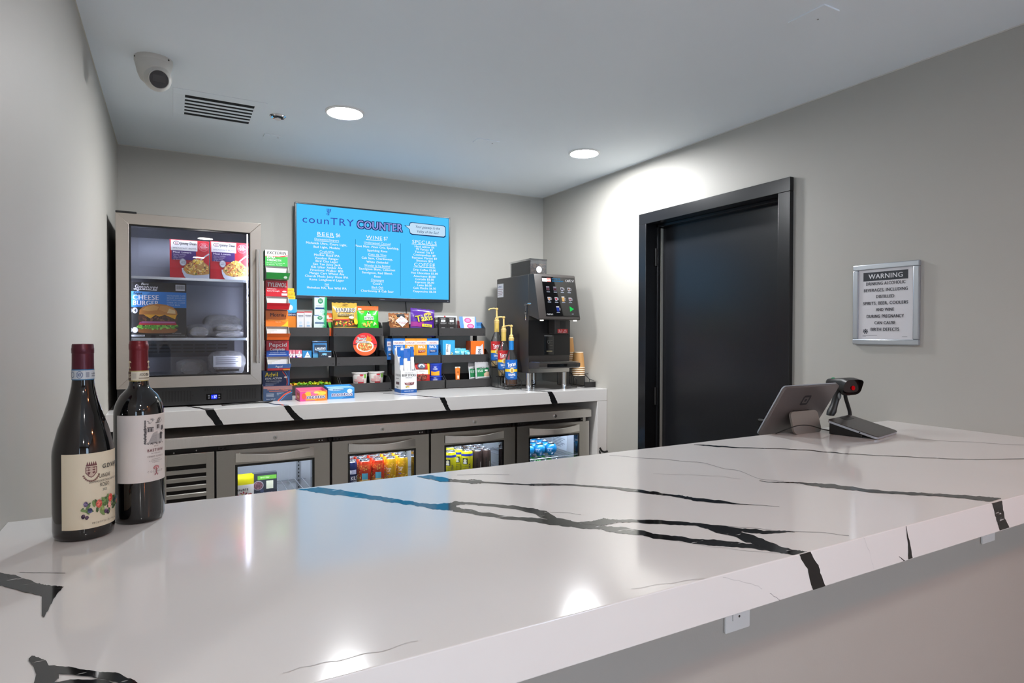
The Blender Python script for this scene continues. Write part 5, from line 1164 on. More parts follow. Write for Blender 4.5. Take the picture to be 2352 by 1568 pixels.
# ---- right rack, top tier
t, w, h, f = bag('pretzel_bag', 'pretzel twist snack bag with white diamond label', 896, 943, 718, YT, fT, FOIL('pouch_pretzel', (150, 92, 50)), dep=.035, seed=6)
f.speck(.5, .5, .5, .46, 130, [(196, 128, 70), (120, 64, 34), (214, 156, 96), (90, 50, 30), (226, 190, 140)], .007, seed=31, ar=.35).poly([(.38, .95), (.78, .95), (.78, .7), (.38, .7)], (40, 40, 42)).poly([(.6, .82), (.95, .45), (.6, .05), (.28, .45)], (232, 228, 230)).text('Dot\'s', .6, .54, .14, (120, 40, 50), w=.3, sl=.2).text('Homestyle', .6, .42, .06, (60, 60, 70), w=.34, sl=.2).text('Pretzels', .62, .28, .1, (150, 50, 60), w=.4, sl=.2); f.build('pouch_print', t)
t, w, h, f = bag('chip_bag', 'purple rolled tortilla chip bag with yellow lettering', 944.5, 1000, 707.5, YT, fT, FOIL('pouch_purple', (86, 36, 150)), dep=.045, tilt=4, seed=7)
f.rect(.0, .05, .5, .3, (150, 30, 130)).poly([(.5, .72), (.62, .8), (.75, .86), (.86, .78), (.8, .7), (.6, .68)], (226, 176, 60)).text('Takis', .55, .36, .32, (240, 220, 40), w=.72, st='b', rot=12, outline=(60, 20, 90)).rect(.42, .06, .86, .2, (216, 206, 40)).text('FUEGO', .64, .09, .08, (90, 40, 120), w=.3, st='b'); f.build('pouch_print', t)
t, w, h, f, s = pack('cell_card_pack', 'white hanging card behind the black device boxes', 'card', 997, 1052.5, 724, YT+.06, fT, .004, card('card_pale', (206, 206, 206)), lean=8)
f.ell(.48, .93, .035, .06, (206, 40, 50)).rect(.1, .2, .9, .8, (190, 190, 192)); f.build('front_print', t)
for k, (x0, x1, yt, dy, lb) in enumerate(((998, 1007.5, 729, .03, 'narrow black device box in the rack beside the purple bag'), (1008, 1027.8, 728, .0, 'black device box with white square and lettering, beside the narrow box'), (1028, 1047, 728.5, .0, 'black device box with white square and lettering, beside the pink gum'))):
    t, w, h, f, s = pack('device_box', lb, 'box', x0, x1, yt, YT+.004+dy, fT, .025, card('device_black', (44, 42, 42)), group='black device boxes')
    f.scrib(.2, .84, .8, .08, (206, 206, 206), k).rect(.25, .55, .75, .77, (232, 232, 234)).rect(.33, .6, .62, .72, (196, 198, 200)).scrib(.12, .42, .88, .07, (200, 200, 200), k+3).rect(.25, .36, .75, .38, (170, 170, 170)).rect(.3, .0, .7, .03, (200, 200, 200)); f.build('front_print', t)
t, w, h, f, s = pack('red_snack_pack', 'small dark red pack leaning behind the pink gum card', 'snack pack', 1054, 1066, 735, YT+.03, fT, .012, card('dark_red', (120, 40, 44)), lean=14)
f.rect(.2, .3, .8, .6, (190, 150, 140)); f.build('front_print', t)
t, w, h, f, s = pack('gum_card', 'white and blue blister card of pink gum rounds leaning in the rack', 'gum pack', 1060, 1098, 724.5, YT+.008, fT, .006, card('gum_card_white', (222, 226, 232)), lean=18)
f.poly([(0, 0), (.22, 0), (.22, 1), (0, 1)], (40, 120, 190)).poly([(.85, 0), (1, 0), (1, 1), (.95, 1)], (40, 130, 200)).ell(.5, .68, .22, .22, (206, 50, 130)).ell(.5, .68, .14, .14, (232, 120, 176)).ell(.62, .2, .22, .2, (206, 50, 130)).ell(.62, .2, .14, .13, (232, 130, 180)).ring(.84, .86, .06, .06, .3, (90, 100, 110)); f.build('front_print', t)
t, w, h, f, s = pack('gum_card', 'plain blue blister card edge behind the pink gum rounds', 'gum pack', 1092, 1111, 739, YT+.035, fT, .006, card('gum_card_blue', (36, 110, 176)), lean=14)
f.rect(.1, .1, .9, .4, (60, 140, 200)); f.build('front_print', t)
# ---- right rack, middle tier
for k, (x0, x1, c0, lb) in enumerate(((889, 903, (50, 120, 196), 'blue snack bar box set back at the end of the row behind the beef sticks'), (903.3, 930, (50, 124, 200), 'blue snack bar box partly behind the beef stick display'), (930.6, 955, (240, 160, 50), 'orange snack bar box beside the blue box behind the beef sticks'), (955.5, 980.7, (240, 160, 50), 'orange snack bar box between an orange and a blue box'), (981.2, 1007, (50, 124, 200), 'blue snack bar box beside the tall blue rotated-letter box'))):
    t, w, h, f, s = pack('snack_box', lb, 'snack box', x0, x1, 777, YM+.01+(.05 if k == 0 else 0), fM if k else fM+.02, .06, card('snack_%d' % (k in (2, 3)), c0), group='snack bar boxes')
    f.rect(0, .86, 1, 1, tuple(max(0, v-20) for v in c0)).rect(0, .63, 1, .86, (236, 234, 232)).rect(.1, .69, .9, .8, (190, 120, 120)).rect(.115, .7, .885, .79, (232, 226, 224)).scrib(.14, .71, .86, .07, (150, 50, 60), k).text('SNACK', .5, .42, .16, (240, 244, 248), w=.66, st='b').poly([(.2, .14), (.84, .18), (.84, .34), (.2, .30)], (150, 40, 40) if k in (2, 3) else (24, 60, 120)).scrib(.26, .22, .78, .07, (240, 230, 220), k+5); f.build('front_print', t)
t, w, h, f, s = pack('sanitary_box', 'tall sky blue box with sideways white lettering', 'carton', 1017, 1045, 781, YM+.01, fM, .08, card('sky_box', (56, 160, 210)))
f.poly([(.24, .0), (.6, .0), (.64, .70), (.26, .76)], (240, 244, 246)).text('Snugg', .34, .70, .14, (24, 36, 60), rot=-90, st='b', al='l'); f.build('front_print', t)
s.rect(.3, .2, .7, .5, (40, 120, 176)); s.build('side_print', t)
t, w, h, f = bag('yellow_sachet', 'small yellow sachet before the sky blue box', 1033, 1045, 797.5, YM-.0+.002, fM, FOIL('sachet_yellow', (226, 206, 70)), cat='sachet', dep=.008, lean=10, seed=9)
f.speck(.5, .5, .35, .35, 16, [(70, 90, 40), (250, 240, 190)], .004, seed=2); f.build('pouch_print', t)
for k, (x0, x1, yt, dy) in enumerate(((1044, 1062, 798.5, .016), (1059, 1076, 799.5, .024), (1072, 1091, 803, .004))):
    t, w, h, f = bag('teal_sachet', 'shiny turquoise sachet heaped between the blue and orange boxes', x0, x1, yt, YM+dy, fM, FOIL('sachet_teal', (60, 180, 206)), cat='sachet', dep=.014, lean=20, seed=50+k, group='turquoise sachets')
    f.poly([(.1, .3), (.6, .2), (.95, .5), (.5, .6)], (130, 220, 236)).scrib(.3, .2, .8, .1, (206, 236, 246), k); f.build('pouch_print', t)
t, w, h, f, s = pack('orange_candy_box', 'orange candy box with dark sideways lettering', 'candy box', 1081.5, 1112, 783, YM+.012, fM, .075, card('candy_orange', (232, 110, 34)))
f.poly([(.35, .0), (.95, .0), (.9, .8), (.7, .6), (.4, .62)], (226, 226, 230)).text('SUN', .74, -.25, .22, (24, 34, 70), rot=90, st='b', al='l'); f.build('front_print', t)
s.rect(0, 0, 1, 1, (150, 60, 30)); s.build('side_print', t)
# ---- right rack, bottom tier
t, w, h, f = bag('jerky_bag', 'red and white jerky bag with yellow edge', 955, 990, 823.5, YL+.01, fB, FOIL('pouch_red', (196, 48, 44)), dep=.03, tilt=2, seed=15)
f.poly([(.82, .3), (1, .3), (1, .98), (.8, .98)], (240, 190, 40)).rect(.03, .30, .84, .5, (226, 222, 216)).ell(.4, .66, .27, .13, (60, 66, 90)).ell(.4, .66, .2, .09, (206, 214, 226)).poly([(.2, .55), (.3, .66), (.4, .72), (.5, .66), (.6, .55)], (90, 100, 120)).text('PACIFIC GOLD', .4, .5, .06, (50, 40, 40), w=.66, st='b').text('ORIGINAL', .4, .42, .035, (90, 80, 80), w=.4).speck(.42, .17, .34, .1, 34, [(110, 50, 40), (70, 34, 30), (150, 80, 60)], .008, seed=3).rect(.03, .26, .84, .29, (190, 60, 50)); f.build('pouch_print', t)
zc2 = fB
for k in range(2):
    Yk = YL+.045; a, b = gY(986, 850, Yk), gY(1014.5, 850, Yk); r1 = (b.x-a.x)/2
    yt = (863, 834.5)[k]; h = gY(1000, yt, Yk).z-zc2
    t = thing('macaroni_cup', ('blue and yellow macaroni cup at the bottom of a pair beside the jerky', 'blue and yellow macaroni cup stacked on top of another beside the jerky')[k], 'macaroni cup', ((a.x+b.x)/2, Yk, zc2+.0005)); r0 = r1*.86
    MB().lathe([(0, .002), (r0-.002, .002), (r0, 0), (r1-.003, h-.005)], 28).build('cup', M('mac_blue', (30, 60, 176), rough=.35), t)
    MB().lathe([(r1-.003, h-.006), (r1, h-.005), (r1, h-.001), (r1-.002, h), (0, h)], 28).build('lid', M('mac_lid', (40, 76, 190), rough=.3), t)
    f = Dec(cyl_map(lambda z: r0+(r1-.003-r0)*z/h, .036 if k == 0 else 0, h-.006, -1.9, 2.2), 2.2*r1, h-(.042 if k == 0 else .006), sub=12)
    f.poly([(.1, .05), (.8, .05), (.8, .46), (.45, .36), (.1, .42)], (240, 170, 40)) if k else None
    f.text('MAC', .45, .72, .13 if k else .3, (236, 240, 250), w=.2, st='b').text('CHEESE', .45, .56 if k else .3, .12 if k else .3, (236, 240, 250), w=.34, st='b'); f.build('cup_print', t)
    zc2 += h+.001
p = gY(1051, 874, YL+.03); zt_ = gY(1051, 843, YL+.03).z
t = thing('sunscreen_tube', 'small orange sunscreen tube standing alone in the rack bin', 'tube', (p.x, YL+.03, fB)); h = zt_-fB; r = .0155
m = MB(); n = 20; vs_ = []; K = 8
for j in range(K+1):
    q = j/K
    for i in range(n):
        an = 2*math.pi*i/n; vs_.append(((r*(.85+.25*q))*math.cos(an), r*(1-.9*q)*.9*math.sin(an), .012+q*(h-.012)))
fs_ = [(j*n+i, j*n+(i+1) % n, (j+1)*n+(i+1) % n, (j+1)*n+i) for j in range(K) for i in range(n)] + [tuple(range(n))[::-1], tuple(range(K*n, K*n+n))]
m.add(vs_, fs_).build('tube_body', M('tube_orange', (226, 120, 40), rough=.35), t)
MB().cyl((0, 0, 0), (0, 0, .012), .0125, n=18).build('cap', M('cap_orange', (206, 96, 30), rough=.4), t)
MB().box(-r*1.12, r*1.12, -.0016, .0016, h-.006, h+.003).build('crimp', M('crimp_white', (226, 220, 206), rough=.4), t)
f = Dec(lambda u, v, k: ((u-.5)*2*r*.8, -r*(1-.9*(v*.95))*.9*math.sqrt(max(.05, 1-((u-.5)*1.5)**2))-.001-k*.0001, .012+v*(h-.012)*.95), 2*r, h, sub=8)
f.text('SPF 30', .5, .72, .08, (120, 70, 30), w=.6, st='b').rect(.28, .36, .74, .56, (240, 226, 206)).text('sun', .5, .62, .06, (250, 220, 170), w=.4).speck(.5, .2, .3, .1, 8, [(240, 190, 90), (110, 130, 60)], .003, seed=2); f.build('tube_print', t)
for k, (x0, x1, yt, dy, lb) in enumerate(((1079, 1111, 822, .06, 'silver backed bandage pouch behind the others'), (1080, 1103, 834, .035, 'bandage pouch with green panel, half covered by its twin'), (1094, 1127, 831.5, .008, 'bandage pouch with full green and white front'))):
    t, w, h, f = bag('bandage_pouch', lb, x0, x1, yt, YL+dy, fB, M('pouch_silver', (196, 198, 200), rough=.3, metal=.3), cat='bandage pouch', dep=.012, lean=7, seed=60+k, group='bandage pouches', tilt=-2 if k == 1 else 0)
    if k: f.rect(.08, .12, .94, .66, (24, 120, 70)).ell(.5, .65, .3, .05, (20, 70, 50)).text('CURAD', .5, .625, .055, (236, 240, 238), w=.44, st='b').text('FAST DRY', .12, .48, .06, (226, 240, 232), w=.4, al='l', st='b').text('SILVER', .12, .4, .06, (226, 240, 232), w=.36, al='l', st='b').rect(.62, .44, .84, .54, (226, 228, 228)).poly([(.55, .12), (.94, .12), (.94, .4), (.75, .42), (.55, .3)], (206, 176, 150)).rect(.1, .08, .94, .12, (226, 228, 230)); f.build('pouch_print', t)
# ---- beef stick display box
BY = 3.40
a, b = gY(921, 880, BY), gY(957, 880, BY); w = b.x-a.x; dep = .115; h = gY(940, 851, BY).z-CT; hb_ = gY(912, 800, BY+dep).z-CT
t = thing('beef_stick_display', 'tall white and blue beef stick display box on the counter', 'display box', ((a.x+b.x)/2, BY, CT+.0005))
wb = card('beef_white', (222, 222, 222)); m = MB()
m.box(-w/2, w/2, 0, .0015, 0, h).box(-w/2, w/2, dep-.0015, dep, 0, hb_).box(-w/2, w/2, .0015, dep-.0015, 0, .0015)
for x in (-w/2, w/2-.0015): m.prism([(.0015, .0015), (.0015, h), (.03, h+.02), (.06, hb_-.05), (dep-.0015, hb_), (dep-.0015, .0015)], 'x', x, x+.0015)
m.build('display_carton', wb, t)
f = Dec(face_map(w, h), w, h); BL = (24, 84, 156)
f.rect(0, 0, 1, .16, BL).text('GRASS-FED BEEF', .5, .06, .04, (214, 226, 240), w=.6, st='b').text('BEEF STICKS', .5, .74, .10, (40, 40, 46), w=.88, st='b').text('ORIGINAL', .5, .66, .045, (110, 110, 116), w=.45).text('100% GRASS FED', .5, .88, .035, (120, 124, 130), w=.55).poly([(.22, .47), (.4, .42), (.6, .46), (.85, .48), (.8, .36), (.5, .34), (.24, .38)], (130, 80, 84)).speck(.52, .41, .28, .05, 20, [(90, 50, 56), (190, 150, 150)], .005, seed=4).speck(.4, .28, .12, .03, 10, [(110, 160, 60), (240, 170, 50), (206, 70, 50)], .004, seed=5)
f.build('front_print', t)
s = Dec(side_map(dep, h, -w/2), dep, h); s.rect(0, 0, 1, .16, BL).text('STICKS', .55, .74, .09, (70, 70, 76), w=.8, st='b').rect(.2, .62, .7, .65, (140, 140, 146)).rect(.25, .36, .75, .48, (96, 76, 80)).rect(.3, .22, .6, .26, (120, 130, 120)); s.build('side_print', t)
stick = None
g = random.Random(12)
for k in range(8):
    i, j = k % 4, k // 4; x = a.x+.014+(w-.028)*i/3; Y = BY+.022+j*.04; hh = (.10, .125, .115, .13, .12)[(i+3*j) % 5]*1.25
    t = thing('beef_stick', 'wrapped beef stick with blue end standing in the display box', 'snack stick', (x, Y, CT+.003), (R(-3-2*j), R(g.uniform(-1, 1)), g.uniform(-.1, .1)), group='wrapped beef sticks')
    if stick is None:
        m = MB(); L0 = .17
        vs_ = []; 
        m.add([(-.009, -.005, 0), (.009, -.005, 0), (.009, .005, 0), (-.009, .005, 0), (-.0098, -.005, L0*.78), (.0098, -.005, L0*.78), (.0098, .005, L0*.78), (-.0098, .005, L0*.78)], [(0, 3, 2, 1), (0, 1, 5, 4), (1, 2, 6, 5), (2, 3, 7, 6), (3, 0, 4, 7), (4, 5, 6, 7)])
        w1 = m.build('wrapper', M('stick_white', (226, 226, 228), rough=.35), t, bevel=.002)
        w2 = MB().add([(-.0098, -.005, L0*.78), (.0098, -.005, L0*.78), (.0098, .005, L0*.78), (-.0098, .005, L0*.78), (-.0105, -.001, L0), (.0105, -.001, L0), (.0105, .001, L0), (-.0105, .001, L0)], [(0, 3, 2, 1), (0, 1, 5, 4), (1, 2, 6, 5), (2, 3, 7, 6), (3, 0, 4, 7), (4, 5, 6, 7)]).build('wrapper_end', M('stick_blue', (30, 96, 176), rough=.3, coat=.3), t)
        fd = Dec(face_map(.016, .10, None, -.0052, .02), .018, .10); fd.text('BEEF STICK', .5, .3, .5, (60, 70, 90), w=.5, rot=0) if False else fd.rect(.1, .1, .9, .5, (206, 216, 226)).rect(.2, .6, .8, .64, (70, 80, 100)).rect(.25, .4, .75, .43, (90, 100, 120)).rect(.3, .3, .7, .33, (90, 100, 120))
        w3 = fd.build('wrapper_print', t); stick = (w1, w2, w3)
    else:
        for q in stick: c = q.copy(); COL.objects.link(c); c.parent = t
    t.scale = (1, 1, hh/.17*1.62)
# ================================================================== coffee machine
MX0, MX1, MY, MYB = 1.923, 2.232, 3.27, 3.695
zl0 = gY(1213, 857, 3.285).z-CT
cm = thing('coffee_machine', 'black bean-to-cup coffee machine with touch screen and bean hopper', 'coffee machine', (MX0, MY, CT))
mw_, md = MX1-MX0, MYB-MY
ztop = 1.776-CT; zhb = 1.492-CT
mb = M('machine_black', (54, 50, 48), rough=.4, spec=.5, noise=.05, nscale=30)
mdk = M('machine_recess', (20, 19, 19), rough=.35)
MB().box(0, mw_, 0.0, md, zl0, ztop).build('body', mb, cm, bevel=.006, seg=3)
# head
yt_, yb2 = -.065, -.128
MB().prism([(-.0005, zhb+.03), (yb2+.01, zhb), (yb2, zhb+.006), (yt_, ztop-.006), (yt_+.008, ztop), (-.0005, ztop)], 'x', .0, mw_-.008).build('head', mb, cm, bevel=.003)
ux = Vector((mw_-.008, 0, 0)); o0 = Vector((0, yb2, zhb+.006)); uz = Vector((0, yt_-yb2, ztop-zhb-.012)); nn = Vector((0, -uz.z, uz.y)).normalized()
def hmap(u, v, k): return o0+ux*u+uz*v+nn*(.0004+k*.00012)
pf = MB()
def slab_on(x0, x1, v0, v1, t0, t1):
    q = [o0+ux*a+uz*b for a, b in ((x0, v0), (x1, v0), (x1, v1), (x0, v1))]
    return [p+nn*t0 for p in q]+[p+nn*t1 for p in q], [(0, 1, 2, 3), (4, 5, 6, 7), (0, 1, 5, 4), (1, 2, 6, 5), (2, 3, 7, 6), (3, 0, 4, 7)]
MB().add(*slab_on(.17, .965, .07, .955, 0, .004)).build('touch_screen', M('screen_black', (8, 8, 9), rough=.05, coat=.3), cm)
f = Dec(lambda u, v, k: o0+ux*(.17+.795*u)+uz*(.07+.885*v)+nn*(.0044+k*.00012), mw_*.79, uz.length*.885)
G = lambda c, s=1.0: glow(c, s)
f.rect(.0, .87, .14, .96, (196, 190, 190)).rect(.14, .87, .26, .97, (190, 96, 90)).scrib(.15, .89, .25, .05, (230, 190, 186), 2)
f.scrib(.3, .935, .56, .03, G((60, 150, 210)), 3).scrib(.28, .88, .64, .03, G((60, 150, 210)), 4).text('CAFÉ 57', .84, .885, .06, G((240, 240, 244)), w=.27, st='b')
f.build('screen_header', cm)
def cupicon(x, y, body, kind):
    global f
    f = Dec(f.mp, f.sx, f.sy); w = .045
    if kind == 'glass': f.poly([(x-w, y-.045), (x+w, y-.045), (x+w*1.05, y+.05), (x-w*1.05, y+.05)], G((150, 140, 160), .55)).rect(x-w*.85, y-.035, x+w*.85, y+.012, G(body)).rect(x-w*1.05, y+.045, x+w*1.05, y+.053, G((220, 220, 230)))
    elif kind == 'tall': f.poly([(x-w*.75, y-.06), (x+w*.75, y-.06), (x+w, y+.06), (x-w, y+.06)], G(body)).rect(x-w, y+.045, x+w, y+.07, G((240, 240, 244))).ring(x+w*1.3, y, .02, .035, .3, G((200, 200, 210)))
    else: f.poly([(x-w, y+.04), (x+w, y+.04), (x+w*.8, y-.03), (x+w*.4, y-.05), (x-w*.4, y-.05), (x-w*.8, y-.03)], G((190, 190, 206))).ell(x, y+.0, w*.6, .028, G(body)).ring(x+w*1.3, y, .022, .03, .3, G((200, 200, 210))).rect(x-w, y+.033, x+w, y+.043, G((240, 240, 246)))
    f.rect(x-.05, y-.092, x+.05, y-.077, G((190, 200, 220))); f.build('drink_icon', cm)
for i, (b_, k_) in enumerate((((90, 50, 60), 'glass'), ((80, 44, 54), 'glass'), ((50, 48, 56), 'cup'), ((120, 90, 70), 'cup'))): cupicon(.14+i*.215, .69, b_, k_)
for i, (b_, k_) in enumerate((((214, 160, 110), 'cup'), ((190, 40, 60), 'cup'), ((222, 180, 120), 'tall'), ((150, 90, 96), 'cup'))): cupicon(.14+i*.215, .43, b_, k_)
cupicon(.37, .17, (40, 60, 150), 'tall')
f = Dec(f.mp, f.sx, f.sy); f.poly([(.74, .11), (.74, .25), (.87, .18)], G((40, 200, 90), 1.1)).rect(.78, .045, .84, .058, G((190, 200, 220))).build('start_icon', cm)
f = Dec(f.mp, f.sx, f.sy); f.scrib(.02, .015, .2, .04, G((210, 210, 214)), 8)
f.build('maker_name', cm)
MB().cyl((.03, yb2+.02, zhb+.002), (.03, yb2+.02, zhb-.006), .012, n=16).build('lamp', glow((255, 250, 240), 1.5), cm)
MB().cyl((mw_-.035, yb2+.02, zhb+.002), (mw_-.035, yb2+.02, zhb-.006), .012, n=16).build('lamp', glow((255, 250, 240), 1.5), cm)
# outlet block, steam and drip tray
MB().box(.145, .255, -.075, 0, zhb-.085, zhb+.012).build('dispensing_block', mb, cm, bevel=.006)
MB().box(.185, .225, -.0762, -.075, zhb-.05, zhb-.005).build('block_inset', mdk, cm)
f = Dec(face_map(.075, .026, .165, -.0755, zhb-.08), .075, .026); f.rect(0, 0, 1, 1, (196, 40, 40)).scrib(.12, .55, .88, .28, (236, 220, 220), 5).scrib(.08, .14, .92, .25, (236, 220, 220), 6); f.build('warning_sticker', cm)
MB().cyl((.275, -.03, zhb-.01), (.275, -.03, zhb-.09), .009, n=14).build('water_spout', mdk, cm)
MB().box(.27, .285, -.0305, -.0295, zhb-.09, zhb-.06).build('white_tag', WHITEP, cm)
MB().box(.0, mw_, -.0012, .0, zl0+.11, zhb-.0).build('back_plate', mdk, cm)
MB().box(.115, .185, -.0035, -.0012, zhb-.215, zhb-.095).build('grounds_door', GLOSSB, cm)
f = Dec(face_map(.05, .1, .128, -.0035, zhb-.205), .05, .1)
for j in range(4): f.rect(.5, .3+j*.16, .95, .31+j*.16, (130, 124, 110))
f.ring(.35, .7, .2, .12, .2, (110, 110, 106)).rect(.05, .08, .9, .14, (150, 140, 110)).rect(-.3, 1.06, .9, 1.1, (150, 150, 150)); f.build('door_marks', cm)
zt_ = zl0+.03
dt = MB().prism([(-.0, zt_), (-.11, zt_+.004), (-.125, zt_+.014), (-.125, zt_+.036), (-.0, zt_+.04)], 'x', .002, mw_-.004).build('drip_tray', mb, cm, bevel=.003)
MB().box(.012, mw_-.014, -.118, -.004, zt_+.04, zt_+.043).build('drip_grid', STEEL, dt)
for i in range(12): MB().box(.022+i*.0225, .032+i*.0225, -.112, -.01, zt_+.0432, zt_+.0436).build('grid_slot', BLACK, dt)
MB().box(.06, mw_-.03, -.1262, -.125, zt_+.012, zt_+.032).build('tray_front', GLOSSB, dt)
MB().box(.004, mw_-.006, -.004, .0, zl0+.003, zl0+.029).build('steel_rail', STEEL, cm)
for x, y in ((.02, .03), (mw_-.025, .03), (.04, md-.04), (mw_-.04, md-.04)):
    lg = MB().cyl((x, y, .001), (x, y, zl0+.004), .0175, n=20).build('leg', STEEL, cm)
    MB().cyl((x, y, .0005), (x, y, .022), .0185, n=20).build('adjuster_foot', CHROME, lg)
# key lock, sticker
MB().cyl((-.001, .0, zhb+.10), (.008, -.03, zhb+.10), .008, n=14).build('key_lock', CHROME, cm)
MB().cyl((-.012, .02, zhb+.095), (-.001, .02, zhb+.095), .0085, n=14).build('key_lock', CHROME, cm)
ky = MB().box(-.0135, -.012, .005, .018, zhb+.05, zhb+.095).cyl((-.0135, .012, zhb+.045), (-.012, .012, zhb+.045), .010, n=14).box(-.0135, -.012, .009, .015, zhb+.0, zhb+.04).build('keys', CHROME, cm)
f = Dec(lambda u, v, k: (-.0004-k*.0001, md-.012-u*.085, ztop-.125+v*.09), .085, .09)
f.rect(0, 0, 1, 1, (222, 222, 226)).scrib(.12, .72, .88, .13, (60, 80, 140), 2)
for j in range(4): f.rect(.08, .56-j*.13, .9-.12*(j % 2), .6-j*.13, (150, 110, 120))
f.build('service_sticker', cm)
# hopper
hx0, hx1 = gY(1218, 612, 3.335).x-MX0, gY(1255, 612, 3.335).x-MX0; hy0 = .065; hy1 = .33; hz1 = gY(1236, 598, 3.335).z-CT
hp = MB(); tk = .002
for q in ((hx0, hx0+tk, hy0, hy1, ztop+.003, hz1), (hx1-tk, hx1, hy0, hy1, ztop+.003, hz1), (hx0+tk, hx1-tk, hy0, hy0+tk, ztop+.003, hz1), (hx0+tk, hx1-tk, hy1-tk, hy1, ztop+.003, hz1)): hp.box(*q)
ho = hp.build('bean_hopper', CLEARP, cm)
MB().box(hx0-.003, hx1+.003, hy0-.003, hy1+.003, hz1, hz1+.010).build('hopper_lid', CLEARP, ho)
MB().box(hx0-.004, hx1+.004, hy0-.004, hy1+.004, ztop, ztop+.004).build('hopper_flange', CLEARP, ho)
g = random.Random(5); bn = MB(); top_b = hz1-.02
mats_b = [M('bean_a', (92, 58, 38), rough=.35), M('bean_b', (60, 36, 26), rough=.35), M('bean_c', (130, 92, 62), rough=.4)]
bx0, bx1 = hx0+.004, hx1-.004
MB().box(bx0+.006, bx1-.006, hy0+.012, hy1-.012, ztop+.004, top_b-.006).build('bean_core', M('bean_dark', (96, 68, 50), rough=.6), ho)
def bean(c, mi):
    a = g.uniform(0, 3.14); b_ = MB().ell((0, 0, 0), .0062, .0042, .0036, n=6, k=4); R_ = Matrix.Rotation(a, 3, 'Y') @ Matrix.Rotation(g.uniform(-.6, .6), 3, 'Z')
    bn.add([R_ @ Vector(v)+Vector(c) for v in b_.v], b_.f, mi)
z = ztop+.008
while z < top_b:
    x = bx0+.005
    while x < bx1-.004: bean((x+g.uniform(-.002, .002), hy0+.0075, z+g.uniform(-.002, .002)), g.randrange(3)); x += .0085
    y = hy0+.012
    while y < hy1-.006: bean((bx0+.004, y, z), g.randrange(3)); y += .01
    z += .0072
for i in range(160): bean((g.uniform(bx0+.005, bx1-.005), g.uniform(hy0+.01, hy1-.01), top_b-.004+g.uniform(-.002, .003)), g.randrange(3))
tag(bn.build('coffee_beans', mats_b, ho), kind='stuff')
f = Dec(face_map(.04, .04, (hx0+hx1)/2-.0+.0, hy0-.0008, ztop+.02), .04, .04); f.ell(.1, .5, .5, .5, (232, 232, 234), n=28).text('WHOLE', .1, .56, .15, (40, 50, 90), w=.55, st='b').text('BEAN', .1, .3, .15, (40, 50, 90), w=.45, st='b'); f.build('hopper_sticker', ho)
cord('machine_cord', 'black power cord coiled under the coffee machine', [(2.02, 3.62, CT+.005), (1.99, 3.54, CT+.005), (2.04, 3.48, CT+.006), (2.12, 3.52, CT+.005), (2.17, 3.6, CT+.005)], .004)
MB_ = None
# ================================================================== syrup bottles in their wire stand
CL = glass('clear_bottle_glass', (.97, .98, .97), refl=1.2, rough=.02, haze=.03)
def syrup(x, Y, z, name_txt, red, foil, liquid, lab, rz):
    t = thing('syrup_bottle', lab, 'syrup bottle', (x, Y, z)); r = .0375
    prof = [(0, .002), (r-.006, .002), (r, .008), (r, .168), (r-.004, .182), (.022, .212), (.0152, .228), (.0148, .29)]
    MB().lathe(prof, 32).build('glass_bottle', CL, t)
    MB().lathe([(0, .006), (r-.007, .006), (r-.002, .011), (r-.002, .13), (0, .13)], 28).build('syrup', M('syrup_%d' % liquid[0], liquid, rough=.15, spec=.6), t)
    MB().lathe([(.0156, .226), (.0156, .288)], 28, caps=False).build('neck_wrap', M('wrap_%d%d%d' % foil, foil, rough=.35), t)
    gold = M('pump_gold', (216, 186, 116), rough=.4)
    pm = MB().lathe([(.0165, .284), (.017, .298), (.0175, .3), (.0125, .306), (.0125, .316), (.008, .32), (.0055, .325), (.0055, .368), (.009, .372), (.009, .382), (0, .384)], 24).build('pump', gold, t)
    d = Vector((math.cos(rz), math.sin(rz), 0))
    MB().tube([Vector((0, 0, .377)), d*.02+Vector((0, 0, .379)), d*.045+Vector((0, 0, .376)), d*.056+Vector((0, 0, .368))], .0045, 10).build('spout', gold, pm)
    a0 = math.atan2(-Y, -x)+.12
    f = Dec(cyl_map(r, .042, .166, a0, 3.4), 3.4*r, .124, sub=14)
    up = (196, 40, 44) if red else (20, 100, 186)
    f.rect(0, .0, 1, .40, (24, 100, 180)).rect(0, .53, 1, 1, up).rect(0, .40, 1, .53, (240, 200, 40)).ell(.5, .47, .12, .13, (236, 214, 150)).rect(.46, .38, .54, .54, (190, 140, 50)).text('Torani', .5, .68, .2, (244, 244, 246), w=.42, st='b', rot=9).rect(.3, .62, .7, .64, (240, 226, 226)).text(name_txt, .5, .2, .11, (240, 244, 250), w=.36, st='b').rect(.42, .12, .58, .14, (206, 222, 240)).rect(0, .0, 1, .05, (20, 70, 130)); f.build('label', t)
SXp = 1.852
syrup(SXp, 3.36, 1.080, 'CARAMEL', False, (30, 120, 190), (120, 70, 20), 'syrup bottle with blue caramel label, lowest on the wire stand', 2.0)
syrup(SXp-.006, 3.45, 1.135, 'VANILLA', True, (206, 176, 90), (190, 160, 100), 'syrup bottle with red vanilla label between two others', 2.9)
syrup(SXp-.012, 3.535, 1.192, 'VANILLA', True, (206, 176, 90), (190, 160, 100), 'syrup bottle with red label, highest on the wire stand', 3.0)
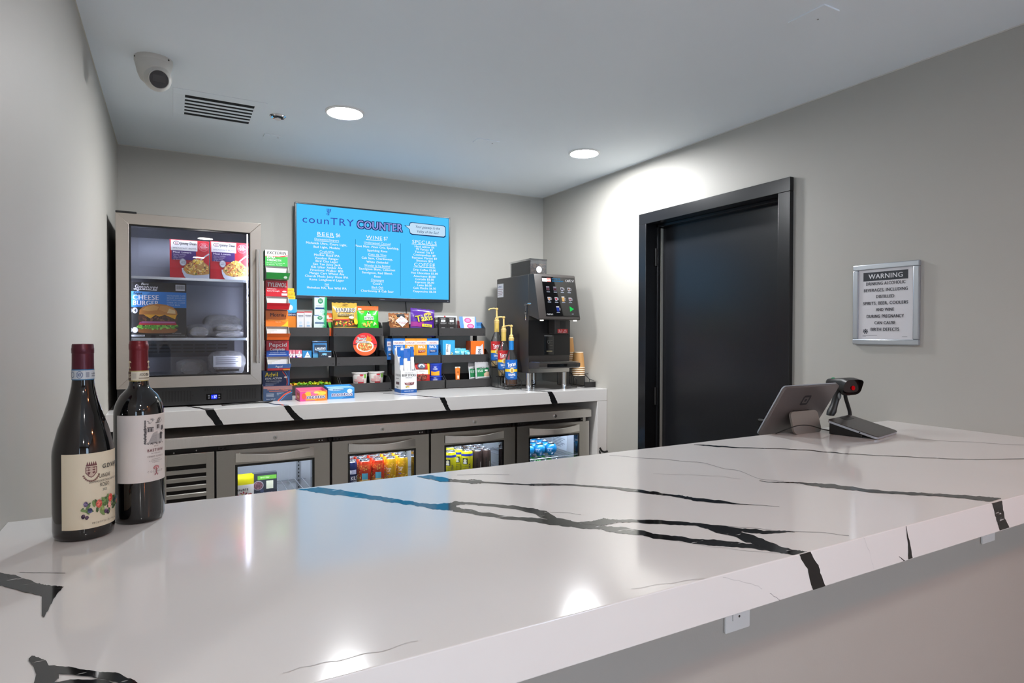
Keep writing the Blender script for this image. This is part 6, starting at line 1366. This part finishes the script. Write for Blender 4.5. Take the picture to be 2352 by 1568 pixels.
def wire_stand(name, label, x0, x1, steps, lip=None):
    Y0 = steps[0][0]-.055; Y1 = steps[-1][0]+.05; xm = (x0+x1)/2
    t = thing(name, label, 'wire stand', (xm, steps[0][0], CT)); oy = steps[0][0]; hw = (x1-x0)/2; r = .0022
    for x in (-hw, hw):
        z1 = steps[-1][1]-CT+.06
        MB().tube([(x, Y0-oy, .05), (x, Y0-oy, .003), (x, Y1-oy, .003), (x, Y1-oy, z1), (x, Y0-oy, .05)], r, 8).build('side_frame', SATIN, t)
        for Y, z in steps: MB().tube([(x, Y-oy, .003), (x, Y-oy, z-CT+.02)], r, 6).build('strut', SATIN, t)
    for Y, z in steps:
        for dy in (-.03, 0, .03): MB().tube([(-hw, Y-oy+dy, z-CT-.0024), (hw, Y-oy+dy, z-CT-.0024)], r, 6).build('shelf_wire', SATIN, t)
        MB().tube([(-hw, Y-oy-.04, z-CT+.012), (hw, Y-oy-.04, z-CT+.012)], r, 6).build('guard_wire', SATIN, t)
    if lip: MB().box(-hw, hw, Y0-oy-.003, Y0-oy, .0005, lip).build('front_lip', SATIN, t)
    return t
wire_stand('wire_bottle_stand', 'black stepped wire stand holding the syrup bottles', SXp-.046, SXp+.042, [(3.36, 1.080), (3.45, 1.135), (3.535, 1.192)])
# ================================================================== paper cups
KRAFT = M('kraft_paper', (200, 150, 92), rough=.6, noise=.06, nscale=80); RIM = M('cup_rim', (236, 222, 198), rough=.5)
def cupstack(x, Y, z, n, lab):
    for i in range(n):
        t = thing('paper_cup', lab, 'paper cup', (x, Y, z+i*.0125), group='upside-down kraft cups ' + ('beside the coffee machine' if n < 6 else 'behind the first stack'))
        if 'p' in cupstack.__dict__:
            for q in cupstack.p: c = q.copy(); COL.objects.link(c); c.parent = t
        else:
            a = MB().lathe([(.0425, .003), (.0318, .104), (.0308, .1045), (.0300, .098), (0, .098)], 28, caps=False).build('sleeve', KRAFT, t)
            b = MB().lathe([(.0425, .005), (.0445, .004), (.0450, .002), (.0445, .0), (.0425, .0)], 28, caps=False).build('rim', RIM, t)
            c_ = MB().lathe([(.0322, .0985), (.0326, .1015), (.0318, .1048), (.0308, .105)], 28, caps=False).build('base_band', RIM, t)
            cupstack.p = (a, b, c_)
p = gY(1328, 862, 3.30)
cupstack(p.x, 3.30, p.z, 5, 'upside-down kraft paper cup nested in the front stack beside the coffee machine')
cupstack(p.x+.002, 3.42, p.z+.045, 9, 'upside-down kraft paper cup nested in the taller stack behind')
ws = wire_stand('wire_cup_stand', 'black stepped wire stand holding the paper cups beside the coffee machine', p.x-.05, p.x+.05, [(3.30, p.z), (3.42, p.z+.045)])
la, lb_ = gY(1343, 882, 3.2), gY(1373, 882, 3.2)
MB().box(la.x-p.x, lb_.x-p.x, -.1, -.095, .0005, .036).tube([(lb_.x-p.x-.002, -.097, .036), (.05, -.055, .05)], .0022, 6).tube([(la.x-p.x+.002, -.097, .003), (la.x-p.x+.002, -.02, .003)], .0022, 6).build('front_lip', SATIN, ws)

# ================================================================== wine bottles on the bar
def wine(name, lab, x, y, prof, body, caps, a_label, arc, lz, drawing, band_c):
    t = thing(name, lab, 'wine bottle', (x, y, BT+.0002)); t['group'] = 'wine bottles on the bar'
    MB().lathe(prof, 56).build('glass_bottle', body, t)
    cp, ct2 = caps
    MB().lathe(cp, 48).build('foil_capsule', ct2, t)
    ac = math.atan2(-y, -x)
    rr = sorted([(z, r) for r, z in prof])
    def rad(z):
        for (z0, r0), (z1, r1) in zip(rr, rr[1:]):
            if z0 <= z <= z1: return r0+(r1-r0)*(z-z0)/max(1e-6, z1-z0)
        return rr[-1][1]
    z0, z1 = lz
    R0 = rad((z0+z1)/2)
    f = Dec(cyl_map(lambda z: R0, z0, z1, ac+R(a_label), arc, eps=.0003, step=.00003), arc*R0, z1-z0, sub=20)
    drawing(f); f.build('label', t)
    band_c(t, ac)
    return t
CAPS1 = M('foil_burgundy', (84, 30, 46), rough=.32, metal=.35); CAPS2 = M('foil_red', (110, 24, 34), rough=.36, metal=.3)
WG = M('dark_wine_glass', (7, 7, 9), rough=.04, spec=.7, coat=.3)
k1 = .311/1467; yb_ = 1525
zz = lambda y: (yb_-y)*k1
r1 = .0424; q1 = r1/235
prof = [(0, .004), (.030, .0), (.0385, .0015), (.0415, .006), (r1, .014), (r1, zz(900)), (.985*r1, zz(860)), (218*q1, zz(800)), (190*q1, zz(700)), (150*q1, zz(600)), (116*q1, zz(500)), (98*q1, zz(430)), (88*q1, zz(380)), (83*q1, zz(330)), (82*q1, zz(250)), (80*q1, zz(62)), (0, zz(60))]
cap1 = [(84.5*q1, zz(252)), (83.5*q1, zz(200)), (83*q1, zz(140)), (82*q1, zz(134)), (85.5*q1, zz(130)), (86*q1, zz(95)), (84*q1, zz(90)), (83*q1, zz(72)), (80*q1, zz(60)), (0, zz(58))]
def lab1(f):
    CR_ = (222, 214, 190); f.rect(0, 0, 1, 1, CR_); f.k += 4
    MR = (110, 66, 66)
    # crest
    f.poly([(.30, .82), (.44, .82), (.44, .74), (.40, .69), (.37, .675), (.34, .69), (.30, .74)], MR).poly([(.31, .812), (.43, .812), (.43, .745), (.395, .70), (.37, .687), (.345, .70), (.31, .745)], (196, 176, 160)).line([(.31, .80), (.43, .73)], .0016, MR).line([(.31, .78), (.42, .72)], .0012, MR)
    for i in range(5): f.poly([(.31+i*.025, .845), (.335+i*.025, .845), (.3225+i*.025, .895)], MR)
    f.rect(.305, .83, .437, .848, MR)
    for s_ in (-1, 1):
        for i in range(6): a = R(200+i*14) if s_ < 0 else R(-20-i*14); f.ell(.37+.098*math.cos(a), .745+.115*math.sin(a), .014, .012, (130, 96, 86), n=8)
    f.text('G.D.VAJRA', .68, .775, .055, (30, 30, 30), w=.34, st='b').text('G.D.VAJRA', .683, .779, .055, (120, 116, 108), w=.34)
    f.text('LANGHE', .55, .655, .05, (44, 42, 40), w=.17).text('DENOMINAZIONE DI ORIGINE CONTROLLATA', .56, .60, .026, (80, 76, 70), w=.44).text('ROSSO', .545, .535, .05, (44, 42, 40), w=.14).text('2022', .545, .475, .03, (60, 58, 54), w=.07)
    GR = [(96, 126, 70), (120, 150, 90), (70, 100, 60)]
    f.speck(.56, .27, .30, .10, 46, GR, .005, seed=3, ar=.4)
    for x, y, r_, c in ((.46, .31, .055, (206, 96, 82)), (.64, .35, .055, (214, 80, 66)), (.62, .26, .045, (224, 150, 140)), (.50, .24, .035, (140, 160, 90)), (.35, .24, .035, (60, 66, 110)), (.30, .33, .035, (96, 80, 120)), (.27, .17, .03, (66, 40, 70)), (.31, .15, .026, (66, 40, 70)), (.55, .19, .03, (90, 56, 96)), (.58, .17, .025, (70, 40, 76)), (.72, .30, .03, (70, 90, 110)), (.78, .33, .04, (60, 90, 110)), (.82, .26, .035, (210, 110, 90))):
        f.ell(x, y, r_*.75, r_, c, n=14)
        f.speck(x, y, r_*.5, r_*.7, 10, [tuple(min(255, v+36) for v in c), tuple(max(0, v-30) for v in c)], .002, seed=int(x*100))
    f.text('PRODOTTO IN ITALIA', .55, .055, .022, (90, 86, 80), w=.36, gap=.15)
def band1(t, ac):
    ra = 84.8*q1
    MB().lathe([(ra, zz(333)), (ra, zz(252))], 48, caps=False).build('neck_band', M('band_blue', (40, 120, 170), rough=.45), t)
    f = Dec(cyl_map(ra, zz(326), zz(259), ac, 3.0), 3.0*ra, zz(259)-zz(326), sub=16); f.rect(-.5, 0, 1.5, 1, (196, 206, 214)).ring(.15, .5, .08, .36, .2, (90, 110, 150)).ring(.4, .5, .1, .4, .15, (90, 110, 150)).text('DOC', .4, .32, .36, (80, 100, 150), w=.12, st='b').rect(.58, .2, .68, .8, (150, 160, 176)).scrib(.76, .55, .95, .16, (60, 70, 90), 2).scrib(.76, .25, .95, .16, (60, 70, 90), 3); f.build('band_print', t)
wine('wine_bottle', 'broad shouldered dark wine bottle with cream floral label and burgundy capsule', -.1285, 1.2075, prof, WG, (cap1, CAPS1), 33, 2.62, (zz(1432), zz(872)), lab1, band1)
k2 = .3145/1362; yb3 = 1400
z2 = lambda y: (yb3-y)*k2
r2 = .0386; q2 = r2/188
prof2 = [(0, .005), (.027, .0), (.0345, .0015), (.0375, .005), (r2, .012), (r2, z2(600)), (.99*r2, z2(565)), (178*q2, z2(530)), (168*q2, z2(500)), (140*q2, z2(450)), (105*q2, z2(415)), (84*q2, z2(395)), (75*q2, z2(370)), (71*q2, z2(340)), (66*q2, z2(262)), (64*q2, z2(44)), (0, z2(42))]
cap2 = [(73*q2, z2(266)), (71*q2, z2(200)), (70*q2, z2(112)), (71*q2, z2(106)), (73.5*q2, z2(100)), (73.5*q2, z2(62)), (70*q2, z2(58)), (69*q2, z2(44)), (66*q2, z2(38)), (0, z2(37))]
def lab2(f):
    f.rect(0, 0, 1, 1, (214, 207, 202)); f.k += 4; DK = (64, 60, 62)
    # engraving of a villa with stairs
    f.rect(.40, .56, .42, .92, (90, 86, 88))
    f.poly([(.40, .56), (.46, .60), (.52, .72), (.60, .745), (.60, .70), (.70, .70), (.70, .58), (.6, .56)], (176, 172, 170))
    f.rect(.44, .74, .53, .80, (150, 146, 146)).rect(.435, .80, .535, .812, DK).rect(.45, .745, .465, .795, DK).rect(.485, .745, .505, .795, DK)
    f.rect(.565, .76, .655, .87, (196, 192, 190)).rect(.56, .865, .66, .875, DK).rect(.585, .78, .63, .84, DK).rect(.604, .78, .61, .84, (190, 186, 184)).ring(.61, .905, .018, .022, .3, DK)
    f.rect(.675, .77, .72, .82, (110, 106, 106)).rect(.64, .62, .685, .70, (80, 76, 78)).ell(.6625, .70, .0225, .022, (80, 76, 78), n=12)
    for j in range(9): f.rect(.45+.008*j, .575+j*.014, .585, .5775+j*.014, (120, 116, 116))
    f.speck(.41, .72, .018, .16, 60, [(70, 66, 68), (110, 106, 106)], .0012, seed=4).speck(.56, .90, .14, .04, 30, [(140, 136, 136)], .0012, seed=5).speck(.56, .565, .14, .012, 26, [(100, 96, 98)], .0012, seed=6).speck(.70, .74, .03, .1, 26, [(90, 86, 88)], .0012, seed=7)
    f.text('2020', .565, .515, .018, (120, 110, 110), w=.07, gap=.2).text('BASTIONI', .565, .445, .04, (104, 28, 40), w=.26, st='b', gap=.12).text('DEI COLLAZZI', .565, .41, .016, (110, 90, 90), w=.15, gap=.1).text('CHIANTI CLASSICO', .565, .36, .024, (110, 96, 100), w=.26, gap=.1)
    f.text('DENOMINAZIONE', .565, .325, .012, (130, 120, 120), w=.14).text('DI ORIGINE CONTROLLATA', .565, .30, .012, (130, 120, 120), w=.22).text('E GARANTITA', .565, .277, .012, (130, 120, 120), w=.12)
    TR = (150, 60, 70)
    f.ell(.565, .195, .045, .03, (196, 140, 140), a0=0, a1=180, n=14).ring(.565, .20, .045, .03, .2, TR).rect(.56, .11, .57, .2, TR)
    for x in (-.02, .02): f.line([(.565, .12), (.565+x*1.2, .085)], .001, TR); f.ring(.565+x, .1, .01, .012, .3, TR)
    f.text('COLLAZZI', .565, .135, .026, (110, 90, 94), w=.26, gap=.45)
def band2(t, ac):
    ra = 73.4*q2
    MB().lathe([(ra, z2(342)), (ra, z2(262))], 44, caps=False).build('neck_band', M('band_gold', (176, 160, 90), rough=.45), t)
    f = Dec(cyl_map(ra, z2(335), z2(268), ac, 3.0), 3.0*ra, z2(268)-z2(335), sub=16); f.rect(-.5, 0, 1.5, 1, (214, 208, 190)).rect(0, 0, .22, 1, (90, 60, 50)).text('DOCG', .12, .3, .4, (220, 206, 180), w=.16, st='b').rect(.28, .2, .42, .8, (190, 184, 170)).text('ACKD', .62, .5, .3, (70, 60, 50), w=.2).scrib(.74, .5, .84, .28, (70, 60, 50), 5).rect(.5, .2, .9, .3, (130, 120, 100)); f.build('band_print', t)
    f = Dec(cyl_map(72.2*q2, z2(258), z2(180), ac, 3.0), 3.0*ra, z2(180)-z2(258), sub=16)
    for x in (.14, .9): f.ell(x, .72, .09, .18, (222, 206, 170), a0=0, a1=180, n=10).rect(x-.012, .3, x+.012, .75, (222, 206, 170)).ell(x-.04, .25, .03, .1, (222, 206, 170), n=8).ell(x+.04, .25, .03, .1, (222, 206, 170), n=8)
    f.build('capsule_print', t)
wine('wine_bottle', 'slim straight sided dark wine bottle with white villa label and red capsule', -.0533, 1.2620, prof2, WG, (cap2, CAPS2), 28, 2.93, (z2(1090), z2(588)), lab2, band2)

# ================================================================== till equipment
ALU = M('space_grey', (112, 104, 102), rough=.35, metal=.5); ALUE = M('pale_edge', (190, 196, 206), rough=.3, metal=.6)
q = 1.03
TL = O+(Vector((1.65, 1.242, 1.243))-O)*q; BL_ = O+(Vector((1.65, 1.340, 1.081))-O)*q
tw_ = (1.922-1.65)*q; sl = math.hypot(TL.y-BL_.y, TL.z-BL_.z); ang = math.atan2(BL_.y-TL.y, TL.z-BL_.z)
def rrect(x0, x1, z0, z1, r, n=6):
    pts = []
    for cx, cz, a0 in ((x1-r, z0+r, -90), (x1-r, z1-r, 0), (x0+r, z1-r, 90), (x0+r, z0+r, 180)):
        for i in range(n+1): a = R(a0+90*i/n); pts.append((cx+r*math.cos(a), cz+r*math.sin(a)))
    return pts
pos = thing('pos_tablet', 'grey point of sale tablet on a stand, its back to the bar', 'tablet', (BL_.x+tw_/2, BL_.y, BL_.z), (ang, 0, 0))
MB().prism(rrect(-tw_/2, tw_/2, 0, sl, .012), 'y', 0, .0085).build('back_shell', ALU, pos, bevel=.001)
MB().prism(rrect(-tw_/2-.0005, tw_/2+.0005, -.0005, sl+.0005, .0125), 'y', .0085, .0125).build('edge_band', ALUE, pos)
MB().prism(rrect(-tw_/2+.004, tw_/2-.004, .004, sl-.004, .010), 'y', .0125, .0132).build('screen_glass', GLOSSB, pos)
f = Dec(lambda u, v, k: (-.028+u*.052, -.0004-k*.0001, sl*.58+v*.052), .052, .052)
DK = (34, 32, 34); LG = (104, 98, 96)
f.rect(.05, .05, .95, .95, ALU)
def rr(x0, x1, y0, y1, r, c): f.poly(rrect(x0, x1, y0, y1, r, 4), c)
rr(.12, .88, .12, .88, .14, DK); rr(.27, .73, .27, .73, .05, ALU); rr(.39, .61, .39, .61, .04, DK)
f.build('emblem', pos)
lx0, lx1 = 1.773, 1.914
# stand leg stands on the bar edge
Lw = lx1-lx0; cxl = (lx0+lx1)/2; inv = Matrix.Translation(pos.location).to_4x4() @ Matrix.Rotation(ang, 4, 'X'); inv.invert()
def loc(v): return inv @ Vector(v)
m = MB(); pts = rrect(-Lw/2, Lw/2, 0, .075, .016)
vs_ = []
for off in (0, .007):
    for x, s_ in pts:
        fq = s_/.075; vs_.append(loc((cxl+x*(1 if fq > .5 else 1.0), 1.300+.018*fq+off, BT+.0005+.072*fq)))
n = len(pts); m.add(vs_, [tuple(range(n))[::-1], tuple(range(n, 2*n))]+[(i, (i+1) % n, n+(i+1) % n, n+i) for i in range(n)])
m.build('stand_leg', M('leg_grey', (150, 144, 138), rough=.35, metal=.5), pos)
MB().box(lx0-BL_.x-tw_/2+.03, lx1-BL_.x-tw_/2-.03, -.010, 0, sl*.44, sl*.5).build('hinge_block', SATIN, pos)
# customer display
cd = thing('customer_display', 'small grey card terminal tilted on a black wedge on the bar', 'card terminal', (2.005, 1.135, BT+.001), (0, 0, R(12)))
dw, dd_, dth = .185, .155, .009; tl = math.atan2(.040, dd_)
ca, sa = math.cos(tl), math.sin(tl)
def tp(x, y, z): return (x, y*ca-z*sa, y*sa+z*ca)
def slab(pts, z0, z1, name, mat, par, bev=0):
    n = len(pts); vs_ = [tp(x, y, z0) for x, y in pts]+[tp(x, y, z1) for x, y in pts]
    return MB().add(vs_, [tuple(range(n))[::-1], tuple(range(n, 2*n))]+[(i, (i+1) % n, n+(i+1) % n, n+i) for i in range(n)]).build(name, mat, par, bevel=bev)
slab(rrect(-dw/2, dw/2, 0, dd_, .012), .0, .0065, 'shell', ALUE, cd)
slab(rrect(-dw/2, dw/2, 0, dd_, .012), .0065, .009, 'top_plate', M('dark_space_grey', (74, 70, 70), rough=.3, metal=.4), cd)
slab(rrect(-.01, .06, dd_-.03, dd_-.004, .006), .009, .0096, 'card_slot_recess', BLACK, cd)
MB().prism([(.045, 0), (dd_*ca-.006, 0), (dd_*ca-.006, dd_*sa-.004), (.045, .045*math.tan(tl)-.003)], 'x', -dw/2+.006, dw/2-.01).build('wedge_base', BLACK, cd)
MB().cyl((-dw/2-.0004, .05, .0165), (-dw/2+.001, .05, .0165), .0022, n=12).build('audio_jack', BLACK, cd)
cord('terminal_cord', 'thin black cord from the card terminal to the tablet', [(1.925, 1.26, BT+.006), (1.88, 1.272, BT+.014), (1.82, 1.276, BT+.03), (1.765, 1.28, BT+.034), (1.735, 1.30, BT+.022), (1.725, 1.335, BT+.003)], .0016)
# barcode scanner in its stand
bs = thing('barcode_scanner', 'black handheld barcode scanner with red glow resting in a stand', 'barcode scanner', (2.05, 1.312, BT))
def bp_(px_, py_, Y): return gY(px_, py_, Y)-Vector((2.05, 1.312, BT))
def bl(x, y, z): return Vector((x-2.05, y-1.312, z-BT))
h0, h1 = bp_(1903, 881, 1.38), bp_(1960, 886, 1.262); dh = (h1-h0).normalized(); sd = dh.cross(Vector((0, 0, 1))).normalized(); up = sd.cross(dh)
m = MB(); secs = [(0, .010, .008, .012), (.12, .022, .014, .020), (.5, .026, .018, .024), (.85, .034, .024, .028), (1.0, .036, .032, .022)]
vs_ = []; n = 20
for s_, hwid, hd_, hu in secs:
    c = h0+(h1-h0)*s_
    for i in range(n):
        a = 2*math.pi*i/n; cx = math.copysign(abs(math.cos(a))**.6, math.cos(a)); sx_ = math.copysign(abs(math.sin(a))**.6, math.sin(a))
        vs_.append(c+sd*hwid*cx+up*(hu if sx_ > 0 else hd_)*sx_ + (dh*.012*sx_ if s_ == 1 else dh*0))
K = len(secs); fs_ = [(j*n+i, j*n+(i+1) % n, (j+1)*n+(i+1) % n, (j+1)*n+i) for j in range(K-1) for i in range(n)]+[tuple(range(n))[::-1]]
head = m.add(vs_, fs_).build('scan_head', M('scanner_black', (26, 25, 25), rough=.4), bs)
c = h1-dh*.012
m = MB(); ring_ = [c+sd*.031*math.copysign(abs(math.cos(a))**.6, math.cos(a))+up*.023*math.copysign(abs(math.sin(a))**.6, math.sin(a)) for a in [2*math.pi*i/n for i in range(n)]]
m.add(ring_, [tuple(range(n))]).build('scan_window', M('scan_glass', (30, 8, 8), rough=.1, coat=.5), head)
m = MB().ell(c-sd*.008-up*.008+dh*.002, .007, .005, .008, n=12, k=8).build('red_scan_light', glow((170, 12, 18), .8), head)
MB().ell(h0+(h1-h0)*.2+up*.020, .010, .006, .004, n=12, k=6).build('green_indicator', glow((30, 150, 100), .8), head)
e0, e1 = h0+(h1-h0)*.42-up*.012, bp_(1907, 953, 1.345)
hm = MB(); pts = [e0+(e1-e0)*(i/8)+Vector((.004*math.sin(i/8*3.14), 0, 0)) for i in range(9)]
vs_ = []; fs_ = []
for i, p_ in enumerate(pts):
    d_ = (e1-e0).normalized(); s1 = d_.cross(sd).normalized(); wd_ = (.017, .0155, .0145, .0135, .013, .0132, .015, .017, .014)[i]
    for k in range(14): a = 2*math.pi*k/14; vs_.append(p_+sd*wd_*.85*math.cos(a)+s1*wd_*1.05*math.sin(a))
for i in range(8):
    for k in range(14): fs_.append((i*14+k, i*14+(k+1) % 14, (i+1)*14+(k+1) % 14, (i+1)*14+k))
fs_ += [tuple(range(14))[::-1], tuple(range(8*14, 9*14))]
hm.add(vs_, fs_).build('handle', M('scanner_black', (26, 25, 25), rough=.4), bs)
MB().ell(e0+(e1-e0)*.28+dh*.017, .006, .006, .012, n=10, k=6).build('trigger', M('trigger_grey', (120, 120, 120), rough=.4), bs)
pt = h0+(h1-h0)*.72-up*.022
st0 = bp_(1951, 958, pt.y+1.312+.008); st0.z = .004
MB().tube(spline([st0, st0+Vector((.002, 0, .05)), Vector((pt.x+.006, pt.y+.006, pt.z-.02)), pt]), .0062, 12).build('stand_post', RUBBER, bs)
MB().cyl(pt-Vector((0, 0, .012)), pt+Vector((0, 0, .004)), .012, .02, n=18).build('cradle', M('scanner_black', (26, 25, 25), rough=.4), bs)
MB().lathe([(0, .0005), (.028, .0005), (.03, .004), (.02, .010), (0, .012)], 28, c=(st0.x, st0.y+.008, 0)).build('stand_base', BLACK, bs)
